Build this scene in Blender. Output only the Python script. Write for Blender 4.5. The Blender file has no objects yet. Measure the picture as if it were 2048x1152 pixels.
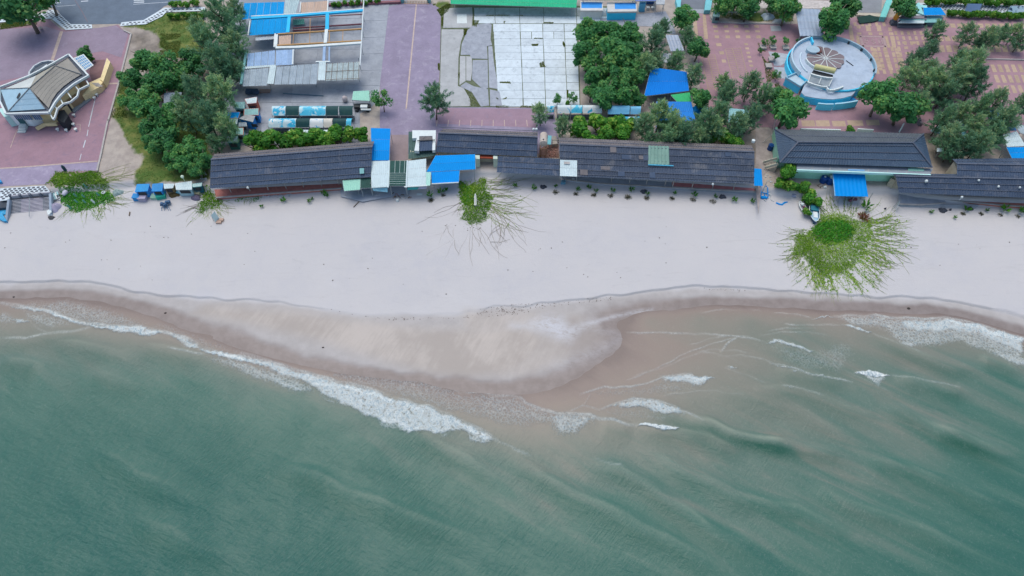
import bpy, bmesh, math, random
import numpy as np
from mathutils import Vector, Matrix

random.seed(7)
RNG = np.random.default_rng(7)
scene = bpy.context.scene
COL = scene.collection
R = math.radians

# ---------------------------------------------------------------- camera, light, exposure
CAM_H, PITCH, F = 105.0, R(56), 1365.0
cam_data = bpy.data.cameras.new('camera')
cam_data.sensor_width = 36
cam_data.lens = 36 * F / 2048
cam_data.clip_start, cam_data.clip_end = 1, 3000
cam = bpy.data.objects.new('camera', cam_data)
COL.objects.link(cam)
cam.location = (0, 0, CAM_H)
cam.rotation_euler = (R(90) - PITCH, 0, 0)
scene.camera = cam

SUN_EL, SUN_AZ = 70.0, -25.0            # sun beyond the land, a little to the left
world = bpy.data.worlds.new('World')
scene.world = world
world.use_nodes = True
wn = world.node_tree.nodes
sky = wn.new('ShaderNodeTexSky')
sky.sky_type = 'NISHITA'
sky.sun_disc = False
sky.sun_elevation = R(SUN_EL)
sky.sun_rotation = R(SUN_AZ)
sky.air_density, sky.dust_density, sky.ozone_density = 1.0, 2.5, 1.2
wn['Background'].inputs['Strength'].default_value = 0.13
world.node_tree.links.new(sky.outputs[0], wn['Background'].inputs['Color'])
sun_data = bpy.data.lights.new('sun', 'SUN')
sun_data.energy, sun_data.angle, sun_data.color = 1.0, R(50), (1.0, 0.95, 0.88)
sun = bpy.data.objects.new('sun', sun_data)
COL.objects.link(sun)
sun.rotation_euler = (R(90 - SUN_EL), 0, R(180 - SUN_AZ))
scene.view_settings.view_transform = 'Standard'
scene.view_settings.look = 'None'
scene.view_settings.gamma = 1
scene.view_settings.use_curve_mapping = False
scene.view_settings.exposure = 0.58

# ---------------------------------------------------------------- survey: photo readings -> metres
TILES = {0: (0, 0, 1), 1: (0, 0, 4.876), 2: (0, 220, 4.8), 3: (400, 0, 4.876), 4: (400, 220, 4.8), 5: (800, 0, 4.876),
         6: (800, 220, 4.8), 7: (1200, 0, 4.876), 8: (1200, 220, 4.8), 9: (1600, 0, 4.571), 10: (1600, 220, 4.571),
         11: (1500, 380, 5.0075), 12: (780, 340, 5.236), 13: (1560, 60, 6.581), 14: (0, 90, 6.226), 15: (1060, 255, 15.36),
         16: (1580, 330, 9.6), 17: (0, 330, 8.533), 18: (250, 350, 9.752), 19: (1330, 0, 5.851), 20: (1680, 0, 5.565),
         21: (530, 195, 8.904), 22: (445, 180, 9.6), 23: (1140, 0, 10.24), 24: (1850, 220, 10.343), 25: (730, 300, 8.533),
         26: (1100, 200, 10.24), 27: (1680, 50, 12.8), 30: (0, 540, 2.924), 31: (500, 560, 3.3875), 32: (960, 560, 3.6),
         33: (1400, 560, 3.16), 34: (0, 840, 2.0), 35: (1024, 840, 2.0)}
LZ = 2.6                                 # level of the built-up land above the sea


def to_px(t, X, Y):
    x0, y0, s = TILES[t]
    return x0 + X / s, y0 + Y / s


def P(px, py, z=LZ):
    """world point at height z that the survey reading px, py belongs to"""
    u, v = (px - 1024) / F, -(py - 576) / F
    a = R(90) - PITCH
    dy, dz = v * math.cos(a) + math.sin(a), v * math.sin(a) - math.cos(a)
    k = (z - CAM_H) / dz
    return Vector((u * k, dy * k, z))


def W(t, X, Y, z=LZ):
    return P(*to_px(t, X, Y), z)


def WL(t, pts, z=LZ):
    return [W(t, x, y, z) for x, y in pts]


def scale_at(p):
    """photo pixels per metre at a point"""
    d = p[1] * math.cos(PITCH) + (CAM_H - p[2]) * math.sin(PITCH)
    return F / d


# ---------------------------------------------------------------- materials
def lin(h):
    h = h.lstrip('#')
    c = [int(h[i:i + 2], 16) / 255 for i in (0, 2, 4)]
    return tuple(x / 12.92 if x <= .04045 else ((x + .055) / 1.055) ** 2.4 for x in c)


LIGHT = np.array((1.19, 1.21, 1.34))       # how bright and blue this daylight is: photo value / surface colour


def col(h, k=1.0):
    return tuple(float(x) for x in np.clip(np.array(lin(h)) / LIGHT * k, 0, .9))


class Nodes:
    def __init__(s, name):
        s.m = bpy.data.materials.new(name)
        s.m.use_nodes = True
        s.t = s.m.node_tree
        s.b = s.t.nodes['Principled BSDF']

    def n(s, typ, **kw):
        nd = s.t.nodes.new(typ)
        for k, v in kw.items():
            if hasattr(nd, k):
                setattr(nd, k, v)
            else:
                nd.inputs[k].default_value = v
        return nd

    def l(s, a, b):
        s.t.links.new(a, b)

    def mix(s, fac, a, b, mode='MIX'):
        nd = s.n('ShaderNodeMix', data_type='RGBA', blend_type=mode)
        for sock, v in ((nd.inputs[0], fac), (nd.inputs[6], a), (nd.inputs[7], b)):
            if hasattr(v, 'is_linked'):
                s.l(v, sock)
            else:
                sock.default_value = (*v, 1) if isinstance(v, tuple) and len(v) == 3 else v
        return nd.outputs[2]

    def math(s, op, a, b=0.0, clamp=False):
        nd = s.n('ShaderNodeMath', operation=op, use_clamp=clamp)
        for sock, v in zip(nd.inputs, (a, b)):
            if hasattr(v, 'is_linked'):
                s.l(v, sock)
            else:
                sock.default_value = v
        return nd.outputs[0]

    def ramp(s, x, a, b, c=0.0, d=1.0, smooth=True):
        nd = s.n('ShaderNodeMapRange', interpolation_type='SMOOTHSTEP' if smooth else 'LINEAR')
        for i, v in enumerate((x, a, b, c, d)):
            if hasattr(v, 'is_linked'):
                s.l(v, nd.inputs[i])
            else:
                nd.inputs[i].default_value = v
        return nd.outputs[0]

    def coord(s, kind='Object'):
        return s.n('ShaderNodeTexCoord').outputs[kind]

    def mapped(s, vec, scale=(1, 1, 1), rot=(0, 0, 0)):
        nd = s.n('ShaderNodeMapping', vector_type='TEXTURE')          # turned first, then stretched
        nd.inputs['Scale'].default_value = tuple(1 / x for x in scale)
        nd.inputs['Rotation'].default_value = rot
        s.l(vec, nd.inputs['Vector'])
        return nd.outputs[0]

    def noise(s, vec, scale, detail=4.0, rough=.55, dist=0.0):
        nd = s.n('ShaderNodeTexNoise')
        nd.inputs['Scale'].default_value = scale
        nd.inputs['Detail'].default_value = detail
        nd.inputs['Roughness'].default_value = rough
        nd.inputs['Distortion'].default_value = dist
        s.l(vec, nd.inputs['Vector'])
        return nd.outputs['Fac']

    def attr(s, name):
        return s.n('ShaderNodeAttribute', attribute_name=name).outputs['Fac']

    def bump(s, h, strength=.3, dist=.1):
        nd = s.n('ShaderNodeBump')
        nd.inputs['Strength'].default_value = strength
        nd.inputs['Distance'].default_value = dist
        s.l(h, nd.inputs['Height'])
        s.l(nd.outputs[0], s.b.inputs['Normal'])

    def done(s, color=None, rough=.8, spec=.3):
        if color is not None:
            if hasattr(color, 'is_linked'):
                s.l(color, s.b.inputs['Base Color'])
            else:
                s.b.inputs['Base Color'].default_value = (*color, 1)
        if hasattr(rough, 'is_linked'):
            s.l(rough, s.b.inputs['Roughness'])
        else:
            s.b.inputs['Roughness'].default_value = rough
        s.b.inputs['Specular IOR Level'].default_value = spec
        return s.m


MATS = {}


def mat(hexa, k=1.0, rough=.75, var=.16, scale=.5, dirt=None, dirt_amt=.35, spec=.25, bump=.15, obj_var=.06):
    """a weathered surface: uneven tone at two sizes, optional dirt blotches, fine relief; object_variation differs per object"""
    key = (hexa, k, rough, var, scale, dirt, dirt_amt, spec, bump, obj_var)
    if key in MATS:
        return MATS[key]
    N = Nodes('surface_' + hexa.lstrip('#'))
    geo = N.n('ShaderNodeNewGeometry').outputs['Position']
    c = col(hexa, k)
    n1 = N.noise(geo, scale, 5, .6)
    n2 = N.noise(geo, scale * 9, 3, .6)
    f = N.math('ADD', N.math('MULTIPLY', n1, .65), N.math('MULTIPLY', n2, .35))
    lo = tuple(x * (1 - var) for x in c)
    hi = tuple(min(.92, x * (1 + var)) for x in c)
    o = N.mix(N.ramp(f, .3, .7), lo, hi)
    if dirt:
        d = N.noise(geo, scale * 1.7, 6, .7, .6)
        o = N.mix(N.math('MULTIPLY', N.ramp(d, .5, .72), dirt_amt), o, col(dirt))
    rnd = N.n('ShaderNodeObjectInfo').outputs['Random']
    o = N.mix(1.0, o, N.mix(rnd, (1 - obj_var,) * 3, (1 + obj_var,) * 3), 'MULTIPLY')
    if bump:
        N.bump(n2, bump, .05)
    MATS[key] = N.done(o, rough, spec)
    return MATS[key]


# ---------------------------------------------------------------- mesh building
class MB:
    def __init__(s):
        s.v, s.f = [], []

    def face(s, pts):
        i = len(s.v)
        s.v += [tuple(p) for p in pts]
        s.f.append(tuple(range(i, i + len(pts))))
        return s

    def prism(s, pts, z0, z1):
        """upright prism over a polygon; z0, z1 absolute heights"""
        a = sum(p[0] * q[1] - q[0] * p[1] for p, q in zip(pts, list(pts[1:]) + [pts[0]]))
        if a < 0:
            pts = list(pts)[::-1]
        i, n = len(s.v), len(pts)
        s.v += [(p[0], p[1], z0) for p in pts] + [(p[0], p[1], z1) for p in pts]
        s.f.append(tuple(range(i + n, i + 2 * n)))
        s.f.append(tuple(range(i + n - 1, i - 1, -1)))
        for k in range(n):
            j = (k + 1) % n
            s.f.append((i + k, i + j, i + n + j, i + n + k))
        return s

    def slab(s, pts, th):
        """a sheet of thickness th below a (possibly tilted) polygon"""
        pts = [Vector(p) for p in pts]
        nrm = (pts[1] - pts[0]).cross(pts[2] - pts[0])
        if nrm.z < 0:
            pts = pts[::-1]
        i, n = len(s.v), len(pts)
        s.v += [tuple(p) for p in pts] + [(p.x, p.y, p.z - th) for p in pts]
        s.f.append(tuple(range(i, i + n)))
        s.f.append(tuple(range(i + 2 * n - 1, i + n - 1, -1)))
        for k in range(n):
            j = (k + 1) % n
            s.f.append((i + k, i + n + k, i + n + j, i + j))
        return s

    def box(s, c, sx, sy, sz, rz=0.0):
        """box standing on c (centre of its base)"""
        ca, sa = math.cos(rz), math.sin(rz)
        pts = [(c[0] + x * ca - y * sa, c[1] + x * sa + y * ca) for x, y in
               ((-sx / 2, -sy / 2), (sx / 2, -sy / 2), (sx / 2, sy / 2), (-sx / 2, sy / 2))]
        return s.prism(pts, c[2], c[2] + sz)

    def bar(s, p, q, w, h=None):
        p, q = Vector(p), Vector(q)
        h = h or w
        d = (q - p).normalized()
        up = Vector((0, 0, 1)) if abs(d.z) < .95 else Vector((0, 1, 0))
        a = d.cross(up).normalized() * w / 2
        b = a.cross(d).normalized() * h / 2
        i = len(s.v)
        for e in (p, q):
            s.v += [tuple(e + a + b), tuple(e - a + b), tuple(e - a - b), tuple(e + a - b)]
        s.f += [(i, i + 1, i + 2, i + 3), (i + 7, i + 6, i + 5, i + 4)]
        for k in range(4):
            j = (k + 1) % 4
            s.f.append((i + k, i + 4 + k, i + 4 + j, i + j))
        return s

    def tube(s, pts, radii, n=6, cap=True):
        pts = [Vector(p) for p in pts]
        rings = []
        for k, p in enumerate(pts):
            d = (pts[min(k + 1, len(pts) - 1)] - pts[max(k - 1, 0)]).normalized()
            up = Vector((0, 0, 1)) if abs(d.z) < .9 else Vector((1, 0, 0))
            a = d.cross(up).normalized()
            b = d.cross(a).normalized()
            r = radii[k] if hasattr(radii, '__len__') else radii
            i = len(s.v)
            s.v += [tuple(p + (a * math.cos(t) + b * math.sin(t)) * r) for t in [2 * math.pi * j / n for j in range(n)]]
            rings.append(i)
        for i, j in zip(rings, rings[1:]):
            for k in range(n):
                m = (k + 1) % n
                s.f.append((i + k, i + m, j + m, j + k))
        if cap:
            s.f.append(tuple(range(rings[0] + n - 1, rings[0] - 1, -1)))
            s.f.append(tuple(range(rings[-1], rings[-1] + n)))
        return s

    def disc(s, c, rx, ry, z0, z1, n=24, rz=0.0):
        pts = []
        for k in range(n):
            t = 2 * math.pi * k / n
            x, y = rx * math.cos(t), ry * math.sin(t)
            pts.append((c[0] + x * math.cos(rz) - y * math.sin(rz), c[1] + x * math.sin(rz) + y * math.cos(rz)))
        return s.prism(pts, z0, z1)

    def ball(s, c, rx, ry=None, rz=None, n=8, m=5):
        ry, rz = ry or rx, rz or rx
        i = len(s.v)
        for a in range(m + 1):
            th = math.pi * a / m
            for b in range(n):
                ph = 2 * math.pi * b / n
                s.v.append((c[0] + rx * math.sin(th) * math.cos(ph), c[1] + ry * math.sin(th) * math.sin(ph), c[2] + rz * math.cos(th)))
        for a in range(m):
            for b in range(n):
                d = (b + 1) % n
                s.f.append((i + a * n + b, i + (a + 1) * n + b, i + (a + 1) * n + d, i + a * n + d))
        return s

    def corrugated(s, A, B, C, D, per=.5, amp=.035, lift=0.0, th=0.0):
        """ribbed sheet A-B (upper edge) to D-C (lower edge), ribs run down the slope"""
        A, B, C, D = map(Vector, (A, B, C, D))
        n = int(max(4, min(900, (B - A).length / per * 4)))
        ph = (0, 1, 1, 0)
        i = len(s.v)
        for k in range(n + 1):
            t = k / n
            w = amp * (1 if ph[k % 4] else -1)
            a, d = A.lerp(B, t), D.lerp(C, t)
            s.v.append((a.x, a.y, a.z + w))
            s.v.append((d.x, d.y, d.z + w + lift))
        for k in range(n):
            j = i + 2 * k
            s.f.append((j, j + 1, j + 3, j + 2))
        return s

    def mesh(s, name, origin=(0, 0, 0), smooth=False):
        me = bpy.data.meshes.new(name)
        o = Vector(origin)
        me.from_pydata([(x - o[0], y - o[1], z - o[2]) for x, y, z in s.v], [], s.f)
        if smooth:
            me.polygons.foreach_set('use_smooth', [True] * len(me.polygons))
        me.update()
        return me


def root_of(o):
    while o.parent is not None:
        o = o.parent
    return o


def obj(name, mb, m, parent=None, smooth=False, kind=None):
    """link a builder's shape (world metres) as ONE mesh object; children share the origin of their thing"""
    org = root_of(parent).location if parent is not None else Vector((0, 0, 0))
    if parent is None and mb.v:
        a = np.array(mb.v)
        org = Vector((a[:, 0].mean(), a[:, 1].mean(), a[:, 2].min()))
    o = bpy.data.objects.new(name, mb.mesh(name, org, smooth))
    o.data.materials.append(m)
    COL.objects.link(o)
    if parent is not None:
        o.parent = parent
    else:
        o.location = org
    if kind:
        o['kind'] = kind
    return o


def tag(o, label, cat, group=None):
    o['label'], o['category'] = label, cat
    if group:
        o['group'] = group
    return o


def thing(name, label, cat, loc, group=None):
    o = bpy.data.objects.new(name, None)
    COL.objects.link(o)
    o.location = loc
    o.empty_display_size = .3
    return tag(o, label, cat, group)


def struct(name, mb, m, parent=None, smooth=False):
    o = obj(name, mb, m, parent, smooth)
    if parent is None:
        o['kind'] = 'structure'
    return o


ORD = ['first', 'second', 'third', 'fourth', 'fifth', 'sixth', 'seventh', 'eighth', 'ninth', 'tenth', 'eleventh', 'twelfth', 'thirteenth',
       'fourteenth', 'fifteenth', 'sixteenth', 'seventeenth', 'eighteenth', 'nineteenth', 'twentieth', 'twenty first', 'twenty second',
       'twenty third', 'twenty fourth', 'twenty fifth', 'twenty sixth', 'twenty seventh', 'twenty eighth']

# ---------------------------------------------------------------- terrain model
SCARP = [(-60, 565), (0, 564), (60, 564), (120, 562), (180, 563), (215, 570), (250, 578), (290, 585), (340, 591), (390, 595), (440, 597),
         (500, 600), (560, 605), (640, 616), (690, 626), (740, 630), (800, 629), (850, 628), (920, 627), (960, 620), (988, 611), (1060, 612), (1120, 602), (1200, 593),
         (1310, 580), (1380, 572), (1440, 573), (1500, 577), (1560, 579), (1640, 585), (1730, 592), (1830, 595), (1900, 600), (1960, 612),
         (2048, 632), (2110, 650)]
WETL = [(-60, 584), (0, 583), (60, 583), (130, 580), (180, 585), (240, 595), (330, 612), (400, 632), (480, 655), (560, 678), (640, 700),
        (720, 725), (800, 744), (880, 755), (960, 758), (1030, 752), (1080, 744), (1130, 730), (1180, 707), (1215, 690), (1225, 675),
        (1205, 655), (1190, 643), (1240, 626), (1300, 612), (1380, 602), (1450, 598), (1560, 600), (1700, 605), (1760, 610), (1850, 612),
        (1920, 620), (1990, 640), (2048, 655), (2110, 675)]
WATERL = [(-60, 604), (0, 604), (70, 602), (130, 604), (190, 612), (260, 628), (330, 648), (380, 668), (450, 694), (520, 715), (600, 735),
          (680, 750), (760, 757), (840, 764), (920, 783), (1000, 789), (1060, 790), (1110, 775), (1170, 745), (1230, 700), (1262, 668),
          (1215, 655), (1240, 643), (1300, 628), (1360, 620), (1450, 616), (1550, 623), (1640, 630), (1690, 629), (1750, 627), (1800, 633),
          (1870, 634), (1930, 643), (1980, 653), (2048, 676), (2110, 695)]
DEPTH = [(0, 640, -.3), (0, 700, -1.0), (100, 680, -.7), (100, 760, -1.7), (250, 690, -.7), (250, 740, -1.4), (400, 740, -1.3), (400, 800, -2.4), (600, 800, -1.5),
         (600, 880, -2.5), (800, 890, -1.6), (800, 960, -2.5), (950, 900, -.9), (950, 980, -2), (1050, 870, -.5), (1050, 930, -1), (1050, 1020, -1.8),
         (1150, 870, -.6), (1150, 950, -1.3), (1250, 870, -.75), (1250, 950, -1.25), (1400, 870, -1.0), (1400, 960, -1.2), (1550, 850, -1.0),
         (1550, 950, -1.3), (1700, 800, -1.0), (1700, 900, -1.25), (1850, 750, -1.1), (1850, 850, -1.5), (2000, 760, -1.6), (2000, 850, -2.1),
         (1100, 1100, -2.6), (0, 1100, -3), (500, 1100, -3.3), (1600, 1100, -2.3), (2040, 1100, -2.8), (0, 880, -2.6), (250, 900, -2.9),
         (1300, 645, -.35), (1400, 642, -.55), (1500, 648, -.7), (1600, 660, -.9), (1650, 700, -.9), (1750, 700, -.85), (1290, 688, -.08),
         (1350, 700, -.15), (1270, 725, -.08), (1170, 775, -.05), (1110, 800, -.04), (1200, 800, -.12), (1400, 700, -.28), (1450, 720, -.42),
         (1300, 770, -.25), (1500, 720, -.5), (1350, 800, -.5), (1250, 830, -.4), (1600, 740, -.8), (1000, 815, -.15), (900, 800, -.15),
         (800, 775, -.15), (700, 765, -.2), (600, 745, -.2), (450, 705, -.15), (1080, 835, -.25), (1900, 660, -.35), (2020, 700, -.5),
         (1000, 700, .42), (900, 690, .45), (1100, 690, .36), (800, 700, .42), (700, 680, .45), (1060, 730, .34), (1170, 680, .32), (1130, 650, .33),
         (1000, 640, .5), (600, 640, .5), (400, 612, .48), (1250, 612, .42),
         (200, 640, -.2), (120, 620, -.15), (300, 662, -.25)]
SANDZ = [(x, y, z) for x in range(-60, 2150, 160) for y, z in ((425, 1.35), (480, 1.15), (530, .95))]
LANDEDGE = [(-80, 400), (0, 398), (100, 388), (270, 372), (430, 383), (700, 370), (830, 372), (950, 352), (1100, 352), (1250, 362), (1400, 372), (1500, 380),
            (1560, 390), (1620, 396), (1660, 385), (1780, 385), (1830, 396), (1900, 404), (2048, 410), (2130, 412)]


def arr(pts, z=0.0):
    return np.array([P(x, y, z)[:2] for x, y in pts])


SC, WE, WA, LE = arr(SCARP, .6), arr(WETL, .3), arr(WATERL, 0), arr(LANDEDGE, 1.8)


def resample(poly, step):
    out = []
    for a, b in zip(poly[:-1], poly[1:]):
        n = max(1, int(np.hypot(*(b - a)) / step))
        out += [a + (b - a) * k / n for k in range(n)]
    return np.array(out + [poly[-1]])


_c = [(*p, .56) for p in resample(SC, 9)] + [(*p, .3) for p in resample(WE, 3.5)] + [(*p, 0.0) for p in resample(WA, 2.2)]
_c += [(*P(x, y, z)[:2], z) for x, y, z in DEPTH + SANDZ]
_c += [(x, y, -3.4) for x in (-160, -80, 0, 80, 160) for y in (5, -25)] + [(-150, 45, -2.5), (150, 45, -2.5), (-150, 95, 1.3), (150, 95, 1.3)]
_c = np.array(_c)
_K = -np.hypot(_c[:, None, 0] - _c[None, :, 0], _c[:, None, 1] - _c[None, :, 1]) + np.eye(len(_c)) * 1.2
_w = np.linalg.solve(np.block([[_K, np.ones((len(_c), 1))], [np.ones((1, len(_c))), np.zeros((1, 1))]]), np.append(_c[:, 2], 0))


def smooth(x, a, b):
    t = np.clip((x - a) / (b - a), 0, 1)
    return t * t * (3 - 2 * t)


def edge_y(poly, x):
    """y of a shoreline that runs left to right, at x"""
    o = np.argsort(poly[:, 0])
    return np.interp(x, poly[o, 0], poly[o, 1])


_wob = [(RNG.uniform(.15, 1.6), RNG.uniform(0, 6.3), RNG.uniform(.02, .16)) for _ in range(14)]


def height(x, y, water=False):
    x, y = np.asarray(x, float), np.asarray(y, float)
    z = np.empty(x.shape)
    fx, fy, fz = x.ravel(), y.ravel(), z.ravel()
    for s in range(0, len(fx), 20000):
        e = slice(s, s + 20000)
        fz[e] = -np.hypot(fx[e, None] - _c[None, :, 0], fy[e, None] - _c[None, :, 1]) @ _w[:-1] + _w[-1]
    z = fz.reshape(x.shape)
    z = np.where(y < 0, np.minimum(z, -3), z)
    wob = sum(a * np.sin(f * x + p) for f, p, a in _wob) * .8
    d = y - edge_y(SC, x) + wob * .6                                  # the little cliff the last high tide cut
    amt = 1 - smooth(np.abs(x + 12), 0, 55) * .0
    gap = np.exp(-((x + 20) / 26) ** 2) * .75                          # washed out in the middle
    z = z + (smooth(d, -.08, .08) - .5) * .34 * np.exp(-np.abs(d) / 6) * (1 - gap)
    t = smooth(y - edge_y(LE, x), -.2, .7)
    return z * (1 - t) + LZ * t


def GZ(x, y):
    return float(height(np.array([x]), np.array([y]))[0])


def PG(px, py):
    """world point on the terrain"""
    z = 1.2
    for _ in range(4):
        p = P(px, py, z)
        z = GZ(p.x, p.y)
    p = P(px, py, z)
    return p


def PGT(t, X, Y):
    return PG(*to_px(t, X, Y))


def dist_poly(x, y, poly, closed=False):
    """distance to a polyline, signed side (+ left of travel) and arc position 0..1"""
    best = np.full(x.shape, 1e9)
    side = np.zeros(x.shape)
    pos = np.zeros(x.shape)
    pts = list(poly) + ([poly[0]] if closed else [])
    L = [0]
    for a, b in zip(pts, pts[1:]):
        L.append(L[-1] + math.hypot(b[0] - a[0], b[1] - a[1]))
    for k, (a, b) in enumerate(zip(pts, pts[1:])):
        dx, dy = b[0] - a[0], b[1] - a[1]
        l2 = dx * dx + dy * dy + 1e-9
        t = np.clip(((x - a[0]) * dx + (y - a[1]) * dy) / l2, 0, 1)
        d = np.hypot(x - a[0] - t * dx, y - a[1] - t * dy)
        m = d < best
        best = np.where(m, d, best)
        side = np.where(m, np.sign(dx * (y - a[1]) - dy * (x - a[0])), side)
        pos = np.where(m, (L[k] + t * math.sqrt(l2)) / L[-1], pos)
    return best, side, pos


def inside(x, y, poly):
    r = np.zeros(x.shape, bool)
    j = len(poly) - 1
    for i in range(len(poly)):
        xi, yi, xj, yj = poly[i][0], poly[i][1], poly[j][0], poly[j][1]
        if yi != yj:
            r ^= ((yi > y) != (yj > y)) & (x < (xj - xi) * (y - yi) / (yj - yi) + xi)
        j = i
    return r


def soft(x, y, poly, edge):
    """1 inside a polygon, easing to 0 over +-edge metres round its outline"""
    poly = np.array([p[:2] for p in poly])
    out = np.zeros(x.shape)
    lo, hi = poly.min(0) - edge, poly.max(0) + edge
    m = (x > lo[0]) & (x < hi[0]) & (y > lo[1]) & (y < hi[1])
    if m.any():
        xs, ys = x[m], y[m]
        d = dist_poly(xs, ys, poly, True)[0]
        d = np.where(inside(xs, ys, poly), d, -d)
        out[m] = smooth(d, -edge, edge)
    return out


def vnoise(x, y, f, seed=0):
    """cheap smooth noise, about -1..1"""
    r = np.random.default_rng(seed)
    s = 0
    for k in range(7):
        a = r.uniform(0, 6.28)
        g = f * r.uniform(.6, 1.9)
        s = s + np.sin((x * math.cos(a) + y * math.sin(a)) * g + r.uniform(0, 6.28) + 1.3 * np.sin((y * math.cos(a) - x * math.sin(a)) * g * .7 + k))
    return s / 4.2


def axis(segs):
    out = []
    for a, b, st in segs:
        out.append(np.arange(a, b, st))
    return np.unique(np.round(np.concatenate(out), 4))


def grid_object(name, xs, ys, zfun, m, attrs, drop=None):
    X, Y = np.meshgrid(xs, ys)
    Z = zfun(X, Y)
    ny, nx = X.shape
    idx = np.arange(nx * ny).reshape(ny, nx)
    q = np.stack([idx[:-1, :-1], idx[:-1, 1:], idx[1:, 1:], idx[1:, :-1]], -1).reshape(-1, 4)
    if drop is not None:
        keep = ~drop(X, Y, Z).ravel()
        q = q[keep[q].any(1)]
    me = bpy.data.meshes.new(name)
    me.vertices.add(nx * ny)
    me.vertices.foreach_set('co', np.stack([X, Y, Z], -1).ravel().astype(np.float32))
    me.loops.add(q.size)
    me.loops.foreach_set('vertex_index', q.ravel().astype(np.int32))
    me.polygons.add(len(q))
    me.polygons.foreach_set('loop_start', np.arange(0, q.size, 4, dtype=np.int32))
    me.polygons.foreach_set('use_smooth', np.ones(len(q), bool))
    me.update(calc_edges=True)
    for k, fn in attrs.items():
        a = me.attributes.new(k, 'FLOAT', 'POINT')
        a.data.foreach_set('value', np.asarray(fn(X, Y), np.float32).ravel())
    me.materials.append(m)
    o = bpy.data.objects.new(name, me)
    COL.objects.link(o)
    o['kind'] = 'structure'
    return o


def poly_from(t, pts, z=0.0):
    return [tuple(W(t, x, y, z)[:2]) for x, y in pts]


# ---- ground material and sheet
GRASS = [(poly_from(1, [(1150, 250), (1440, 190), (1620, 110), (2000, 90), (2048, 520), (1900, 560), (1570, 560), (1560, 380), (1420, 290)], LZ), 1.2, .75),
         (poly_from(1, [(1560, 330), (1760, 330), (1760, 560), (1560, 560)], LZ), 1.5, .55),
         (poly_from(2, [(1080, 20), (1240, 0), (1700, 0), (2016, 60), (2016, 660), (1280, 720), (1290, 590), (1380, 520), (1350, 430), (1230, 330), (1200, 240)], LZ), 1.6, .85),
         (poly_from(1, [(0, 230), (350, 190), (360, 240), (0, 290)], LZ), .7, .7),
         (poly_from(1, [(1160, 780), (1260, 700), (1240, 1151), (1080, 1151)], LZ), 1.2, .6),
         (poly_from(7, [(1530, 400), (1600, 480), (1720, 740), (1780, 900), (1640, 900), (1600, 620)], LZ), .6, .8),
         (poly_from(19, [(620, 90), (1500, 100), (1500, 250), (1000, 250), (640, 210)], LZ), 1.0, .6),
         (poly_from(5, [(320, 40), (500, 40), (470, 110), (400, 160)], LZ), .8, .9)]
DIRT = [(poly_from(1, [(1250, 330), (1600, 300), (2048, 300), (2048, 700), (1280, 700)], LZ), 3, .7),
        (poly_from(2, [(1600, 0), (2016, 0), (2016, 520), (1750, 480), (1700, 250)], LZ), 2, .8),
        (poly_from(8, [(1000, 150), (1540, 200), (1560, 480), (1490, 560), (1000, 400)], LZ), 2, .7),
        (poly_from(10, [(750, 40), (1400, 60), (1440, 620), (1200, 560), (1120, 220), (800, 200)], LZ), 1.5, .8),
        (poly_from(3, [(-400, 400), (420, 820), (300, 1151), (-300, 1151)], LZ), 2, .8)]


def a_mix(items, k):
    def fn(X, Y):
        s = np.zeros(X.shape)
        n = vnoise(X, Y, .9, 3) * .25 + vnoise(X, Y, 2.4, 4) * .12
        for poly, e, d in items:
            s = np.maximum(s, soft(X, Y, poly, e) * d)
        return np.clip(s + n * (s > .02) * k, 0, 1)
    return fn


RESIDUE = [(poly_from(32, [(230, 330), (340, 320), (400, 285), (480, 258), (590, 275), (640, 340), (720, 330), (830, 300), (720, 350), (640, 430), (560, 420), (480, 380), (370, 350)], .35), .9, .95),
           (poly_from(32, [(470, 650), (560, 590), (720, 540), (840, 490), (960, 440), (1000, 400), (1040, 390), (960, 480), (830, 550), (700, 590), (560, 640)], .2), 1.0, .38),
           (poly_from(32, [(680, 325), (800, 300), (930, 265), (1110, 225), (1240, 208), (1200, 225), (1050, 250), (900, 290), (760, 345)], .1), .35, .75),
           (poly_from(32, [(800, 350), (900, 370), (1000, 378), (940, 392), (860, 380)], .1), .6, .35),
           (poly_from(30, [(1080, 150), (1230, 150), (1360, 160), (1300, 180), (1180, 178)], .45), .6, .5)]
SPIT = poly_from(31, [(-300, 170), (300, 215), (600, 262), (900, 300), (1200, 335), (1500, 330), (1900, 300), (2000, 420), (1900, 560), (1750, 640), (1450, 655), (1250, 640), (900, 545), (500, 420), (0, 300), (-400, 230)], .4)

SPIT_TIP = poly_from(32, [(-100, 230), (150, 240), (420, 230), (700, 250), (860, 310), (1060, 385), (960, 470), (800, 560), (600, 640), (300, 690), (-200, 700)], .35)


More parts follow.
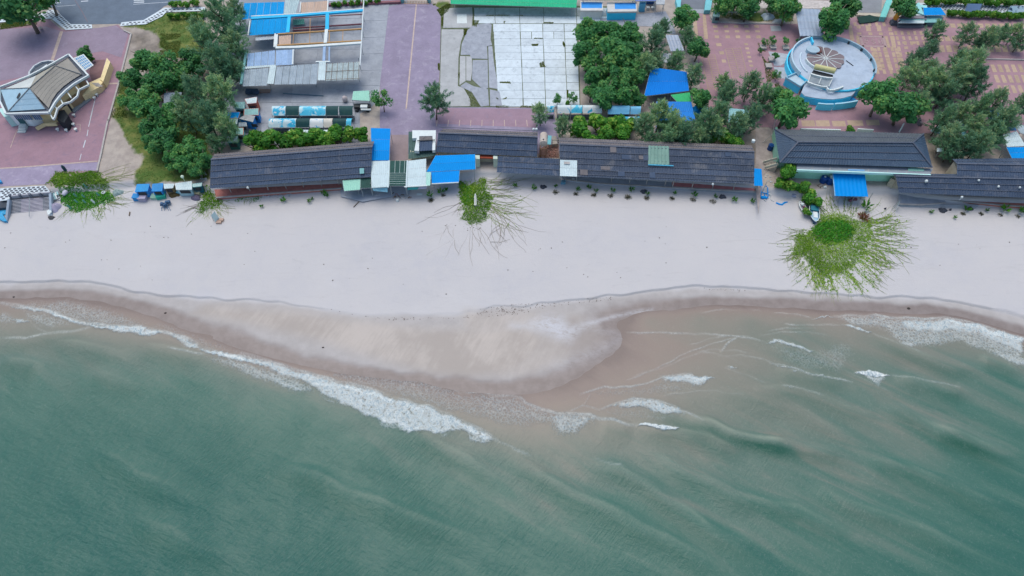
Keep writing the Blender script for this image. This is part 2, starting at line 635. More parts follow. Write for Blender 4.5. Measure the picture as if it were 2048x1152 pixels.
def ground_material():
    N = Nodes('sand_and_earth')
    pos = N.n('ShaderNodeNewGeometry').outputs['Position']
    n_big = N.noise(pos, .06, 5, .6)
    n_mid = N.noise(pos, .5, 6, .65)
    n_fine = N.noise(pos, 5.0, 5, .7)
    sand = N.mix(N.ramp(n_big, .3, .7), col('#c4c5ce'), col('#cecdd2'))
    sand = N.mix(N.ramp(n_mid, .3, .75), sand, col('#cacad0'))
    sand = N.mix(N.math('MULTIPLY', N.ramp(n_fine, .5, .8), .28), sand, col('#a9abb4'))
    marks = N.noise(N.mapped(pos, (.35, 1.3, 1)), .45, 7, .75, 1.2)            # faint foot and tide marks along the shore
    sand = N.mix(N.math('MULTIPLY', N.ramp(marks, .54, .74), .3), sand, col('#a8a8ae'))
    tracks = N.noise(N.mapped(pos, (.05, .9, 1), (0, 0, R(4))), 1.0, 6, .7, 1.6)
    sand = N.mix(N.math('MULTIPLY', N.ramp(tracks, .6, .7), .22), sand, col('#b0aeb2'))
    pale = N.noise(N.mapped(pos, (.3, .8, 1), (0, 0, R(-8))), .25, 6, .7, .8)
    sand = N.mix(N.math('MULTIPLY', N.ramp(pale, .55, .75), .35), sand, col('#d0d2da'))
    # damp apron, spit and wet band, told apart by how the sand is soaked
    streak = N.noise(N.mapped(pos, (.28, 1.5, 1), (0, 0, R(62))), .8, 5, .7, .6)
    streak = N.math('ADD', N.math('MULTIPLY', streak, N.ramp(n_big, .35, .65, .15, 1)), N.math('MULTIPLY', n_big, .3))
    spit = N.mix(N.ramp(streak, .25, .75), col('#b2aba8'), col('#c5bebb'))
    soak = N.attr('soak')
    wetc = N.mix(N.ramp(n_mid, .3, .7), col('#877d7b'), col('#958c8b'))
    c = N.mix(N.attr('damp'), sand, N.mix(N.ramp(n_mid, .3, .7), col('#b3b0b2'), col('#bdbabd')))
    c = N.mix(N.attr('spit'), c, spit)
    c = N.mix(soak, c, wetc)
    foam_dry = N.noise(N.mapped(pos, (.8, 1.4, 1)), 1.1, 8, .8, .8)
    res = N.math('MULTIPLY', N.attr('residue'), N.ramp(foam_dry, .3, .58))
    c = N.mix(res, c, col('#cdd0db'))
    land = N.mix(N.ramp(n_mid, .3, .7), col('#a59d9b'), col('#bdb5b0'))
    dirt = N.mix(N.ramp(n_mid, .3, .7), col('#6b6660'), col('#8d847c'))
    c = N.mix(N.attr('land'), c, land)
    c = N.mix(N.attr('dirt'), c, dirt)
    gcol = N.mix(N.ramp(n_fine, .3, .7), col('#3f5f2d'), col('#5d7a38'))
    gcol = N.mix(N.ramp(n_mid, .35, .75), gcol, col('#848a50'))
    c = N.mix(N.ramp(N.math('ADD', N.attr('grass'), N.math('MULTIPLY', N.math('SUBTRACT', n_fine, .5), .5)), .25, .6), c, gcol)
    rough = N.ramp(soak, 0, 1, .95, .42)
    h = N.math('ADD', N.math('MULTIPLY', n_fine, .5), N.math('MULTIPLY', n_mid, 1.2))
    N.bump(N.math('MULTIPLY', h, N.ramp(soak, 0, 1, 1, .15)), .25, .25)
    return N.done(c, rough, .3)


def a_soak(X, Y):
    z = height(X, Y)
    n = vnoise(X, Y, .5, 11) * .03 + vnoise(X, Y, 1.7, 12) * .015
    return np.where(Y < edge_y(SC, X), smooth(z + n, .27 + .14 * smooth(X, 3, 14) * smooth(X, 34, 24), .15), 0)


def a_damp(X, Y):
    d = edge_y(SC, X) - Y + vnoise(X, Y, .8, 5) * .25
    return smooth(d, -.3, .9)


def a_res(X, Y):
    s = np.zeros(X.shape)
    for poly, e, d in RESIDUE:
        s = np.maximum(s, soft(X, Y, poly, e * 2) * d)
    return s


gx = axis([(-900, -130, 40), (-130, -104, 2), (-104, 104, .3), (104, 130, 2), (130, 901, 40)])
gy = axis([(-700, 0, 40), (0, 34, 2), (34, 62, .5), (62, 66, .3), (66, 76, .15), (76, 78, .3), (78, 98, .4), (98, 150, 1.0), (150, 200, 4), (200, 1000, 50)])
ground = grid_object('ground', gx, gy, lambda X, Y: height(X, Y) + (vnoise(X, Y, 1.1, 21) * .02 + vnoise(X, Y, .25, 22) * .05) * (Y < edge_y(LE, X)) * (Y > 60),
                     ground_material(),
                     {'soak': a_soak, 'damp': a_damp, 'residue': a_res,
                      'spit': lambda X, Y: np.maximum(soft(X, Y, SPIT, 1.6), .8 * soft(X, Y, SPIT_TIP, 1.8)),
                      'land': lambda X, Y: smooth(Y - edge_y(LE, X), .2, 1.5),
                      'grass': a_mix(GRASS, 1.0), 'dirt': a_mix(DIRT, 1.0)})

# ---------------------------------------------------------------- sea
CRESTS = [(33, [(200, 660), (520, 670), (650, 685), (780, 730), (900, 780), (1050, 830), (1200, 860)], .22), (33, [(1190, 605), (1450, 650), (1640, 680), (1760, 750)], .32),
          (33, [(1150, 780), (1340, 850), (1440, 900), (1600, 960), (1780, 1030), (1950, 1100)], .3), (33, [(-120, 840), (0, 880), (170, 930), (350, 985), (700, 1050)], .3),
          (33, [(1090, 340), (1250, 400), (1450, 480), (1600, 530), (1850, 570)], .25), (33, [(1750, 480), (1900, 510), (2048, 600)], .25),
          (33, [(430, 390), (560, 395), (720, 455), (850, 530), (975, 590)], .22), (33, [(440, 530), (640, 575), (780, 612), (960, 650)], .22),
          (32, [(1180, 880), (1330, 905), (1470, 960), (1600, 1010), (1800, 1065), (2000, 1115), (2250, 1190)], .3), (32, [(1050, 1030), (1250, 1045), (1430, 1075), (1580, 1115), (1760, 1185), (1980, 1290)], .28),
          (32, [(870, 1000), (1000, 1030), (1130, 1045)], .2), (33, [(0, 690), (200, 690), (400, 730), (700, 840), (900, 950), (1100, 1010)], .15),
          (35, [(-30, 90), (120, 200), (250, 290), (400, 360), (560, 430), (800, 560), (950, 640)], .3),
          (35, [(250, 140), (440, 185), (560, 260), (680, 350), (830, 440), (1100, 560)], .3),
          (35, [(480, 90), (700, 200), (900, 290), (1150, 340), (1350, 440), (1500, 540)], .28),
          (35, [(950, 60), (1150, 95), (1300, 130), (1400, 190)], .3), (35, [(1350, 140), (1600, 190), (1750, 240), (2040, 380)], .28),
          (35, [(1650, 10), (1880, 90), (2040, 150)], .28), (35, [(1180, 250), (1400, 340), (1650, 430), (1900, 560)], .26),
          (30, [(0, 390), (150, 405), (270, 375), (370, 370), (540, 330)], .18), (30, [(800, 415), (980, 455), (1100, 480), (1250, 515)], .2),
          (30, [(300, 415), (430, 430), (600, 460), (800, 495)], .22), (30, [(0, 515), (170, 550), (280, 558)], .24),
          (30, [(520, 580), (700, 640), (900, 680)], .18), (34, [(1050, 150), (1300, 240), (1500, 310), (1700, 400), (1960, 500)], .26),
          (34, [(350, 90), (600, 220), (800, 330)], .2), (34, [(520, 370), (700, 460), (1000, 560)], .2), (34, [(1650, 40), (1780, 90), (1950, 200), (2040, 280)], .2)]
FOAM = [  # tile, outline, softness in metres, cover
    (31, [(0, 510), (150, 560), (330, 615), (480, 655), (600, 690), (800, 735), (980, 800), (1200, 855), (1350, 910), (1500, 980), (1620, 1045), (1675, 1085), (1600, 1090),
          (1450, 1020), (1300, 1030), (1180, 1015), (1060, 1025), (900, 960), (760, 900), (620, 840), (480, 760), (420, 720), (380, 690), (200, 640), (0, 545)], .45, .74),
    (31, [(430, 670), (640, 710), (800, 745), (1000, 815), (1200, 870), (1150, 900), (980, 850), (800, 790), (600, 740), (440, 720)], .5, .86),
    (31, [(800, 880), (960, 930), (1100, 990), (1300, 1000), (1260, 1030), (1050, 1020), (900, 960)], .5, .84),
    (31, [(1250, 890), (1500, 985), (1670, 1085), (1560, 1060), (1350, 950)], .4, .9),
    (31, [(-150, 520), (0, 570), (250, 650), (420, 720), (420, 760), (330, 755), (200, 720), (0, 650), (-150, 590)], .7, .5),
    (31, [(100, 640), (330, 715), (420, 760), (300, 745), (150, 700)], .5, .65),
    (31, [(450, 760), (600, 840), (560, 850), (500, 800)], .5, .55), (31, [(860, 940), (1000, 990), (1000, 1020), (900, 990)], .5, .5),
    (31, [(1280, 1030), (1360, 1030), (1340, 1060), (1290, 1050)], .5, .5), (31, [(1480, 1040), (1650, 1085), (1600, 1110), (1490, 1080)], .5, .62),
    (30, [(30, 195), (110, 212), (250, 228), (340, 250), (420, 285), (520, 315), (600, 325), (720, 322), (830, 330), (900, 345), (980, 368), (900, 375), (820, 378), (740, 370), (640, 350),
          (560, 335), (450, 310), (360, 290), (300, 258), (120, 225)], .35, .78),
    (30, [(300, 240), (400, 275), (520, 318), (640, 335), (620, 350), (440, 305), (330, 275)], .3, .95),
    (30, [(980, 365), (1080, 390), (1150, 425), (1175, 460), (1110, 455), (1050, 420)], .35, .68),
    (30, [(1150, 450), (1250, 475), (1400, 500), (1480, 520), (1500, 545), (1380, 525), (1240, 495)], .4, .95),
    (30, [(60, 280), (160, 295), (170, 310), (100, 308)], .35, .72), (30, [(0, 250), (60, 265), (90, 300), (30, 310), (0, 300)], .6, .42),
    (30, [(60, 215), (240, 190), (400, 180), (560, 215), (700, 260), (860, 315), (720, 325), (520, 320), (330, 260), (120, 232)], 1.0, .4),
    (30, [(120, 235), (300, 265), (420, 320), (300, 335), (200, 320)], .8, .4),
    (30, [(880, 320), (1000, 330), (1150, 390), (1300, 440), (1450, 485), (1300, 478), (1150, 440), (1000, 375)], .8, .3),
    (30, [(1190, 500), (1400, 530), (1600, 590), (1820, 690), (1800, 720), (1600, 670), (1400, 600), (1250, 540)], .8, .42),
    (31, [(480, 640), (640, 625), (900, 640), (1100, 640), (1280, 690), (1430, 770), (1700, 780), (1897, 850), (1897, 1000), (1750, 980), (1400, 900), (1150, 830), (800, 725)], 1.0, .36),
    (32, [(0, 825), (100, 822), (270, 850), (340, 890), (460, 935), (590, 960), (800, 968), (855, 1000), (780, 1040), (700, 1110), (560, 1110), (500, 1030), (300, 1030), (0, 980)], .9, .4),
    (32, [(500, 960), (800, 968), (855, 1000), (760, 1040), (700, 1100), (570, 1100), (520, 1020)], .7, .55),
    (32, [(1300, 700), (1400, 680), (1520, 675), (1600, 695), (1700, 720), (1620, 735), (1540, 760), (1430, 735), (1330, 725)], .5, .72),
    (32, [(1430, 690), (1560, 690), (1690, 718), (1600, 730), (1480, 725)], .4, .85),
    (32, [(860, 930), (960, 898), (1110, 850), (1280, 868), (1400, 910), (1475, 955), (1440, 968), (1330, 965), (1220, 935), (1100, 910), (960, 915)], .4, .68),
    (32, [(1180, 780), (1300, 720), (1400, 740), (1560, 790), (1300, 820), (880, 830), (800, 800), (1000, 780)], 1.0, .3),
    (32, [(880, 940), (1100, 925), (1400, 970), (1380, 1010), (1000, 990)], 1.0, .28),
    (32, [(1125, 1045), (1180, 1035), (1260, 1038), (1330, 1045), (1430, 1073), (1390, 1082), (1340, 1080), (1260, 1062), (1180, 1060)], .22, 1.25),
    (33, [(975, 585), (1060, 574), (1140, 585), (1200, 603), (1130, 612), (1050, 608)], .25, 1.25), (33, [(1030, 605), (1170, 610), (1160, 640), (1120, 670), (1080, 640)], .4, .6),
    (33, [(890, 285), (960, 290), (1085, 332), (1020, 325)], .22, .95), (33, [(690, 238), (780, 234), (850, 238), (770, 241)], .2, .9),
    (33, [(850, 230), (940, 222), (1040, 228), (1110, 215), (1200, 238), (1300, 240), (1420, 245), (1560, 238), (1680, 262), (1800, 290), (1900, 330), (2048, 365), (2048, 545), (1950, 520),
          (1850, 470), (1760, 440), (1660, 390), (1540, 400), (1430, 415), (1330, 420), (1250, 390), (1190, 330), (1110, 300), (960, 285)], .8, .5),
    (33, [(1240, 245), (1400, 250), (1560, 242), (1700, 275), (1860, 325), (2048, 370), (2048, 470), (1880, 400), (1750, 350), (1600, 330), (1440, 335), (1300, 320)], .9, .72),
    (33, [(1560, 240), (1700, 268), (1850, 312), (2048, 366), (2048, 400), (1850, 350), (1680, 300), (1540, 262)], .4, .85),
    (33, [(1800, 400), (1900, 450), (2048, 490), (2048, 545), (1930, 510)], .5, .6), (33, [(1250, 385), (1400, 400), (1330, 425), (1270, 410)], .5, .65),
    (33, [(410, 395), (470, 378), (560, 390), (720, 455), (700, 465), (560, 415), (480, 400)], .3, .75),
    (33, [(450, 410), (720, 465), (870, 400), (960, 420), (940, 520), (880, 570), (640, 560), (520, 480)], 1.2, .3),
    (33, [(440, 528), (530, 540), (640, 575), (560, 556)], .2, .85), (33, [(710, 600), (780, 612), (840, 622), (770, 618)], .2, .8), (33, [(515, 668), (600, 676), (560, 680)], .2, .6),
    (33, [(170, 540), (230, 555), (200, 560)], .25, .8), (33, [(580, 575), (640, 578), (600, 600)], .3, .6), (33, [(-60, 610), (40, 606), (105, 632), (20, 640), (-40, 625)], .35, .8)]
LINES = [  # thin bright edges of spent waves: tile, line, half width, cover
    (30, [(20, 192), (110, 212), (250, 230), (340, 255), (420, 290), (520, 318), (620, 326), (720, 324), (830, 331), (900, 346), (980, 368), (1080, 392), (1150, 428), (1180, 460), (1300, 486), (1480, 518), (1600, 560)], .26, 1.0),
    (31, [(-60, 495), (0, 512), (150, 562), (330, 617), (480, 657), (600, 692), (800, 737), (980, 802), (1200, 857), (1350, 912), (1500, 982), (1620, 1047), (1675, 1085)], .28, 1.0),
    (33, [(850, 230), (940, 222), (1040, 228), (1110, 216), (1200, 238), (1300, 241), (1420, 246), (1560, 239), (1680, 263), (1800, 291), (1900, 331), (2048, 366), (2150, 400)], .2, .9),
    (31, [(1130, 632), (1250, 665), (1285, 690), (1360, 730), (1430, 775)], .12, .6), (31, [(1430, 765), (1550, 765), (1720, 780), (1830, 800), (1897, 845)], .14, .7),
    (32, [(60, 825), (190, 830), (290, 852), (330, 885), (460, 932), (600, 962), (790, 965), (860, 998), (960, 1005), (1040, 1035), (1130, 1047)], .22, .85),
    (32, [(720, 825), (820, 800), (900, 770), (1000, 765), (1090, 772), (1200, 745), (1300, 705), (1400, 680), (1520, 676)], .14, .7),
    (32, [(860, 932), (960, 898), (1110, 850), (1280, 868), (1400, 910), (1475, 955), (1600, 1010)], .16, .8), (32, [(640, 950), (740, 900), (860, 932)], .1, .5), (32, [(750, 900), (800, 820)], .08, .4),
    (32, [(1060, 720), (1200, 670), (1350, 600), (1450, 545), (1570, 495), (1700, 450), (1850, 415)], .1, .5), (32, [(1060, 383), (1300, 380), (1550, 385), (1750, 395), (1944, 412)], .13, .5),
    (32, [(1500, 470), (1650, 420), (1800, 398), (1944, 405)], .1, .3), (32, [(1560, 520), (1700, 500), (1850, 510), (1944, 530)], .1, .28), (32, [(1100, 690), (1300, 640), (1460, 570), (1600, 520)], .1, .25),
    (33, [(380, 350), (520, 325), (660, 330), (800, 345)], .11, .35), (33, [(430, 320), (560, 300), (720, 300)], .1, .28), (33, [(120, 480), (260, 470), (400, 500), (520, 560)], .1, .28), (33, [(160, 560), (300, 600), (420, 650)], .1, .25),
    (33, [(0, 455), (90, 462), (200, 490), (300, 540)], .1, .25), (33, [(900, 560), (1050, 640), (1200, 700)], .1, .2), (32, [(1320, 830), (1500, 800), (1700, 790), (1900, 830)], .1, .25),
    (32, [(1730, 515), (1770, 470), (1850, 415)], .13, .65), (33, [(0, 340), (200, 350), (330, 370), (420, 395)], .12, .5),
    (33, [(440, 530), (530, 542), (640, 577), (720, 602), (860, 622), (960, 648)], .12, .65), (33, [(520, 668), (640, 684), (780, 732)], .12, .45),
    (33, [(540, 278), (700, 280), (890, 286)], .12, .5), (33, [(470, 210), (600, 215), (700, 236)], .1, .4), (33, [(1200, 604), (1400, 634), (1560, 660), (1640, 680)], .12, .45),
    (33, [(1085, 335), (1250, 400), (1400, 460)], .12, .4), (33, [(0, 205), (160, 185), (380, 195)], .1, .3), (30, [(0, 392), (150, 402), (270, 376), (370, 368), (540, 332)], .2, .5),
    (30, [(980, 452), (1100, 478), (1200, 492)], .14, .6), (30, [(160, 300), (250, 360), (290, 375)], .1, .4), (30, [(0, 188), (60, 200)], .15, .5), (30, [(1150, 425), (1180, 462), (1300, 488)], .15, .8),
    (31, [(1675, 1085), (1800, 1145), (1897, 1190)], .14, .45), (35, [(330, 150), (380, 165), (440, 188)], .12, .5), (35, [(0, 115), (60, 140)], .12, .5)]


def sea_depth(X, Y):
    return -height(X, Y)


FOAM_W = [(poly_from(t, p), e, d) for t, p, e, d in FOAM]
LINE_W = [(poly_from(t, p), w, d) for t, p, w, d in LINES]
CREST_W = [(poly_from(t, p), a) for t, p, a in CRESTS]


def foam_field(X, Y):
    s = np.zeros(X.shape)
    wx = X + vnoise(X, Y, 1.1, 31) * .35 + vnoise(X, Y, 3.2, 32) * .15
    wy = Y + vnoise(X, Y, 1.1, 33) * .3 + vnoise(X, Y, 3.2, 34) * .15
    for poly, e, d in FOAM_W:
        s = np.maximum(s, soft(wx, wy, poly, e) * d)
    return s


def line_field(X, Y):
    s = np.zeros(X.shape)
    for poly, w, d in LINE_W:
        a = np.array(poly)
        lo, hi = a.min(0) - 1.5, a.max(0) + 1.5
        m = (X > lo[0]) & (X < hi[0]) & (Y > lo[1]) & (Y < hi[1])
        if m.any():
            dd = dist_poly(X[m] + vnoise(X[m], Y[m], .9, 35) * .15, Y[m] + vnoise(X[m], Y[m], .8, 36) * .2, poly)
            taper = smooth(dd[2], 0, .12) * smooth(1 - dd[2], 0, .12)
            s[m] = np.maximum(s[m], (1 - smooth(dd[0], w * .5, w * 2.0)) * d * (.3 + .7 * taper) * np.clip(.7 + .5 * vnoise(X[m], Y[m], .7, 37), .15, 1))
    return s


def crest_field(X, Y):
    s = np.zeros(X.shape)
    for poly, amp in CREST_W:
        a = np.array(poly)
        lo, hi = a.min(0) - 6, a.max(0) + 6
        m = (X > lo[0]) & (X < hi[0]) & (Y > lo[1]) & (Y < hi[1])
        if not m.any():
            continue
        d, sd, pos = dist_poly(X[m] + vnoise(X[m], Y[m], .35, 41) * .5, Y[m] + vnoise(X[m], Y[m], .4, 42) * .5, poly)
        u = d * np.where(sd > 0, 1, -1)                              # + = towards the beach
        prof = np.where(u > 0, np.exp(-(u / .9) ** 2), np.exp(-(u / 2.6) ** 2)) - .35 * np.exp(-((u - 2.6) / 1.5) ** 2)
        s[m] += prof * amp * smooth(pos, 0, .25) * smooth(1 - pos, 0, .3)
    return s


def silt_shade_field(X, Y, crest=True):
    """light and dark of each wave put into the water colour, with stirred silt: a thin pale lip on the crest; a dark green band on its seaward side"""
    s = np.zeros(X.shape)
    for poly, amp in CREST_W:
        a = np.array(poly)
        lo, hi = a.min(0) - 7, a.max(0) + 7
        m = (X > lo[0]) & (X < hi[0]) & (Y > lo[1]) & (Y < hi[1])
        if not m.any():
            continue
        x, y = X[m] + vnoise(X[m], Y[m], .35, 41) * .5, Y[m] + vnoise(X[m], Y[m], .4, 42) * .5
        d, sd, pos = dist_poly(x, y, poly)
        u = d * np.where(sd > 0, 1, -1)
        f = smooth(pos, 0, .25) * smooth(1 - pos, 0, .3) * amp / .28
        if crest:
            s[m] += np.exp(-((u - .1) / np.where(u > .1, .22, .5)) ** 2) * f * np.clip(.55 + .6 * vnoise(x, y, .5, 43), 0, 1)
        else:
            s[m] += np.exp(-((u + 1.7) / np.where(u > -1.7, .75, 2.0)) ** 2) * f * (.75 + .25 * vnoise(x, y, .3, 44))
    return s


def sea_z(X, Y):
    d = sea_depth(X, Y)
    far = smooth(np.abs(Y - 45), 80, 40) * smooth(np.abs(X), 160, 110)
    ph = (X * .50 + Y * .86) * .62 + vnoise(X, Y, .05, 51) * 2.6 + vnoise(X, Y, .16, 52) * .8
    sw = (np.sin(ph) + .35 * np.sin(2 * ph + .8)) * .06 * (.55 + .45 * vnoise(X, Y, .07, 53))
    ph2 = (X * .25 + Y * .97) * 1.5 + vnoise(X, Y, .11, 54) * 2.5
    sw2 = np.sin(ph2) * .02 * (.5 + .5 * vnoise(X, Y, .13, 55))
    z = (sw + sw2) * smooth(d, .3, 1.6) + crest_field(X, Y) * smooth(d, .05, .6)
    f = foam_field(X, Y)
    z = z + np.clip(f, 0, 1.2) * (.1 + .05 * vnoise(X, Y, 4.0, 56)) * smooth(d, .02, .4)
    return (z + .01) * far


def sea_material():
    N = Nodes('murky_sea_water')
    pos = N.n('ShaderNodeNewGeometry').outputs['Position']
    d = N.attr('depth')
    n1 = N.noise(N.mapped(pos, (.5, 1.1, 1), (0, 0, R(-25))), .12, 6, .6, .8)           # drifting silt
    dd = N.math('ADD', d, N.math('MULTIPLY', N.math('SUBTRACT', n1, .5), N.ramp(d, .2, 2.0, .1, .8)))
    cr = N.n('ShaderNodeValToRGB')
    e = cr.color_ramp
    stops = [(0, '#8f8583'), (.07, '#9a8f8c'), (.16, '#9f9590'), (.42, '#999791'), (.8, '#87908a'), (1.3, '#738a84'), (2.0, '#60837c'), (2.8, '#537b75'), (3.8, '#487470')]
    tone = lambda h: tuple(max(.004, float(x)) for x in (np.array(lin(h)) - (.035, .040, .045)) / LIGHT * .95)      # less what the surface mirrors of the sky
    e.elements[0].position, e.elements[0].color = 0, (*tone(stops[0][1]), 1)
    e.elements[1].position, e.elements[1].color = 1, (*tone(stops[-1][1]), 1)
    for p, h in stops[1:-1]:
        x = e.elements.new(p / 3.8)
        x.color = (*tone(h), 1)
    xyz0 = N.n('ShaderNodeSeparateXYZ')
    N.l(pos, xyz0.inputs[0])
    band = N.noise(N.mapped(pos, (.045, .3, 1), (0, 0, R(-31))), 1.0, 4, .55, .6)          # long swell bands, their light and dark put into the water colour
    dd = N.math('ADD', dd, N.math('MULTIPLY', N.math('SUBTRACT', band, .5), N.math('MULTIPLY', N.ramp(d, .4, 1.8, .05, 1.0), N.ramp(N.math('ADD', N.math('MULTIPLY', n1, 40), xyz0.outputs[0]), -25, 45, 1.7, 4.2))))
    N.l(N.math('DIVIDE', dd, 3.8), cr.inputs[0])
    cl = N.math('MULTIPLY', N.attr('wave_shade'), N.ramp(d, .1, 1.0, .1, .5))
    c = N.mix(cl, cr.outputs[0], tone('#4b7168'))  # dark seaward side of each wave painted into the water colour
    c = N.mix(N.math('MULTIPLY', N.attr('lip'), .2), c, tone('#aab6aa'))  # sky sheen and stirred silt of the crest, painted as a pale line
    # foam: lace of bubble cells, the denser the cover
    warp = N.n('ShaderNodeTexNoise')
    warp.inputs['Scale'].default_value = 2.2
    N.l(pos, warp.inputs['Vector'])
    wv = N.n('ShaderNodeMix', data_type='VECTOR')
    wv.inputs[0].default_value = .34
    N.l(pos, wv.inputs[4])
    N.l(warp.outputs['Color'], wv.inputs[5])
    v = N.n('ShaderNodeTexVoronoi', feature='DISTANCE_TO_EDGE')
    v.inputs['Scale'].default_value = 3.0
    N.l(wv.outputs[1], v.inputs['Vector'])
    v2 = N.n('ShaderNodeTexVoronoi', feature='DISTANCE_TO_EDGE')
    v2.inputs['Scale'].default_value = 6.5
    N.l(wv.outputs[1], v2.inputs['Vector'])
    lace = N.math('ADD', N.math('MULTIPLY', N.ramp(v.outputs[0], 0, .3), .26), N.math('MULTIPLY', N.ramp(v2.outputs[0], 0, .28), .12))
    lace = N.math('ADD', lace, N.math('MULTIPLY', N.noise(pos, 1.3, 4, .6), .55))
    f = N.attr('foam')
    clot = N.noise(pos, 1.25, 8, .72, 1.3)                                   # boiling, clotted foam of a breaker
    fine = N.noise(N.mapped(pos, (1.6, .8, 1), (0, 0, R(20))), 2.4, 6, .7, .8)
    boil = N.math('ADD', N.ramp(clot, .28, .72, 0, 1.0, False), N.math('MULTIPLY', N.math('SUBTRACT', fine, .5), .7))
    lace = N.math('ADD', lace, N.math('MULTIPLY', N.math('SUBTRACT', fine, .5), 1.1))
    thr = N.mix(N.ramp(f, .45, .8), lace, boil)
    foam = N.ramp(N.math('SUBTRACT', f, thr), N.ramp(f, .4, .8, -.42, -.22), N.ramp(f, .4, .8, .42, .3))
    foam = N.math('MULTIPLY', foam, N.ramp(f, .03, .95, .2, 1.05), clamp=True)
    foam = N.math('MAXIMUM', foam, N.math('MULTIPLY', N.attr('edge'), N.ramp(fine, .3, .7, .35, .8)))
    white = N.mix(N.ramp(N.math('ADD', N.math('MULTIPLY', clot, .6), N.math('MULTIPLY', fine, .4)), .38, .58), col('#9db4c2'), col('#f4fcff'))  # blue-grey shading of the foam lumps put into the foam colour
    c2 = N.mix(foam, c, white)
    # ripples: fine wind chop with a direction of its own, over finer noise
    w1 = N.noise(N.mapped(pos, (.5, 3.0, 1), (0, 0, R(48))), 1.0, 4, .6, .4)
    w2 = N.noise(N.mapped(pos, (.5, 1.5, 1), (0, 0, R(-20))), 1.1, 4, .6, .4)
    xy = N.n('ShaderNodeSeparateXYZ')
    N.l(pos, xy.inputs[0])
    chop = N.math('MULTIPLY', N.ramp(N.noise(pos, .09, 4, .6), .35, .68, .1, 1.0), N.ramp(xy.outputs[0], -20, 35, 1.25, .3))    # the breeze roughens the left side
    h = N.math('ADD', N.math('MULTIPLY', w1, chop), N.math('MULTIPLY', w2, .5))
    h = N.math('MULTIPLY', h, N.ramp(d, .1, 1.2, .12, 1))
    h = N.math('ADD', h, N.math('MULTIPLY', N.math('MULTIPLY', foam, clot), 2.2))
    N.bump(h, .62, .32)
    N.b.inputs['IOR'].default_value = 1.33
    rough = N.ramp(foam, 0, 1, .16, .8)
    return N.done(c2, rough, .34)


sx = axis([(-900, -140, 40), (-140, -103, 2), (-103, 103.1, .24), (105, 140, 2), (140, 901, 40)])
sy = axis([(-700, 0, 40), (0, 18, 1.5), (18, 40, .3), (40, 76, .2), (76, 84, .5)])
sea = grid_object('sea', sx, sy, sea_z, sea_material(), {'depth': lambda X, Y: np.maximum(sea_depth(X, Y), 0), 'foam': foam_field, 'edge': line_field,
                    'lip': silt_shade_field, 'wave_shade': lambda X, Y: silt_shade_field(X, Y, False)},
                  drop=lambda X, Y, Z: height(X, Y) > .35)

# ================================================================ paving and markings
def sheet(name, t, pts, z, m, parent=None, th=.06):
    w = WL(t, pts, z)
    return struct(name, MB().prism([(p.x, p.y) for p in w], z - th, z), m, parent)


def stripes(name, m, segs, z, parent=None, h=.012):
    """painted or inlaid strips: (tile, (x, y), (x, y), width in metres)"""
    b = MB()
    for t, p, q, w in segs:
        a, c = W(t, *p, z), W(t, *q, z)
        d = (c - a).normalized()
        s = Vector((-d.y, d.x, 0)) * w / 2
        b.prism([a - s, c - s, c + s, a + s], z - h, z)
    return struct(name, b, m, parent)


def inst(name, me, parent, loc, rz=0.0, sc=(1, 1, 1)):
    o = bpy.data.objects.new(name, me)
    COL.objects.link(o)
    o.parent = parent
    o.location = Vector(loc) - root_of(parent).location
    o.rotation_euler = (0, 0, rz)
    o.scale = sc
    return o


M_ASPH = mat('#73849a', .9, .85, .12, .4, '#5f6d80', .3)
M_PINK = mat('#a28596', 1, .8, .10, .35, '#7f7791', .5)
M_PURP = mat('#9991ad', 1, .8, .12, .35, '#bab6cc', .55)
M_RED = mat('#ab8b99', 1, .8, .10, .5, '#8a7a90', .5)
M_TAN = mat('#b59f93', 1, .8, .14, .8, '#a08c8c', .4)
M_CONC = mat('#a3abb9', 1, .85, .14, .5, '#7f8898', .5)
M_PALE = mat('#d4e3f1', 1, .85, .10, .6, '#98a6b2', .6, obj_var=.07)
M_KERB = mat('#b5b3b5', 1, .85, .15, .9, '#7e7b78', .4)
M_LINE = mat('#c4b3ac', 1, .7, .2, 2.0, '#a08f98', .5)
M_WLINE = mat('#cfd9e6', 1, .7, .12, 2.0)
M_WHITE = mat('#dde9f0', 1, .6, .06, .8, '#a9b4ba', .3)
M_DARK = mat('#3a4048', 1, .7, .2, 1)
M_DKPAV = mat('#5a5f6c', 1, .8, .2, 2)
M_STEEL = mat('#a9b4bd', 1, .45, .1, 1)
M_WOOD = mat('#6d6156', 1, .8, .25, 2)
M_MINT = mat('#a8e6d6', .95, .6, .06, .7, '#7fb8ac', .35)
M_MINTB = mat('#b4f2e0', 1.45, .6, .05, .7, '#8fc8b8', .3)
M_BLUE = mat('#0094f0', 1, .55, .06, .4, '#1f86da', .3, spec=.08)
M_BLUE2 = mat('#0098f2', 1, .55, .05, .4, '#1f8fe0', .2, spec=.08)
M_CYAN = mat('#4fb4dd', .95, .55, .08, .7, '#8cc4d8', .35)
M_TEAL = mat('#86c3c8', .95, .6, .1, .8, '#6a9da6', .4)
M_TERRA = mat('#c2807a', 1, .8, .16, 1.0, '#6d4442', .5)
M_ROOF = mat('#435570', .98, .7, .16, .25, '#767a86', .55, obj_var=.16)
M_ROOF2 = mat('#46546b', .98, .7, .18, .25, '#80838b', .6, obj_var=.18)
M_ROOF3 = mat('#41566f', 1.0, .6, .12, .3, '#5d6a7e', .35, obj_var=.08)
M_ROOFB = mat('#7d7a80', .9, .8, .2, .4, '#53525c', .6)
M_LATH = mat('#626d82', .8, .6, .25, 2)
M_GREEN = mat('#1f4f4b', 1, .6, .14, .6, '#3a6b64', .35)
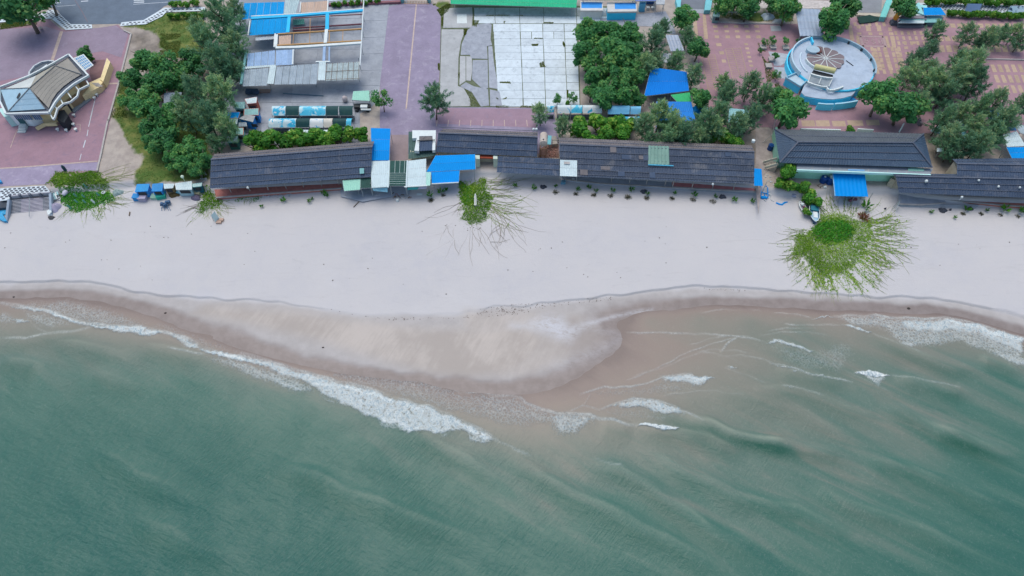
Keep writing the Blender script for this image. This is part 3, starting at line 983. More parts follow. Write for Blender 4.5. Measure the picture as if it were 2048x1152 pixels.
M_SHEETW = mat('#cfe4ee', 1, .55, .07, .5, '#a9bcc6', .35, obj_var=.03)

# road at the top left, with its bay, and the strip of road along the top of the photograph
road = sheet('road', 1, [(-400, -500), (11500, -500), (11500, -60), (1900, -40), (1600, 60), (1440, 200), (1180, 232), (900, 236), (660, 236), (560, 100), (480, 60), (-400, 60)], LZ + .034, M_ASPH)
stripes('road_marking', M_WLINE, [(1, (520, 30), (590, 26), .35), (1, (790, 13), (860, 8), .35), (1, (1305, 3), (1405, 0), .4), (1, (1305, 22), (1405, 20), .4),
                                  (1, (1300, 42), (1640, 20), .14), (1, (560, 62), (740, 48), .1)], LZ + .045)
stripes('road_seam', mat('#7d7480', 1, .9, .2, 1), [(1, (730, 0), (800, 110), .18), (1, (800, 110), (855, 215), .18)], LZ + .042)
plaza_l = sheet('plaza_pavement', 1, [(-600, 290), (200, 250), (480, 190), (600, 290), (900, 290), (1150, 240), (1210, 300), (1280, 330), (1165, 800), (1060, 1240), (950, 1680), (560, 1700), (480, 1790), (-700, 1860)], LZ + .02, M_PINK)
sheet('plaza_pavement', 1, [(-600, 320), (450, 260), (620, 310), (1130, 250), (1250, 330), (1180, 560), (1000, 500), (520, 580), (270, 740), (-600, 900)], LZ + .03, mat('#95899f', 1, .8, .10, .35, '#a49cb2', .5))
sheet('plaza_pavement', 2, [(-500, 590), (230, 545), (940, 500), (935, 580), (540, 595), (450, 710), (-500, 760)], LZ + .03, M_PURP)
stripes('plaza_border', M_LINE, [(1, (600, 305), (505, 600), .75), (2, (0, 560), (240, 546), .3), (2, (240, 546), (935, 490), .3), (1, (1000, 818), (1155, 812), .45),
                                 (2, (550, 140), (770, 137), .1), (2, (770, 137), (768, 210), .1), (2, (100, 360), (140, 250), .12), (2, (140, 250), (165, 190), .12)], LZ + .045)
stripes('plaza_marking', M_WLINE, [(1, (930, 960), (880, 1151), .14), (2, (890, 0), (850, 160), .14), (2, (845, 190), (835, 250), .14), (2, (820, 290), (800, 360), .2), (2, (780, 420), (765, 480), .12)], LZ + .05)
# kerb wall between plaza and verge
b = MB()
kp = [W(1, *q) for q in [(1210, 300), (1282, 335), (1165, 800), (1060, 1180)]] + [W(2, *q) for q in [(1040, 100), (975, 420), (935, 590)]]
for p, q in zip(kp, kp[1:]):
    b.bar(p + Vector((0, 0, .1)), q + Vector((0, 0, .1)), .35, .3)
tag(obj('kerb_wall', b, M_KERB), 'low pale kerb wall between the pink left plaza and the sandy verge', 'kerb wall')

# patterned pavements: dark hexagonal pavers set in pale paving
HEX = MB().disc((0, 0, 0), .36, .25, 0, .012, 6).mesh('dark_paver')
HEX.materials.append(M_DKPAV)


def patterned(t, pts, z, step=(1.05, .62), m=None, maxn=300):
    base = sheet('pavement', t, pts, z, m or M_PALE)
    poly = [tuple(p[:2]) for p in WL(t, pts, z)]
    a = np.array(poly)
    e = Vector((*(a[1] - a[0]), 0)).normalized()
    ang = math.atan2(e.y, e.x)
    c = a.mean(0)
    n = 0
    span = float(np.abs(a - c).max()) + 2
    for j in range(int(-span / step[1]), int(span / step[1]) + 1):
        for i in range(int(-span / step[0]), int(span / step[0]) + 1):
            u, v = (i + .5 * (j % 2)) * step[0], j * step[1]
            x, y = c[0] + u * e.x - v * e.y, c[1] + u * e.y + v * e.x
            xs, ys = np.array([x]), np.array([y])
            if n < maxn and inside(xs, ys, poly)[0] and dist_poly(xs, ys, poly, True)[0][0] > .3:
                inst('dark_paver', HEX, base, (x, y, z), ang + random.uniform(-.04, .04))
                n += 1
    return base


patterned(1, [(-40, 150), (420, 130), (480, 95), (540, 95), (690, 235), (895, 238), (900, 275), (640, 292), (500, 180), (360, 190), (-40, 220)], LZ + .16)
patterned(1, [(1600, 75), (2000, 68), (2000, 104), (1620, 118), (1580, 160), (1420, 235), (1170, 252), (1185, 218), (1400, 195), (1510, 130)], LZ + .16)
patterned(17, [(0, 400), (770, 352), (870, 470), (190, 540), (140, 600), (0, 610)], LZ + .05, (.92, .5))
patterned(20, [(880, 30), (2100, 62), (2100, 150), (1620, 135), (1120, 110), (900, 90)], LZ + .1, (.85, .6))
sheet('pavement', 19, [(560, -20), (1400, -10), (2048, 20), (2048, 105), (1480, 95), (1000, 100), (600, 90)], LZ + .08, mat('#cbc6c8', 1, .8, .2, 1.2, '#8f9088', .6))
sheet('pavement', 3, [(1240, 10), (1960, -30), (1960, -80), (1240, -60)], LZ + .1, M_PALE)

# middle: road lane through the plaza, and the bay strip behind the restaurants
sheet('plaza_lane', 5, [(-190, 430), (-160, 80), (40, 30), (300, 30), (400, 90), (390, 600), (370, 1046), (900, 1046), (1500, 1055), (1560, 1500), (-200, 1500)], LZ + .028, M_PURP)
sheet('plaza_lane', 6, [(340, -20), (1300, -10), (1310, 170), (340, 130)], LZ + .035, mat('#a1899d', 1, .8, .1, .4, '#9189a3', .5))
stripes('lane_marking', M_LINE, [(5, (160, 40), (60, 1060), .3)] + [(6, (x, 95), (x - 4 + (x - 700) * .02, 155), .14) for x in range(360, 1300, 107)], LZ + .05)
sheet('forecourt', 25, [(430, -260), (740, -260), (730, 170), (440, 175)], LZ + .04, mat('#9d8f96', 1, .85, .12, .6))
sheet('forecourt', 4, [(1350, 740), (2016, 735), (2016, 800), (1560, 880), (1350, 830)], 1.75, mat('#a8b3c6', 1, .85, .12, .6, '#8a93a3', .4))

# market apron: concrete bays
apron = sheet('market_apron', 3, [(330, 0), (2020, -20), (2020, 60), (1850, 90), (1735, 1000), (1560, 1110), (1560, 1420), (200, 1420), (250, 820)], LZ + .016, mat('#969eab', 1, .9, .15, .6))


def slab(parent, t, pts, z, m, gap=.0):
    w = WL(t, pts, z)
    c = sum(w, Vector()) / len(w)
    w = [p + (c - p).normalized() * gap for p in w]
    o = obj('concrete_slab', MB().prism([(p.x, p.y) for p in w], z - .09, z), m, parent)
    return o


yy = [20, 205, 368, 528, 690, 840, 985]
for a, c in zip(yy, yy[1:]):
    for x0, x1 in ((1560, 1.0),):
        slab(apron, 3, [(1580 - a * .05, a), (1852 - a * .115, a - 8), (1852 - c * .115, c - 8), (1580 - c * .05, c)], LZ + .05 + random.uniform(0, .02), M_CONC, .07)
for x0, x1 in zip((600, 900, 1200), (900, 1200, 1560)):
    for a, c in ((820, 1000), (1003, 1200), (1203, 1400)):
        slab(apron, 3, [(x0, a), (x1, a), (x1 - 15, c), (x0 - 15, c)], LZ + .05 + random.uniform(0, .02), M_CONC, .07)
for k, (x0, x1) in enumerate(((420, 740), (740, 1130), (1130, 1560))):
    for a, c in ((20, 180), (180, 330), (330, 480), (480, 620), (620, 820)):
        slab(apron, 3, [(x0 + 20, a), (x1 + 20, a), (x1, c), (x0, c)], LZ + .05 + random.uniform(0, .02), M_CONC, .07)

# white concrete lot of separate slabs with weeds in the joints
lot = sheet('concrete_lot', 5, [(400, 60), (440, 40), (2020, 60), (2020, 250), (1740, 240), (1760, 1040), (380, 1050), (390, 600)], LZ + .023, mat('#66705c', 1, .9, .3, .9, '#5a6e42', .6))
rows = [232, 308, 378, 446, 512, 582, 656, 730, 803, 880, 962, 1040]
cols_n = [(906, 1170), (1170, 1390), (1390, 1600), (1600, 1722)]
for i, (a, c) in enumerate(zip(rows, rows[1:])):
    k = .1 * (i - 2)
    for x0, x1 in cols_n:
        sh = i * (3 if x0 > 1000 else 5)
        sh1 = i * 3
        parts = [(x0 + sh, x1 + sh1)] if random.random() < .85 or x1 - x0 < 200 else [(x0 + sh, (x0 + x1) / 2 + sh1), ((x0 + x1) / 2 + sh1, x1 + sh1)]
        for p0, p1 in parts:
            slab(lot, 5, [(p0, a), (p1, a), (p1 + 2, c), (p0 + 2, c)], LZ + .06 + random.uniform(-.012, .03), M_PALE, random.uniform(.05, .13))
M_OLDC = mat('#b6bbc2', 1, .85, .12, .5, '#8f959c', .5, obj_var=.08)
M_GREYC = mat('#a5adbd', 1, .85, .16, .7, '#7d8798', .6, obj_var=.08)
for y0, y1 in ((75, 155), (158, 228)):
    for x0, x1 in ((720, 925), (925, 1165), (1165, 1400), (1400, 1720), (1720, 2020)):
        slab(lot, 5, [(x0, y0), (x1, y0), (x1 + 4, y1), (x0 + 4, y1)], LZ + .06 + random.uniform(-.01, .03), M_PALE if y0 > 100 else mat('#b7c4d0', 1, .85, .15, .7, '#6b7280', .6), .07)
for pts, m in (([(430, 80), (705, 70), (710, 150), (700, 270), (420, 272)], M_OLDC), ([(405, 285), (640, 285), (595, 400), (570, 560), (565, 840), (620, 860), (680, 960), (690, 1035), (385, 1042), (395, 600)], M_OLDC),
               ([(660, 290), (720, 240), (870, 225), (895, 240), (885, 380), (900, 440), (850, 450), (855, 575), (700, 570), (680, 535), (590, 535), (600, 430)], M_GREYC),
               ([(585, 545), (640, 545), (640, 790), (580, 830)], M_OLDC), ([(645, 545), (700, 550), (705, 690), (690, 790), (645, 785)], M_OLDC),
               ([(708, 585), (855, 582), (862, 855), (820, 880), (730, 800), (700, 770)], M_GREYC), ([(860, 450), (900, 450), (915, 600), (935, 720), (960, 870), (870, 855)], M_GREYC),
               ([(585, 840), (640, 800), (720, 840), (860, 870), (870, 1030), (790, 1040), (700, 900)], M_GREYC), ([(875, 870), (970, 890), (1000, 1040), (878, 1035)], M_GREYC),
               ([(555, 140), (650, 138), (655, 228), (555, 228)], M_WHITE)):
    slab(lot, 5, pts, LZ + .06 + random.uniform(.0, .03) + (.04 if m is M_WHITE else 0), m, .05)
slab(lot, 7, [(0, 180), (640, 110), (720, 250), (740, 330), (660, 330), (560, 260), (0, 240)], LZ + .06, M_GREYC)

# right plaza: brick pink with pale inlaid blocks
plaza_r = sheet('plaza_pavement', 7, [(900, 130), (1060, 130), (1080, 200), (1560, 240), (2048, 230), (2180, 170), (4300, 170), (4300, 1300), (1800, 1300), (1640, 1240), (1000, 1240), (950, 560)], LZ + .021, M_RED)
M_INL = mat('#bba694', 1, .8, .12, 1.2, '#a08a86', .4, obj_var=.1)


def block(t, pts, z=LZ + .032):
    w = WL(t, pts, z)
    return obj('inlay_block', MB().prism([(p.x, p.y) for p in w], z - .012, z), M_INL, plaza_r)


for j, (y0, y1) in enumerate(((245, 270), (295, 315), (345, 372))):
    for i, x in enumerate((1100, 1205, 1305, 1405, 1505)):
        s = j * 9
        block(7, [(x + s, y0), (x + 42 + s, y0), (x + 46 + s, y1), (x + 3 + s, y1)])
block(7, [(905, 135), (935, 135), (960, 370), (920, 370)])
block(7, [(1000, 140), (1030, 140), (1055, 380), (1015, 380)])
for x0, x1, k in ((1130, 1180, 0), (1160, 1205, 1), (1185, 1225, 2)):
    block(7, [(x0, 420 + 80 * k), (x1, 420 + 80 * k), (x1 + 8, 450 + 80 * k), (x0 + 8, 450 + 80 * k)])
for k in range(6):
    block(7, [(1405 + 10 * k, 420 + 42 * k), (1440 + 10 * k, 420 + 42 * k), (1446 + 10 * k, 440 + 42 * k), (1411 + 10 * k, 440 + 42 * k)])
segs = []
for k in range(16):
    y = 478 + k * 19
    segs.append((7, (1222 + k * 5, y), (1372 + k * 5, y - 8), .13))
segs += [(7, (1222, 478), (1300, 790), .16), (7, (1290, 470), (1370, 760), .16), (7, (1368, 460), (1440, 740), .16)]
for k in range(18):
    y = 540 + k * 19
    segs.append((7, (985 + k * 4, y), (1118 + k * 5, y - 6), .13))
segs += [(7, (985, 540), (1060, 890), .16), (7, (1050, 535), (1130, 890), .16), (7, (1118, 530), (1200, 860), .16)]
for k in range(7):
    segs.append((7, (942, 165 + k * 32), (1004 + k * 3, 163 + k * 32), .13))
stripes('bay_marking', M_INL, segs, LZ + .036)
# big pattern round the emblem
for x0, x1, ys in ((200, 300, (0, 90, 250, 400)), (420, 520, (0, 90)), (650, 770, (0, 160)), (930, 1040, (0, 160))):
    for y0, y1 in zip(ys, ys[1:]):
        block(27, [(x0 + y0 * .18, y0 + 6), (x1 + y0 * .18, y0 + 6), (x1 + y1 * .18, y1), (x0 + y1 * .18, y1)])
for x0, y0, w, h in ((430, 190, 110, 55), (720, 190, 100, 65), (990, 190, 100, 65), (1250, 190, 110, 70), (1590, 420, 110, 60), (1850, 420, 90, 60), (1640, 550, 100, 65), (1660, 690, 150, 60),
                     (1230, 60, 90, 100)):
    block(27, [(x0, y0), (x0 + w, y0), (x0 + w + 12, y0 + h), (x0 + 12, y0 + h)])
block(27, [(1140, 280), (1215, 280), (1290, 580), (1220, 580)])
block(27, [(1280, 280), (1390, 280), (1440, 580), (1340, 580)])
block(27, [(410, 270), (480, 270), (520, 490), (430, 490)])
for x0, x1, n in ((820, 930, 7), (1090, 1200, 7), (1390, 1490, 6)):
    for k in range(n):
        s = k * 24
        block(27, [(x0 + s, 595 + k * 82), (x1 + s, 595 + k * 82), (x1 + s + 18, 668 + k * 82), (x0 + s + 18, 668 + k * 82)])
M_EMB = mat('#b09aa0', 1, .8, .1, 2)
emb = [(27, (500, 290), (1110, 300), .6), (27, (1100, 290), (1175, 560), .6), (27, (1175, 550), (570, 540), .6), (27, (590, 550), (520, 290), .6)]
glyph = [[(620, 365), (700, 365)], [(690, 365), (700, 415)], [(700, 412), (625, 412)], [(628, 412), (640, 470)], [(635, 468), (715, 468)],
         [(885, 375), (815, 375)], [(815, 375), (825, 422)], [(822, 420), (890, 425)], [(890, 425), (900, 475)], [(900, 475), (830, 475)],
         [(985, 365), (1010, 480)], [(985, 365), (1045, 372)], [(1045, 372), (1085, 430)], [(1085, 430), (1090, 490)], [(1090, 488), (1008, 482)]]
stripes('emblem_marking', M_EMB, emb + [(27, p, q, .3) for p, q in glyph], LZ + .04)
# pattern on the far right
for k in range(5):
    for j in range(5):
        x, y = 640 + k * 62 + j * 13, 425 + j * 52
        block(9, [(x, y), (x + 26, y), (x + 36, y + 42), (x + 8, y + 42)], LZ + .027 + .0004 * k)
for k in range(9):
    x = 420 + k * 66
    block(9, [(x, 205), (x + 26, 205), (x + 36, 238), (x + 9, 238)], LZ + .0295)
for k in range(6):
    for j in range(3):
        x, y = 860 + k * 58 + j * 14, 285 + j * 46
        block(9, [(x, y), (x + 24, y), (x + 32, y + 34), (x + 8, y + 34)], LZ + .027 + .0004 * k)
for k in range(8):
    for j in range(3):
        x, y = 1740 + k * 62 - j * 10, 590 + j * 95
        block(9, [(x + j * 40, y), (x + 34 + j * 40, y), (x + 64 + j * 40, y + 70), (x + 26 + j * 40, y + 70)])
for k in range(13):
    for j, y in enumerate((215, 330, 415)):
        x = 1240 + k * 64 + j * 14
        block(9, [(x, y), (x + 44, y), (x + 62, y + (38, 45, 60)[j]), (x + 14, y + (38, 45, 60)[j])])
for x, y, w, h in ((10, 1100, 120, 55), (140, 1100, 125, 55), (290, 1105, 120, 50), (430, 1100, 140, 50), (600, 1095, 120, 50)):
    block(9, [(x, y), (x + w, y), (x + w + 12, y + h), (x + 12, y + h)])
b = MB()
for p, q in zip([(1700, 545), (1900, 548), (2300, 560)], [(1900, 548), (2300, 560), (2400, 563)]):
    b.bar(W(9, *p) + Vector((0, 0, .12)), W(9, *q) + Vector((0, 0, .12)), .3, .3)
tag(obj('kerb_wall', b, M_KERB), 'low grey kerb under the row of trees on the far right plaza', 'kerb wall')
sheet('path', 8, [(1490, 150), (1640, 200), (1680, 520), (1560, 640), (1520, 1000), (1490, 700), (1495, 420)], LZ - .35 + .4, mat('#a29b9c', 1, .9, .2, .6, '#847d7d', .4))

# ================================================================ roofs and buildings
SHEET_N = {}


def roof_rows(parent, A, B, C, D, rows, m, per=.5, amp=.035, lap=.05, lath=True, name='roof_sheet', lathm=None):
    """A-B upper edge, D-C lower edge (world). One ribbed course per row, each lapping over the next, a pale lath on every joint"""
    A, B, C, D = map(Vector, (A, B, C, D))
    up = Vector((0, 0, 1))
    for i, (f0, f1) in enumerate(zip(rows, rows[1:])):
        obj(name, MB().corrugated(A.lerp(D, f0), B.lerp(C, f0), B.lerp(C, f1), A.lerp(D, f1), per, amp, lap), m, parent)
        if lath and f1 < .999:
            obj('roof_lath', MB().bar(A.lerp(D, f1) + up * (lap + .05), B.lerp(C, f1) + up * (lap + .05), .11, .05), lathm or M_LATH, parent)


def mirror_back(R0, R1, F0, F1, k=1.0):
    """the far eave of a gable, as far behind the ridge as the near one is in front of it"""
    out = []
    for r, f in ((R0, F0), (R1, F1)):
        h = Vector((r.x - f.x, r.y - f.y, 0)) * k
        out.append(Vector((r.x, r.y, f.z + (r.z - f.z) * (1 - k))) + h)
    return out


def walls(parent, pts, z0, z1, m, name='wall', th=.2):
    """four or more upright wall panels round a footprint"""
    n = len(pts)
    b = MB()
    for i in range(n):
        p, q = pts[i], pts[(i + 1) % n]
        b.bar((p[0], p[1], (z0 + z1) / 2), (q[0], q[1], (z0 + z1) / 2), th, z1 - z0)
    return obj(name, b, m, parent)


def gable(name, label, cat, R0, R1, F0, F1, rows, m, back=1.0, mback=None, wallm=None, z0=LZ, ridge=True, inset=3.4, group=None, gable_in=.4):
    loc = (F0 + F1) / 2
    t = thing(name, label, cat, (loc.x, loc.y, z0), group)
    roof_rows(t, R0, R1, F1, F0, rows, m)
    B0, B1 = mirror_back(R0, R1, F0, F1, back)
    if back > 0:
        roof_rows(t, R0, R1, B1, B0, [0, .5, 1], mback or m)
    if ridge:
        obj('ridge_cap', MB().bar(R0 + Vector((0, 0, .09)), R1 + Vector((0, 0, .09)), .35, .08), M_LATH, t)
    ex = (F1 - F0).normalized()
    ey = Vector((-ex.y, ex.x, 0)).normalized()
    if back <= 0:
        B0, B1 = R0, R1
    fp = [F0 + ex * gable_in + ey * inset, F1 - ex * gable_in + ey * inset, B1 - ex * gable_in - ey * .4, B0 + ex * gable_in - ey * .4]
    zw = min(F0.z, B0.z) - .12
    walls(t, fp, z0, zw, wallm or mat('#b9b4a6', 1, .85, .1, .6, '#8d8a80', .4))
    obj('floor', MB().prism([(p.x, p.y) for p in fp], z0 - .9, z0 + .05), mat('#8b8780', 1, .9, .15, .7), t)
    # gable ends
    if back > 0:
        for r, f, bk, s in ((R0, F0, B0, 1), (R1, F1, B1, -1)):
            g = MB().face([f + ex * s * gable_in + Vector((0, 0, -.1)), bk + ex * s * gable_in + Vector((0, 0, -.1)), r + ex * s * gable_in + Vector((0, 0, -.12))])
            obj('gable_end', g, mat('#9a948c', 1, .85, .12, .7), t)
    return t


def posts(parent, t, pts, z0, z1, m=None, r=.09, name='post'):
    for x, y in pts:
        p = W(t, x, y, z0)
        obj(name, MB().tube([p, (p.x, p.y, z1)], r, 6), m or M_KERB, parent)


def terrace(name, label, t, back, front, z, m, depth=1.2, group=None):
    """paved terrace: a raised slab with a lip and a wall down to the sand"""
    a = WL(t, list(back) + list(front)[::-1], z)
    c = sum(a, Vector()) / len(a)
    th = thing(name, label, 'terrace', (c.x, c.y, z - depth), group)
    obj('floor', MB().prism([(p.x, p.y) for p in a], z - depth, z), m, th)
    lip = MB()
    f = WL(t, front, z)
    for p, q in zip(f, f[1:]):
        lip.bar(p + Vector((0, 0, .03)), q + Vector((0, 0, .03)), .3, .16)
    obj('lip', lip, M_KERB, th)
    return th


EZ, RZ = LZ + 2.6, LZ + 4.7
# 1 long dark roof on the left with a terracotta terrace
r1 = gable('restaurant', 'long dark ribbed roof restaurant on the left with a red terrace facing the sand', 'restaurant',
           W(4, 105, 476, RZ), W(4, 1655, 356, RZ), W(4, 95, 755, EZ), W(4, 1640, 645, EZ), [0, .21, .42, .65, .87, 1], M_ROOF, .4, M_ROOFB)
posts(r1, 4, [(300, 790), (482, 778), (658, 768), (830, 755), (996, 740), (1170, 730), (1335, 715)], LZ - .5, EZ - .2)
obj('skylight', MB().slab([W(4, x, y, z) for x, y, z in ((1532, 560, 6.25), (1574, 558, 6.25), (1575, 608, 5.85), (1533, 611, 5.85))], .05), M_TEAL, r1)
obj('roof_patch', MB().slab([W(4, x, y, z) for x, y, z in ((122, 603, 6.28), (300, 590, 6.28), (300, 598, 6.22), (122, 611, 6.22))], .03), M_DARK, r1)
terrace('terrace', 'terracotta tiled terrace along the front of the long left roof', 4, [(112, 650), (1350, 560)], [(155, 842), (700, 800), (1360, 752)], LZ - .5, M_TERRA)
# 2 dark roof in the middle with a brown back slope
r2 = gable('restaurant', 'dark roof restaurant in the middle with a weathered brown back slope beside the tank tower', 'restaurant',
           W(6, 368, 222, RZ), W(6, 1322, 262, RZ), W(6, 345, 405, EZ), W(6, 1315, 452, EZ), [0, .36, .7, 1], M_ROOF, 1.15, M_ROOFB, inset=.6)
obj('roof_lath', MB().bar(W(6, 372, 165, RZ - .7), W(6, 1330, 200, RZ - .7), .12, .06), M_LATH, r2)
for x in (1283, 1310):
    p = W(6, x, 185, LZ + 4.0)
    tag(obj('lamp_globe', MB().tube([p + Vector((0, 0, -1.3)), p], .05, 5).ball(p, .3), M_WHITE), 'white globe lamp at the back corner of the middle dark roof, ' + ('left' if x < 1300 else 'right') + ' of the two', 'lamp')
# 3 low lean-to between
r3 = gable('restaurant', 'low dark lean-to roof left of the white sheet with open sand before it', 'restaurant',
           W(6, 942, 442, EZ + .9), W(6, 1540, 468, EZ + .9), W(6, 928, 600, EZ - .1), W(6, 1538, 634, EZ - .1), [0, .33, .66, 1], M_ROOF, 0, None, ridge=False, inset=3.4)
# 4 long dark roof right of centre
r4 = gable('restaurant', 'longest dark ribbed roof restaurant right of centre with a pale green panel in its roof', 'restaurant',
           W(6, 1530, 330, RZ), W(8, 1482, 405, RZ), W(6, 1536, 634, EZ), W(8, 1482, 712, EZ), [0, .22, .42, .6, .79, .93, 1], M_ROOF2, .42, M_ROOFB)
posts(r4, 8, [(108, 690), (282, 700), (445, 712), (622, 725), (695, 738), (882, 745), (1078, 752), (1278, 762), (1486, 770)], LZ - .5, EZ - .2, M_KERB)
obj('roof_panel', MB().corrugated(W(8, 466, 342, RZ + .3), W(8, 662, 348, RZ + .3), W(8, 666, 527, EZ + 1.15), W(8, 462, 520, EZ + 1.15), .7, .05), mat('#7fa59c', 1, .6, .12, .6, '#5f8a86', .4), r4)
obj('roof_trim', MB().bar(W(8, 462, 526, EZ + 1.2), W(8, 706, 536, EZ + 1.2), .22, .12), M_CYAN, r4)
rng = random.Random(5)
for k in range(9):                                                       # rubbed, patched sheets
    f, x = rng.choice((.1, .31, .5, .69, .85)), rng.uniform(.1, .95)
    A0, B0, C0, D0 = W(6, 1530, 330, RZ + .12), W(8, 1482, 405, RZ + .12), W(8, 1482, 712, EZ + .12), W(6, 1536, 634, EZ + .12)
    p = A0.lerp(B0, x).lerp(D0.lerp(C0, x), f)
    ex, ey = (B0 - A0).normalized(), (D0 - A0).normalized()
    w, h = rng.uniform(.5, 1.0), rng.uniform(.35, .6)
    obj('roof_patch', MB().slab([p - ex * w - ey * h, p + ex * w - ey * h, p + ex * w + ey * h, p - ex * w + ey * h], .02), M_ROOFB if k % 2 else M_ROOF, r4)
terrace('terrace', 'terracotta terrace in front of the right half of the longest dark roof', 8, [(690, 600), (1530, 640)], [(694, 742), (1100, 765), (1535, 786)], LZ - .5, mat('#cc868a', 1, .8, .14, 1, '#9d6d72', .4))
terrace('terrace', 'grey concrete terrace in front of the left half of the longest dark roof', 8, [(-470, 540), (688, 600)], [(-330, 668), (0, 705), (400, 725), (690, 744)], LZ - .52, mat('#a9b4c6', 1, .9, .15, .6, '#8a94a6', .4))
# white sheet on the eave of roof 4
ws = thing('awning', 'square white sheet metal awning set into the eave of the longest dark roof', 'awning', W(6, 1620, 640, 2.0))
roof_rows(ws, W(6, 1537, 478, EZ + 1.2), W(6, 1700, 484, EZ + 1.2), W(6, 1700, 640, EZ + .25), W(6, 1535, 634, EZ + .25), [0, .5, 1], M_SHEETW, .35, .02, .03, False)
posts(ws, 6, [(1545, 700), (1690, 705)], 1.9, EZ, M_STEEL, .06)
obj('tray', MB().slab([W(6, 1575, 495, EZ + 1.3), W(6, 1630, 497, EZ + 1.3), W(6, 1630, 520, EZ + 1.15), W(6, 1575, 518, EZ + 1.15)], .05), M_KERB, ws)
ba = thing('awning', 'narrow bright blue awning at the right end of the longest dark roof', 'awning', W(8, 1515, 760, 2.0))
roof_rows(ba, W(8, 1476, 560, EZ + 1.0), W(8, 1550, 565, EZ + 1.0), W(8, 1562, 730, EZ), W(8, 1480, 728, EZ), [0, 1], M_BLUE2, .35, .02, .03, False)
posts(ba, 8, [(1490, 790), (1555, 795)], 1.9, EZ, M_STEEL, .06)

# 5 hip roof hall on the right
EH, RH = LZ + 4.2, LZ + 6.2
hc = W(10, 560, 400, LZ)
hall = thing('beach_hall', 'large grey hip roofed hall with mint green walls on the right', 'hall', (hc.x, hc.y, LZ))
FL, FR = W(8, 1725, 508, EH), W(10, 1210, 530, EH)
BL, BR = W(8, 1672, 185, EH), W(10, 1130, 218, EH)
RL, RR = W(8, 1900, 312, RH), W(10, 1030, 302, RH)
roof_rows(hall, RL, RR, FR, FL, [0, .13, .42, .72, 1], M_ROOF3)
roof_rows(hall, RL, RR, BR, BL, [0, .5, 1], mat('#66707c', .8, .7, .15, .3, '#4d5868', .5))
for nm, a, q, c in (('left', BL, FL, RL), ('right', FR, BR, RR)):
    up = Vector((0, 0, 1))
    for f0, f1 in ((0, .33), (.33, .66), (.66, 1)):
        A, B = c.lerp(a, f0), c.lerp(q, f0)
        obj('hip_sheet', MB().corrugated(A + up * (.02 + .03 * (1 - f0)), B + up * (.02 + .03 * (1 - f0)), c.lerp(q, f1), c.lerp(a, f1), .5, .035, .05), M_ROOF3, hall)
hips = MB()
for a, q in ((RL, FL), (RL, BL), (RR, FR), (RR, BR), (RL, RR)):
    hips.bar(a + Vector((0, 0, .14)), q + Vector((0, 0, .14)), .28, .1)
obj('ridge_cap', hips, M_LATH, hall)
ex = (FR - FL).normalized()
ey = Vector((-ex.y, ex.x, 0))
foot = [FL + ex * .8 + ey * 2.9, FR - ex * .8 + ey * 2.9, BR - ex * .8 - ey * .8, BL + ex * .8 - ey * .8]
walls(hall, foot, LZ, EH - .05, M_MINT)
obj('floor', MB().prism([(p.x, p.y) for p in foot], LZ, LZ + .2), M_CONC, hall)
for k in range(7):
    p = foot[0].lerp(foot[1], (k + .5) / 7)
    f = obj('window', MB().box((p.x, p.y - .1, LZ + 2.6), 1.6, .12, 1.0), M_DARK, hall)
    obj('sill', MB().box((p.x, p.y - .16, LZ + 2.5), 1.8, .25, .1), M_WHITE, f)
TZ = LZ + 3.5                                                             # flat roof of the front terrace
ft = WL(10, [(-30, 485), (1215, 535), (1190, 588), (620, 568), (0, 545), (-30, 545)], TZ)
deck = obj('terrace_roof', MB().prism([(p.x, p.y) for p in ft], TZ - .15, TZ), mat('#97a3b3', 1, .85, .12, .7, '#7a8696', .4), hall)
fw = WL(10, [(-30, 547), (620, 570), (1190, 592)], TZ)
fas = MB()
for p, q in zip(fw, fw[1:]):
    fas.bar(p + Vector((0, -.12, -.1)), q + Vector((0, -.12, -.1)), .2, .55)
obj('fascia', fas, M_MINTB, hall)
fwl = MB()
for p, q in zip(fw, fw[1:]):
    fwl.bar(Vector((p.x, p.y + 1.2, LZ + 1.4)), Vector((q.x, q.y + 1.2, LZ + 1.4)), .2, 3.9)
obj('front_wall', fwl, mat('#a5e6d2', 1.2, .7, .1, .8, '#7fb4a6', .4), hall)
obj('doorway', MB().slab([W(10, 605, 590, LZ + .2), W(10, 750, 596, LZ + .2), W(10, 748, 622, LZ + .15), W(10, 606, 620, LZ + .15)], .1), mat('#7a4a44', 1, .8, .2, 1), hall)
for x, y in ((120, 500), (280, 512), (450, 520), (630, 530), (805, 540), (980, 548)):
    obj('joint', MB().bar(W(10, x, y, TZ + .01), W(10, x - 8, y + 40, TZ + .01), .1, .03), M_KERB, deck)
obj('roof_strip', MB().slab([W(10, 440, 540, TZ + .12), W(10, 590, 545, TZ + .12), W(10, 592, 558, TZ + .1), W(10, 440, 553, TZ + .1)], .08), mat('#7fb6ec', 1, .5, .05, 1), hall)
obj('roof_hatch', MB().slab([W(10, 990, 530, TZ + .12), W(10, 1135, 535, TZ + .12), W(10, 1133, 556, TZ + .12), W(10, 990, 552, TZ + .12)], .12), M_MINT, hall)
obj('side_wall', MB().prism([tuple(W(8, *q, LZ)[:2]) for q in [(1648, 250), (1665, 250), (1715, 500), (1690, 520)]], LZ, LZ + 2.6), mat('#9fdcc4', 1, .7, .06, .8), hall)
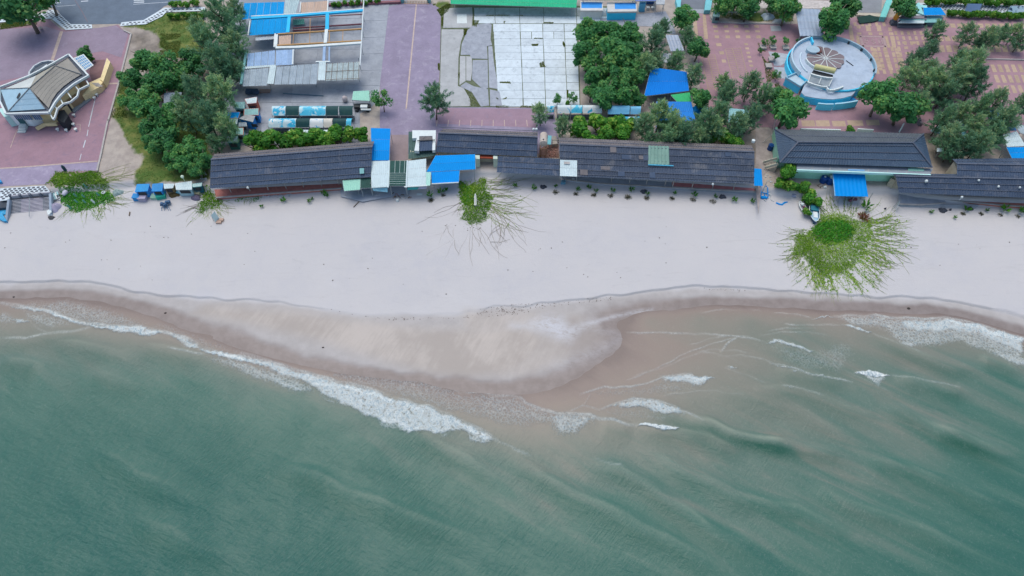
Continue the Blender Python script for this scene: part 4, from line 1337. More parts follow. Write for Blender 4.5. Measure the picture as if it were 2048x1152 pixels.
# outside stair of the hall
st = thing('outside_stair', 'pale concrete stair down from the left corner of the hip roofed hall', 'stair', W(8, 1620, 570, LZ - .6))
a0, a1, b0, b1 = W(8, 1690, 490, LZ + 1.6), W(8, 1700, 545, LZ + 1.6), W(8, 1555, 528, LZ - .4), W(8, 1570, 580, LZ - .4)
for k in range(9):
    f = k / 9
    p, q, p2, q2 = b0.lerp(a0, f), b1.lerp(a1, f), b0.lerp(a0, f + .1), b1.lerp(a1, f + .1)
    obj('step', MB().prism([(p.x, p.y), (q.x, q.y), (q2.x, q2.y), (p2.x, p2.y)], LZ - .9, p.z + .2), mat('#c3bdb6', 1, .8, .1, 1), st)
rl = MB()
for s0, s1 in ((b0, a0), (b1, a1)):
    rl.bar(s0 + Vector((0, 0, .8)), s1 + Vector((0, 0, .8)), .15, .5)
obj('parapet', rl, mat('#cfd3c8', 1, .7, .08, 1), st)

# blue awning before the hall
aw = thing('awning', 'big bright blue flat awning in front of the mint hall', 'awning', W(10, 460, 800, 1.4))
obj('canopy', MB().corrugated(W(10, 295, 560, LZ + 2.3), W(10, 590, 565, LZ + 2.3), W(10, 624, 792, LZ + 1.4), W(10, 322, 786, LZ + 1.4), .8, .025), M_BLUE, aw)
obj('edge_trim', MB().bar(W(10, 296, 562, LZ + 2.32), W(10, 320, 788, LZ + 1.42), .14, .12).bar(W(10, 292, 556, LZ + 2.35), W(10, 594, 561, LZ + 2.35), .2, .12), mat('#8fc4ef', 1, .6, .06, 1), aw)
posts(aw, 10, [(330, 835), (615, 838), (470, 838)], 1.3, LZ + 1.4, M_STEEL, .06)

# 6, 7 dark roofs on the far right
r6 = gable('restaurant', 'dark front roof restaurant at the right edge with white globes on its roof', 'restaurant',
           W(10, 876, 606, RZ - .9), W(10, 2250, 636, RZ - .9), W(10, 904, 757, EZ - .3), W(10, 2270, 812, EZ - .3), [0, .34, .68, 1], M_ROOF, .5, M_ROOF, inset=3.4)
r7 = gable('restaurant', 'dark rear roof restaurant at the right edge under the casuarinas', 'restaurant',
           W(10, 1436, 492, RZ - .2), W(10, 2250, 506, RZ - .2), W(10, 1434, 606, EZ + .9), W(10, 2250, 648, EZ + .9), [0, .5, 1], M_ROOF, .9, M_ROOF, inset=.4)
for k, (x, y, s) in enumerate(((1155, 650, .32), (1635, 643, .22), (1815, 700, .24), (2010, 708, .22), (1480, 796, .24))):
    z = EZ + (.9, .95, .5, .5, -.05)[k]
    p = W(10, x, y, z + .3)
    tag(obj('lamp_globe', MB().tube([p + Vector((0, 0, -.9)), p], .04, 5).ball(p, s), M_WHITE),
        ('big white globe lamp at the left end of the right front roof', 'white globe lamp near the upper course of the right front roof', 'white globe lamp low on the right front roof between two others',
         'white globe lamp nearest the right edge of the photo on the front roof', 'white globe lamp at the eave of the right front roof over the red terrace')[k], 'lamp')
terrace('terrace', 'terracotta terrace under the eave of the far right roof', 10, [(1290, 690), (2250, 730)], [(1300, 812), (1500, 838), (1870, 872), (2060, 885), (2250, 892)], LZ - .6, mat('#c07a70', 1, .8, .18, 1, '#9a807a', .6))
terrace('terrace', 'grey concrete terrace with steps left of the far right red terrace', 10, [(905, 680), (1300, 700)], [(905, 860), (1100, 868), (1330, 850)], LZ - .7, mat('#b4bccc', 1, .9, .14, .7, '#949dac', .4))


def steps(name, label, t, top, bottom, z0, z1, n, m):
    a0, a1 = WL(t, top, z0)
    b0, b1 = WL(t, bottom, z1)
    th = thing(name, label, 'steps', (a0 + b1) / 2 * 1.0)
    th.location.z = z1
    for k in range(n):
        f0, f1 = k / n, (k + 1) / n
        p = [a0.lerp(b0, f0), a1.lerp(b1, f0), a1.lerp(b1, f1), a0.lerp(b0, f1)]
        obj('step', MB().prism([(q.x, q.y) for q in p], z1 - .4, z0 + (z1 - z0) * f0), m, th)
    return th


M_STEP = mat('#a3adbb', 1, .85, .12, .8, '#7f8896', .4)
steps('beach_steps', 'wide grey steps from the far right terrace down to the sand', 10, [(900, 860), (1640, 866)], [(930, 892), (1600, 905)], LZ - .75, 1.35, 4, M_STEP)
steps('beach_steps', 'long low steps in front of the red terrace of the longest roof', 8, [(690, 748), (1535, 790)], [(760, 768), (1545, 815)], LZ - .55, 1.5, 3, M_STEP)

# mid annexes
def sheet_roof(name, label, quad, m, t, post_pts=(), z_post=2.0, rows=(0, 1), per=.4, extra=None, cat='roof'):
    """free standing sheet roof on posts; quad = four (x, y, z) readings: back left, back right, front right, front left"""
    q = [W(t, x, y, z) for x, y, z in quad]
    c = sum(q, Vector()) / 4
    th = thing(name, label, cat, (c.x, c.y, z_post))
    roof_rows(th, q[0], q[1], q[2], q[3], list(rows), m, per, .02, .03, False)
    for x, y in post_pts:
        p = W(t, x, y, z_post)
        obj('post', MB().tube([p, (p.x, p.y, min(v.z for v in q) - .02)], .06, 6), M_STEEL, th)
    if not post_pts:
        for k, p in enumerate(q):
            p2 = p.lerp(c, .06)
            obj('post', MB().tube([(p2.x, p2.y, z_post), (p2.x, p2.y, p.z - .05)], .06, 6), M_STEEL, th)
    b = MB()
    for k in range(4):
        b.bar(q[k] - Vector((0, 0, .08)), q[(k + 1) % 4] - Vector((0, 0, .08)), .08, .08)
    obj('roof_frame', b, M_STEEL, th)
    return th


sheet_roof('canopy_roof', 'bright blue sheet roof behind the white one, right end of the long left roof', [(1640, 172, 6.4), (1828, 178, 6.4), (1816, 484, 5.6), (1648, 486, 5.6)], M_BLUE, 4, rows=(0, .35, .7, 1), z_post=LZ, cat='canopy')
sheet_roof('canopy_roof', 'stained white sheet roof just right of the long left roof', [(1638, 492, 5.7), (1815, 488, 5.7), (1808, 738, 5.0), (1648, 748, 5.0)], M_SHEETW, 4, [(1660, 800), (1800, 790)], LZ - .7, (0, .5, 1), cat='canopy')
g3 = sheet_roof('canopy_roof', 'dark green translucent roof in a white frame between two white sheet roofs', [(425, 185, 5.6), (725, 183, 5.6), (700, 612, 4.9), (415, 610, 4.9)], M_GREEN, 25, rows=(0, .5, 1), z_post=LZ - .6, cat='canopy')
b = MB()
A, B, C, D = [W(25, x, y, z) for x, y, z in ((425, 185, 5.68), (725, 183, 5.68), (700, 612, 4.98), (415, 610, 4.98))]
for f in (0, .3, .58, .85, 1):
    b.bar(A.lerp(B, f), A.lerp(B, f).lerp(D.lerp(C, f), .5 if 0 < f < 1 else 1), .07)
for f in (.5, .58, .66, .74, .83, .92):
    b.bar(A.lerp(D, f), B.lerp(C, f), .06)
obj('glazing_bar', b, mat('#b9cfd2', 1, .5, .1, 1), g3)
for x in (412, 722):
    obj('gutter', MB().bar(W(25, x, 180, 5.7), W(25, x - 18, 640, 5.0), .25, .12), M_SHEETW, g3)
w4 = sheet_roof('canopy_roof', 'white sheet roof left of the blue ones with a small mint extension', [(738, 185, 5.7), (1042, 148, 5.7), (1040, 612, 4.9), (715, 618, 4.9)], M_SHEETW, 25, [(718, 760), (1090, 720)], 1.7, (0, .33, .66, 1), cat='canopy')
obj('side_sheet', MB().corrugated(W(25, 1044, 375, 5.35), W(25, 1124, 378, 5.35), W(25, 1112, 605, 4.95), W(25, 1042, 608, 4.95), .4, .02), mat('#b5e8e2', 1, .6, .08, .8), w4)
obj('front_board', MB().bar(W(25, 668, 628, 4.9), W(25, 1060, 610, 4.9), .2, .16), M_WHITE, w4)
obj('stall_board', MB().slab([W(25, 728, 640, 4.1), W(25, 920, 632, 4.1), W(25, 890, 672, 3.8), W(25, 722, 678, 3.8)], .06), mat('#4fc3c4', 1, .5, .1, 1), w4)
obj('stall_board', MB().slab([W(25, 930, 632, 4.1), W(25, 1055, 628, 4.1), W(25, 1045, 658, 3.8), W(25, 910, 664, 3.8)], .06), mat('#c3c4e6', 1, .5, .1, 1), w4)
sheet_roof('canopy_roof', 'wide bright blue sheet roof below the middle dark roof', [(1205, 95, 5.7), (1878, 72, 5.7), (1885, 330, 5.1), (1045, 375, 5.1)], M_BLUE2, 25, rows=(0, .5, 1), z_post=LZ - .7, cat='canopy')
b5 = sheet_roof('canopy_roof', 'small bright blue sheet roof with a white front edge above the sand', [(1128, 372, 5.05), (1615, 350, 5.05), (1600, 552, 4.5), (1140, 575, 4.5)], M_BLUE, 25, [(1180, 645), (1600, 640)], 1.8, cat='canopy')
obj('front_board', MB().bar(W(25, 1136, 580, 4.5), W(25, 1596, 555, 4.5), .16, .2), M_WHITE, b5)
sheet_roof('canopy_roof', 'pale mint awning over the right end of the red terrace', [(1368, 675, 4.9), (1540, 662, 4.9), (1536, 765, 4.4), (1385, 778, 4.4)], M_MINT, 4, [(1400, 830), (1530, 815)], 1.6, cat='canopy')
sheet_roof('canopy_roof', 'dark green netting awning between the mint awning and the white roof', [(1543, 655, 4.9), (1642, 650, 4.9), (1642, 745, 4.4), (1543, 750, 4.4)], M_GREEN, 4, z_post=LZ - .8, cat='canopy')
# shop front below the stained white roof
sf = thing('shop_board', 'cyan and white shop board under the stained white sheet roof', 'shop board', W(4, 1730, 790, LZ - .8))
obj('board', MB().slab([W(4, 1650, 745, 4.6), W(4, 1800, 738, 4.6), W(4, 1800, 788, 3.9), W(4, 1665, 775, 3.9)], .06), mat('#8fd0ea', 1, .5, .2, 2.5, '#e0f2f8', .8), sf)
obj('leg', MB().bar(W(4, 1670, 800, LZ - .8), W(4, 1668, 775, 3.9), .08), M_WOOD, sf)
obj('leg', MB().bar(W(4, 1795, 800, LZ - .8), W(4, 1797, 785, 3.9), .08), M_WOOD, sf)

# small building with a white boxed roof
sb = thing('roof_house', 'small building with white boxed roof frame and green skirt roof beside the middle roof', 'building', W(6, 220, 330, LZ))
sk = [W(6, 82, 208, 5.6), W(6, 345, 195, 5.6), W(6, 345, 438, 4.9), W(6, 80, 472, 4.9)]
roof_rows(sb, *sk, [0, .5, 1], mat('#4c6a68', 1, .7, .15, .5, '#6b8585', .4), .5, .03, .03, False)
top = [W(6, x, y, 6.1) for x, y in ((118, 196), (345, 196), (338, 385), (310, 388), (312, 250), (186, 252), (182, 395), (138, 390), (160, 270), (118, 272))]
obj('parapet', MB().prism([(p.x, p.y) for p in top], 5.4, 6.15), M_WHITE, sb)
roof_rows(sb, W(6, 188, 296, 6.4), W(6, 312, 292, 6.4), W(6, 310, 388, 5.8), W(6, 184, 396, 5.8), [0, 1], M_ROOF, .5, .035, .03, False)
roof_rows(sb, W(6, 188, 296, 6.4), W(6, 312, 292, 6.4), W(6, 312, 250, 6.0), W(6, 190, 252, 6.0), [0, 1], M_ROOFB, .5, .035, .03, False)
obj('ridge_cap', MB().bar(W(6, 165, 296, 6.5), W(6, 335, 288, 6.5), .2, .1), M_DARK, sb)
walls(sb, [W(6, x, y, LZ).lerp(W(6, 220, 330, LZ), .2) + Vector((0, -1.8, 0)) for x, y in ((100, 230), (340, 220), (335, 420), (100, 450))], LZ, 5.1, mat('#c9cbb9', 1, .8, .1, .7))

# gate between the blue roof and the lean-to, with steps and a ramp to the sand
gt = thing('beach_gate', 'terracotta roofed gate with a white pillar on each side above a concrete ramp', 'gate', W(6, 828, 470, LZ))
for x0, x1 in ((722, 765), (895, 936)):
    a = WL(6, [(x0, 430), (x1, 432), (x1, 470), (x0, 468)], LZ + 2.4)
    obj('pillar', MB().prism([(p.x, p.y) for p in a], LZ, LZ + 2.4), mat('#cfe0d8', 1, .7, .08, 1), gt)
a = WL(6, [(768, 428), (892, 434), (892, 464), (768, 460)], LZ + 2.1)
obj('tiled_roof', MB().prism([(p.x, p.y) for p in a], LZ + 1.9, LZ + 2.1), mat('#a5533f', 1, .8, .2, 1.5), gt)
steps('beach_steps', 'short pale steps under the terracotta gate', 6, [(735, 482), (922, 490)], [(735, 540), (922, 545)], LZ, LZ - .5, 4, mat('#b3bfd0', 1, .8, .1, 1))
ramp = MB()
pr = [W(6, 738, 540, LZ - .45), W(6, 922, 545, LZ - .45), W(6, 925, 660, 1.45), W(6, 760, 640, 1.5)]
ramp.slab(pr, .5)
tag(obj('concrete_ramp', ramp, mat('#a9b3c5', 1, .85, .08, .7, '#98a3b6', .4)), 'smooth grey concrete ramp from the gate down to the sand and vines', 'ramp')

# ================================================================ villa on the left plaza
VE, VR = LZ + 4.6, LZ + 6.4
v0 = W(14, 560, 620, LZ)
villa = thing('villa', 'yellow villa with fan shaped tan and blue hip roof on the left plaza', 'villa', (v0.x, v0.y, LZ))
M_YEL = mat('#e6d6aa', 1.2, .8, .08, .8, '#b8a886', .3)
M_VTAN = mat('#9c9a96', 1, .75, .1, .4, '#8a8b90', .35)
M_VBLU = mat('#93b7d2', 1, .6, .1, .4, '#bcd3e0', .4)
M_VWHI = mat('#cfd8dc', 1, .6, .06, .6)
arc = [(1020, 365), (900, 440), (790, 520), (710, 600), (650, 690), (610, 790)]
K1, K2 = W(14, 372, 540, VR), W(14, 690, 262, VR)
A_, B_ = W(14, 845, 165, VE), W(14, 1025, 372, VE)
arcw = [W(14, x, y, VE) for x, y in arc]
Cc, Dd, Ee, Ff = W(14, 570, 800, VE), W(14, 110, 830, VE), W(14, 8, 555, VE), W(14, 450, 385, VE)


def courses(name, top, bot, n, m, parent):
    """roof face in stepped courses between an upper and a lower polyline of the same length"""
    for k in range(n):
        f0, f1 = k / n, (k + 1) / n
        b = MB()
        up0, up1 = Vector((0, 0, .06)), Vector((0, 0, .10))
        for i in range(len(top) - 1):
            b.slab([top[i].lerp(bot[i], f0) + up0, top[i + 1].lerp(bot[i + 1], f0) + up0, top[i + 1].lerp(bot[i + 1], f1) + up1, top[i].lerp(bot[i], f1) + up1], .06)
        obj(name, b, m, parent)


nt = len(arcw)
topl = [K2.lerp(K1, i / (nt - 1)) + Vector((0, 0, .0)) for i in range(nt)]
courses('roof_course', topl, arcw, 6, M_VTAN, villa)
courses('roof_course', [K2, K2], [A_, B_], 4, M_VTAN, villa)
courses('roof_course', [K1, K2], [Ff, A_], 4, mat('#a7a79f', 1, .75, .08, .4), villa)
courses('roof_course', [K1, K1], [W(14, 60, 548, VE), Ff], 4, M_VWHI, villa)
courses('roof_course', [K1, K1], [Dd, Ee], 4, mat('#a6cae2', 1, .6, .08, .4), villa)
courses('roof_course', [K1, K1], [Cc, Dd], 4, M_VBLU, villa)
hp = MB()
for p, q in ((K1, K2), (K2, A_), (K2, B_), (K1, Dd), (K1, Ee), (K1, Cc)):
    hp.bar(p + Vector((0, 0, .16)), q + Vector((0, 0, .16)), .16, .08)
obj('hip_ridge', hp, mat('#7d8289', 1, .8, .1, 1), villa)
stain = [W(14, x, y, VE + .9) for x, y in ((290, 582), (300, 600), (225, 685), (215, 670), (240, 620))]
obj('roof_stain', MB().slab([p + Vector((0, 0, .3)) for p in stain], .02), M_DARK, villa)
# white parapet beam round the gutter
rim = [W(14, *p, VE + .25) for p in ((858, 120), (1105, 385), (1030, 425), (920, 490), (820, 570), (740, 650), (680, 730), (640, 800), (612, 845), (80, 860), (0, 700), (-5, 530), (370, 385), (600, 265))]
rb = MB()
for p, q in zip(rim, rim[1:] + rim[:1]):
    rb.bar(p, q, .32, .45)
obj('parapet', rb, M_WHITE, villa)
gut = MB()
gut.face([Vector((p.x, p.y, VE - .15)) for p in rim])
obj('gutter', gut, mat('#5f6878', 1, .9, .2, 1), villa)
c0 = sum(rim, Vector()) / len(rim)
foot = [Vector((p.x, p.y, 0)).lerp(Vector((c0.x, c0.y, 0)), .34) for p in rim]
obj('wall', MB().prism([(p.x, p.y) for p in foot], LZ, VE - .2), M_YEL, villa)
# white sea front with windows and door
sfq = [W(14, 150, 868, VE - .8), W(14, 520, 862, VE - .8), W(14, 585, 950, LZ + .9), W(14, 440, 1015, LZ + .2), W(14, 215, 1005, LZ + .2)]
obj('front_bay', MB().prism([tuple(W(14, x, y, LZ)[:2]) for x, y in ((170, 1000), (440, 1012), (585, 950), (560, 900), (150, 900))], LZ, VE - 1.2), mat('#e6f2fa', 1.2, .6, .05, .8), villa)
yb = W(14, 300, 1010, LZ).y
for x0, x1 in ((195, 290), (295, 400), (425, 525)):
    p, q = W(14, x0, 960, LZ + 1.9), W(14, x1, 960, LZ + 1.9)
    fr = obj('window', MB().box(((p.x + q.x) / 2, yb - .08, LZ + 1.9), q.x - p.x - .1, .2, 1.7), M_WHITE, villa)
    for k in range(4):
        xx = p.x + (k + .5) * (q.x - p.x) / 4
        obj('pane', MB().box((xx, yb - .2, LZ + 2.0), (q.x - p.x) / 4 - .14, .06, 1.5), mat('#3f6f9f', 1, .2, .15, 2, spec=.6), fr)
obj('door', MB().box((W(14, 325, 1010, LZ).x, yb - .15, LZ), 1.2, .2, 2.2), mat('#3f6f78', 1, .6, .1, 1), villa)
ent = MB()
for k in range(4):
    ent.box((W(14, 275, 1085, LZ).x, W(14, 275, 1085 - 22 * k, LZ).y, LZ), 1.7 - .1 * k, .6, .2 + .25 * k)
obj('entrance_step', ent, mat('#c9d5dc', 1, .8, .06, 1), villa)
obj('side_wing', MB().prism([tuple(W(14, x, y, LZ)[:2]) for x, y in ((75, 920), (150, 1020), (215, 1005), (160, 900))], LZ, LZ + 2.8), mat('#b9e3e6', 1.2, .7, .06, .8), villa)
# curved pergola beam on the right side with spokes
per = [W(14, *p, VE - .5) for p in ((1050, 395), (1110, 500), (985, 560), (965, 640), (880, 712), (790, 735), (715, 800), (685, 900), (665, 930))]
pb = MB()
for p, q in zip(per, per[1:]):
    pb.bar(p, q, .25, .4)
obj('pergola_beam', pb, M_WHITE, villa)
for p, q in (((920, 490), (985, 570)), ((830, 575), (890, 660)), ((745, 660), (790, 740)), ((680, 760), (720, 810)), ((620, 850), (665, 930))):
    obj('pergola_beam', MB().bar(W(14, *p, VE - .3), W(14, *q, VE - .5), .22, .3), M_WHITE, villa)
obj('side_terrace', MB().prism([tuple(W(14, x, y, LZ + 2.2)[:2]) for x, y in ((1040, 420), (1090, 500), (960, 640), (790, 740), (700, 880), (620, 850), (700, 700), (880, 520))], LZ, LZ + 2.2), mat('#b39a7c', 1, .8, .12, .8), villa)
obj('side_wall', MB().prism([tuple(W(14, x, y, LZ)[:2]) for x, y in ((1060, 480), (1130, 560), (1010, 700), (900, 830), (730, 960), (640, 960), (700, 800))], LZ, LZ + 1.9), M_YEL, villa)
for x, y in ((975, 690), (880, 770)):
    p = W(14, x, y + 60, LZ)
    obj('door', MB().box((p.x, p.y - .1, LZ), 1.3, .4, 2.0, R(40)), M_DARK, villa)
obj('dark_annex', MB().prism([tuple(W(14, x, y, LZ + 2.2)[:2]) for x, y in ((735, 820), (800, 805), (850, 880), (800, 970), (710, 930))], LZ, LZ + 2.2), mat('#2b333c', 1, .6, .2, 1), villa)
obj('front_parapet', MB().bar(W(14, 455, 1045, LZ + .5), W(14, 560, 990, LZ + .8), .4, .7).bar(W(14, 560, 990, LZ + .8), W(14, 710, 985, LZ + .8), .4, .7), M_YEL, villa)
obj('porch', MB().prism([tuple(W(14, x, y, LZ)[:2]) for x, y in ((1040, 640), (1140, 685), (930, 850), (870, 810))], LZ, LZ + .3), mat('#8f9aa6', 1, .9, .1, .8), villa)
# yellow stair wing on the far right of the villa
sw = MB()
sw.prism([tuple(W(14, x, y, LZ + 1.8)[:2]) for x, y in ((1330, 160), (1372, 210), (1285, 455), (1245, 430))], LZ, LZ + 1.8)
obj('stair_wall', sw, M_YEL, villa)
obj('stair_wall', MB().prism([tuple(W(14, x, y, LZ + 1.5)[:2]) for x, y in ((1110, 470), (1250, 405), (1285, 455), (1240, 520), (1030, 640), (1000, 560))], LZ, LZ + 1.5), M_YEL, villa)
obj('sunken_court', MB().prism([tuple(W(14, x, y, LZ + .06)[:2]) for x, y in ((1180, 190), (1310, 180), (1250, 400), (1140, 440), (1110, 330))], LZ, LZ + .06), mat('#8a6f74', 1, .9, .15, 1), villa)
for k in range(5):
    obj('step', MB().box(W(14, 1190 + k * 12, 478 + k * 9, LZ + 1.5), 1.4, .28, .05), M_KERB, villa)
# glass canopy: blue panes in a white grid
gc = obj('glass_canopy', MB().slab([W(14, x, y, VE - .6) for x, y in ((918, 160), (1040, 112), (1165, 250), (1062, 318))], .08), M_WHITE, villa)
qa, qb, qc, qd = [W(14, x, y, VE - .56) for x, y in ((928, 165), (1035, 122), (1150, 250), (1060, 305))]
for i in range(5):
    for j in range(5):
        f = lambda u, v: qa.lerp(qb, u).lerp(qd.lerp(qc, u), v)
        u0, u1, w0, w1 = i / 5 + .03, (i + 1) / 5 - .03, j / 5 + .03, (j + 1) / 5 - .03
        obj('pane', MB().slab([f(u0, w0), f(u1, w0), f(u1, w1), f(u0, w1)], .03), mat('#5a9ad0', 1, .25, .1, 1, spec=.6), gc)
# curved balcony ring behind the villa
rg = MB()
ring = [W(14, *p, LZ + 3.0) for p in ((365, 395), (370, 340), (430, 265), (520, 215), (610, 200), (680, 208))]
for p, q in zip(ring, ring[1:]):
    rg.bar(p, q, .35, .4)
obj('balcony_ring', rg, mat('#c2ccd8', 1, .7, .06, 1), villa)
obj('balcony_floor', MB().prism([(p.x, p.y) for p in ring + [W(14, 560, 280, LZ + 3.0)]], LZ, LZ + 2.8), mat('#66717f', 1, .9, .15, 1), villa)
obj('balcony_rail', MB().bar(W(14, 455, 345, LZ + 3.1), W(14, 590, 250, LZ + 3.1), .3, .3), M_WHITE, villa)
for k, (x, y) in enumerate(((930, 890), (883, 955), (925, 1005), (810, 1010), (955, 1068), (836, 1077), (728, 1068), (1185, 676), (1215, 636))):
    p = W(14, x, y, LZ)
    o = obj('plaza_stool', MB().disc(p, .2, .2, LZ, LZ + .45, 8).disc(p, .34, .34, LZ + .45, LZ + .6, 10), M_WHITE)
    tag(o, f'round white stone stool right of the villa, ' + ('nearest the porch edge on the left', 'below the dark annex', 'second right in the upper pair', 'upper left by the yellow parapet', 'lowest on the right', 'lowest in the middle', 'lowest on the left', 'beside the porch corner', 'highest, beyond the porch')[k], 'stool', 'round stools beside the villa')

# ================================================================ round stage
SZ = LZ + 2.4
c = W(13, 690, 440, SZ)
stage = thing('round_stage', 'round blue and white concrete stage with a brown flower floor on the right plaza', 'stage', (c.x, c.y, LZ))
SR = 535 / 6.581 / scale_at(c)
M_SBLU = mat('#45b8ee', 1.6, .6, .08, .6, '#2a93d0', .3)
M_SFLO = mat('#b4c6de', 1, .75, .12, .5, '#8ea3c0', .5)
M_SWAL = mat('#a5c4da', 1, .7, .08, .8, '#7fa4bd', .35)


def ring_wall(cx, cy, r, a0, a1, n, z0, z1, th):
    b = MB()
    pts = [(cx + r * math.cos(R(a0 + (a1 - a0) * k / n)), cy + r * math.sin(R(a0 + (a1 - a0) * k / n))) for k in range(n + 1)]
    for p, q in zip(pts, pts[1:]):
        b.bar((*p, (z0 + z1) / 2), (*q, (z0 + z1) / 2), th, z1 - z0)
    return b


obj('platform', MB().disc(c, SR, SR, LZ, SZ - .04, 48), M_SBLU, stage)
obj('platform_floor', MB().disc(c, SR - .25, SR - .25, SZ - .04, SZ, 48), M_SFLO, stage)
obj('rim_wall', ring_wall(c.x, c.y, SR, -28, 105, 26, SZ - .3, SZ + .75, .35), M_SWAL, stage)
obj('rim_wall', ring_wall(c.x, c.y, SR, 105, 205, 20, SZ - .3, SZ + .8, .3), mat('#bcd9ee', 1, .7, .06, .8), stage)
obj('walkway_wall', ring_wall(c.x, c.y, SR - 2.0, 150, 205, 14, SZ, SZ + .3, .25), mat('#c9def0', 1, .7, .06, .8), stage)
obj('outer_wall', ring_wall(c.x, c.y, SR + .5, 110, 215, 20, LZ, LZ + 1.5, .3), M_SBLU, stage)
for a in (75, 52, 30, 6, -18):
    obj('rim_post', MB().box((c.x + (SR - .25) * math.cos(R(a)), c.y + (SR - .25) * math.sin(R(a)), SZ), .4, .4, .6, R(a)), M_DARK, stage)
# flower floor with petals and white spokes
fc = W(13, 600, 372, SZ + .3)
FRX = 262 / 6.581 / scale_at(fc)
for k in range(12):
    a = 2 * math.pi * (k + .3) / 12
    rr = FRX * (.93 + .05 * math.cos(k * 2.1))
    pts = [(fc.x, fc.y)]
    for j in range(9):
        t = a - math.pi / 12 + j / 8 * math.pi / 6
        r2 = rr * (.9 + .1 * math.sin(math.pi * j / 8))
        pts.append((fc.x + r2 * math.cos(t), fc.y + r2 * math.sin(t)))
    obj('petal', MB().prism(pts, SZ, SZ + .3 + .012 * (k % 2)), mat('#857b83', 1, .8, .1, .8, '#9d959c', .3, obj_var=.12), stage)
    obj('spoke', MB().bar((fc.x, fc.y, SZ + .35), (fc.x + rr * .92 * math.cos(a - math.pi / 12), fc.y + rr * .92 * math.sin(a - math.pi / 12), SZ + .35), .13, .06), M_WHITE, stage)
obj('petal_wall', ring_wall(fc.x, fc.y, FRX + .1, 185, 225, 6, SZ, SZ + .6, .3), M_WHITE, stage)
hw = W(13, 430, 270, SZ + .4)
obj('stair_head', MB().disc(hw, 1.5, 1.3, SZ, SZ + .8, 20), mat('#a9c4d9', 1, .7, .08, 1), stage)
obj('stair_opening', MB().prism([tuple(W(13, x, y, SZ + .5)[:2]) for x, y in ((490, 235), (530, 245), (550, 290), (520, 310), (480, 312), (520, 285))], SZ + .3, SZ + .7), mat('#6d4a48', 1, .8, .1, 1), stage)
bp = [W(13, 455, 482, SZ + 1.9), W(13, 725, 540, SZ + 1.9)]
obj('sign_drum', MB().tube(bp, .62, 14), mat('#d9d7a0', 1, .6, .06, 1, '#c3bf86', .3), stage)
obj('canopy_floor', MB().slab([W(13, 440, 525, SZ + 1.12), W(13, 700, 592, SZ + 1.12), W(13, 690, 640, SZ + 1.1), W(13, 405, 582, SZ + 1.1)], .1), M_DARK, stage)
for p, q in (((405, 580), (370, 685)), ((545, 620), (510, 710)), ((690, 640), (640, 745))):
    obj('canopy_rib', MB().bar(W(13, *p, SZ + 1.2), W(13, *q, SZ + .42), .2, .2), M_WHITE, stage)
obj('canopy_panel', MB().slab([W(13, 408, 585, SZ + 1.1), W(13, 545, 622, SZ + 1.1), W(13, 510, 710, SZ + .32), W(13, 372, 685, SZ + .32)], .06), mat('#9fadba', 1, .7, .1, 1), stage)
obj('canopy_panel', MB().slab([W(13, 550, 624, SZ + 1.1), W(13, 690, 642, SZ + 1.1), W(13, 642, 742, SZ + .32), W(13, 515, 712, SZ + .32)], .06), mat('#9fadba', 1, .7, .1, 1), stage)
for pl in (((400, 582), (470, 605), (545, 622), (620, 635), (690, 640)), ((355, 690), (440, 722), (540, 748), (620, 755)), ((615, 765), (640, 795), (700, 795), (770, 775), (828, 750))):
    b = MB()
    z = SZ + 1.15 if pl[0][1] < 600 else SZ + .3
    for p, q in zip(pl, pl[1:]):
        b.bar(W(13, *p, z), W(13, *q, z), .35, .5)
    obj('white_rail', b, M_WHITE, stage)
# front tier, trough pool and the box on the left
tier = [W(13, x, y, LZ + 1.9) for x, y in ((330, 700), (640, 790), (830, 760), (1000, 800), (945, 862), (830, 895), (690, 912), (560, 905), (430, 888), (330, 868), (280, 820))]
obj('front_tier', MB().prism([(p.x, p.y) for p in tier], LZ + .3, LZ + 1.9), M_SFLO, stage)
obj('front_tier_wall', MB().prism([(p.x, p.y - .12) for p in tier[4:11]] + [(tier[0].x, tier[0].y)], LZ, LZ + 1.7), M_SBLU, stage)
for pl in (((500, 965), (610, 975), (705, 975)), ((722, 972), (830, 962), (930, 948), (1025, 930))):
    w = [W(13, *p, LZ + 1.7) for p in pl]
    b, r = MB(), MB()
    for p, q in zip(w, w[1:]):
        b.bar((p.x, p.y, LZ + .82), (q.x, q.y, LZ + .82), .3, 1.64)
        r.bar((p.x, p.y, LZ + 1.7), (q.x, q.y, LZ + 1.7), .36, .12)
    obj('trough_wall', b, mat('#58c4f6', 1.6, .6, .06, .6), stage)
    obj('trough_rim', r, mat('#a6d8f2', 1, .6, .05, 1), stage)
fl = [W(13, x, y, LZ + .4) for x, y in ((505, 930), (700, 930), (940, 890), (1010, 940), (850, 985), (700, 995), (510, 985))]
obj('trough_floor', MB().prism([(p.x, p.y + .5) for p in fl], LZ, LZ + .5), mat('#2590dc', 1, .4, .08, .8), stage)
bx = [W(13, x, y, LZ + 1.8) for x, y in ((70, 640), (220, 575), (365, 670), (262, 758))]
obj('box_floor', MB().prism([(p.x, p.y) for p in bx], LZ, LZ + 1.8), M_SBLU, stage)
obj('box_top', MB().prism([(p.x * .96 + bx[1].x * .04, p.y) for p in bx], LZ + 1.8, LZ + 1.84), mat('#bcd3e6', 1, .7, .08, 1), stage)
b = MB()
for p, q in zip(bx, bx[1:] + bx[:1]):
    b.bar(p + Vector((0, 0, .25)), q + Vector((0, 0, .25)), .2, .5)
obj('box_parapet', b, mat('#9fd2ee', 1, .7, .06, 1), stage)
obj('flag_pole', MB().bar(W(13, 870, 400, SZ + .1), W(13, 965, 470, SZ + .1), .12, .1), M_DARK, stage)
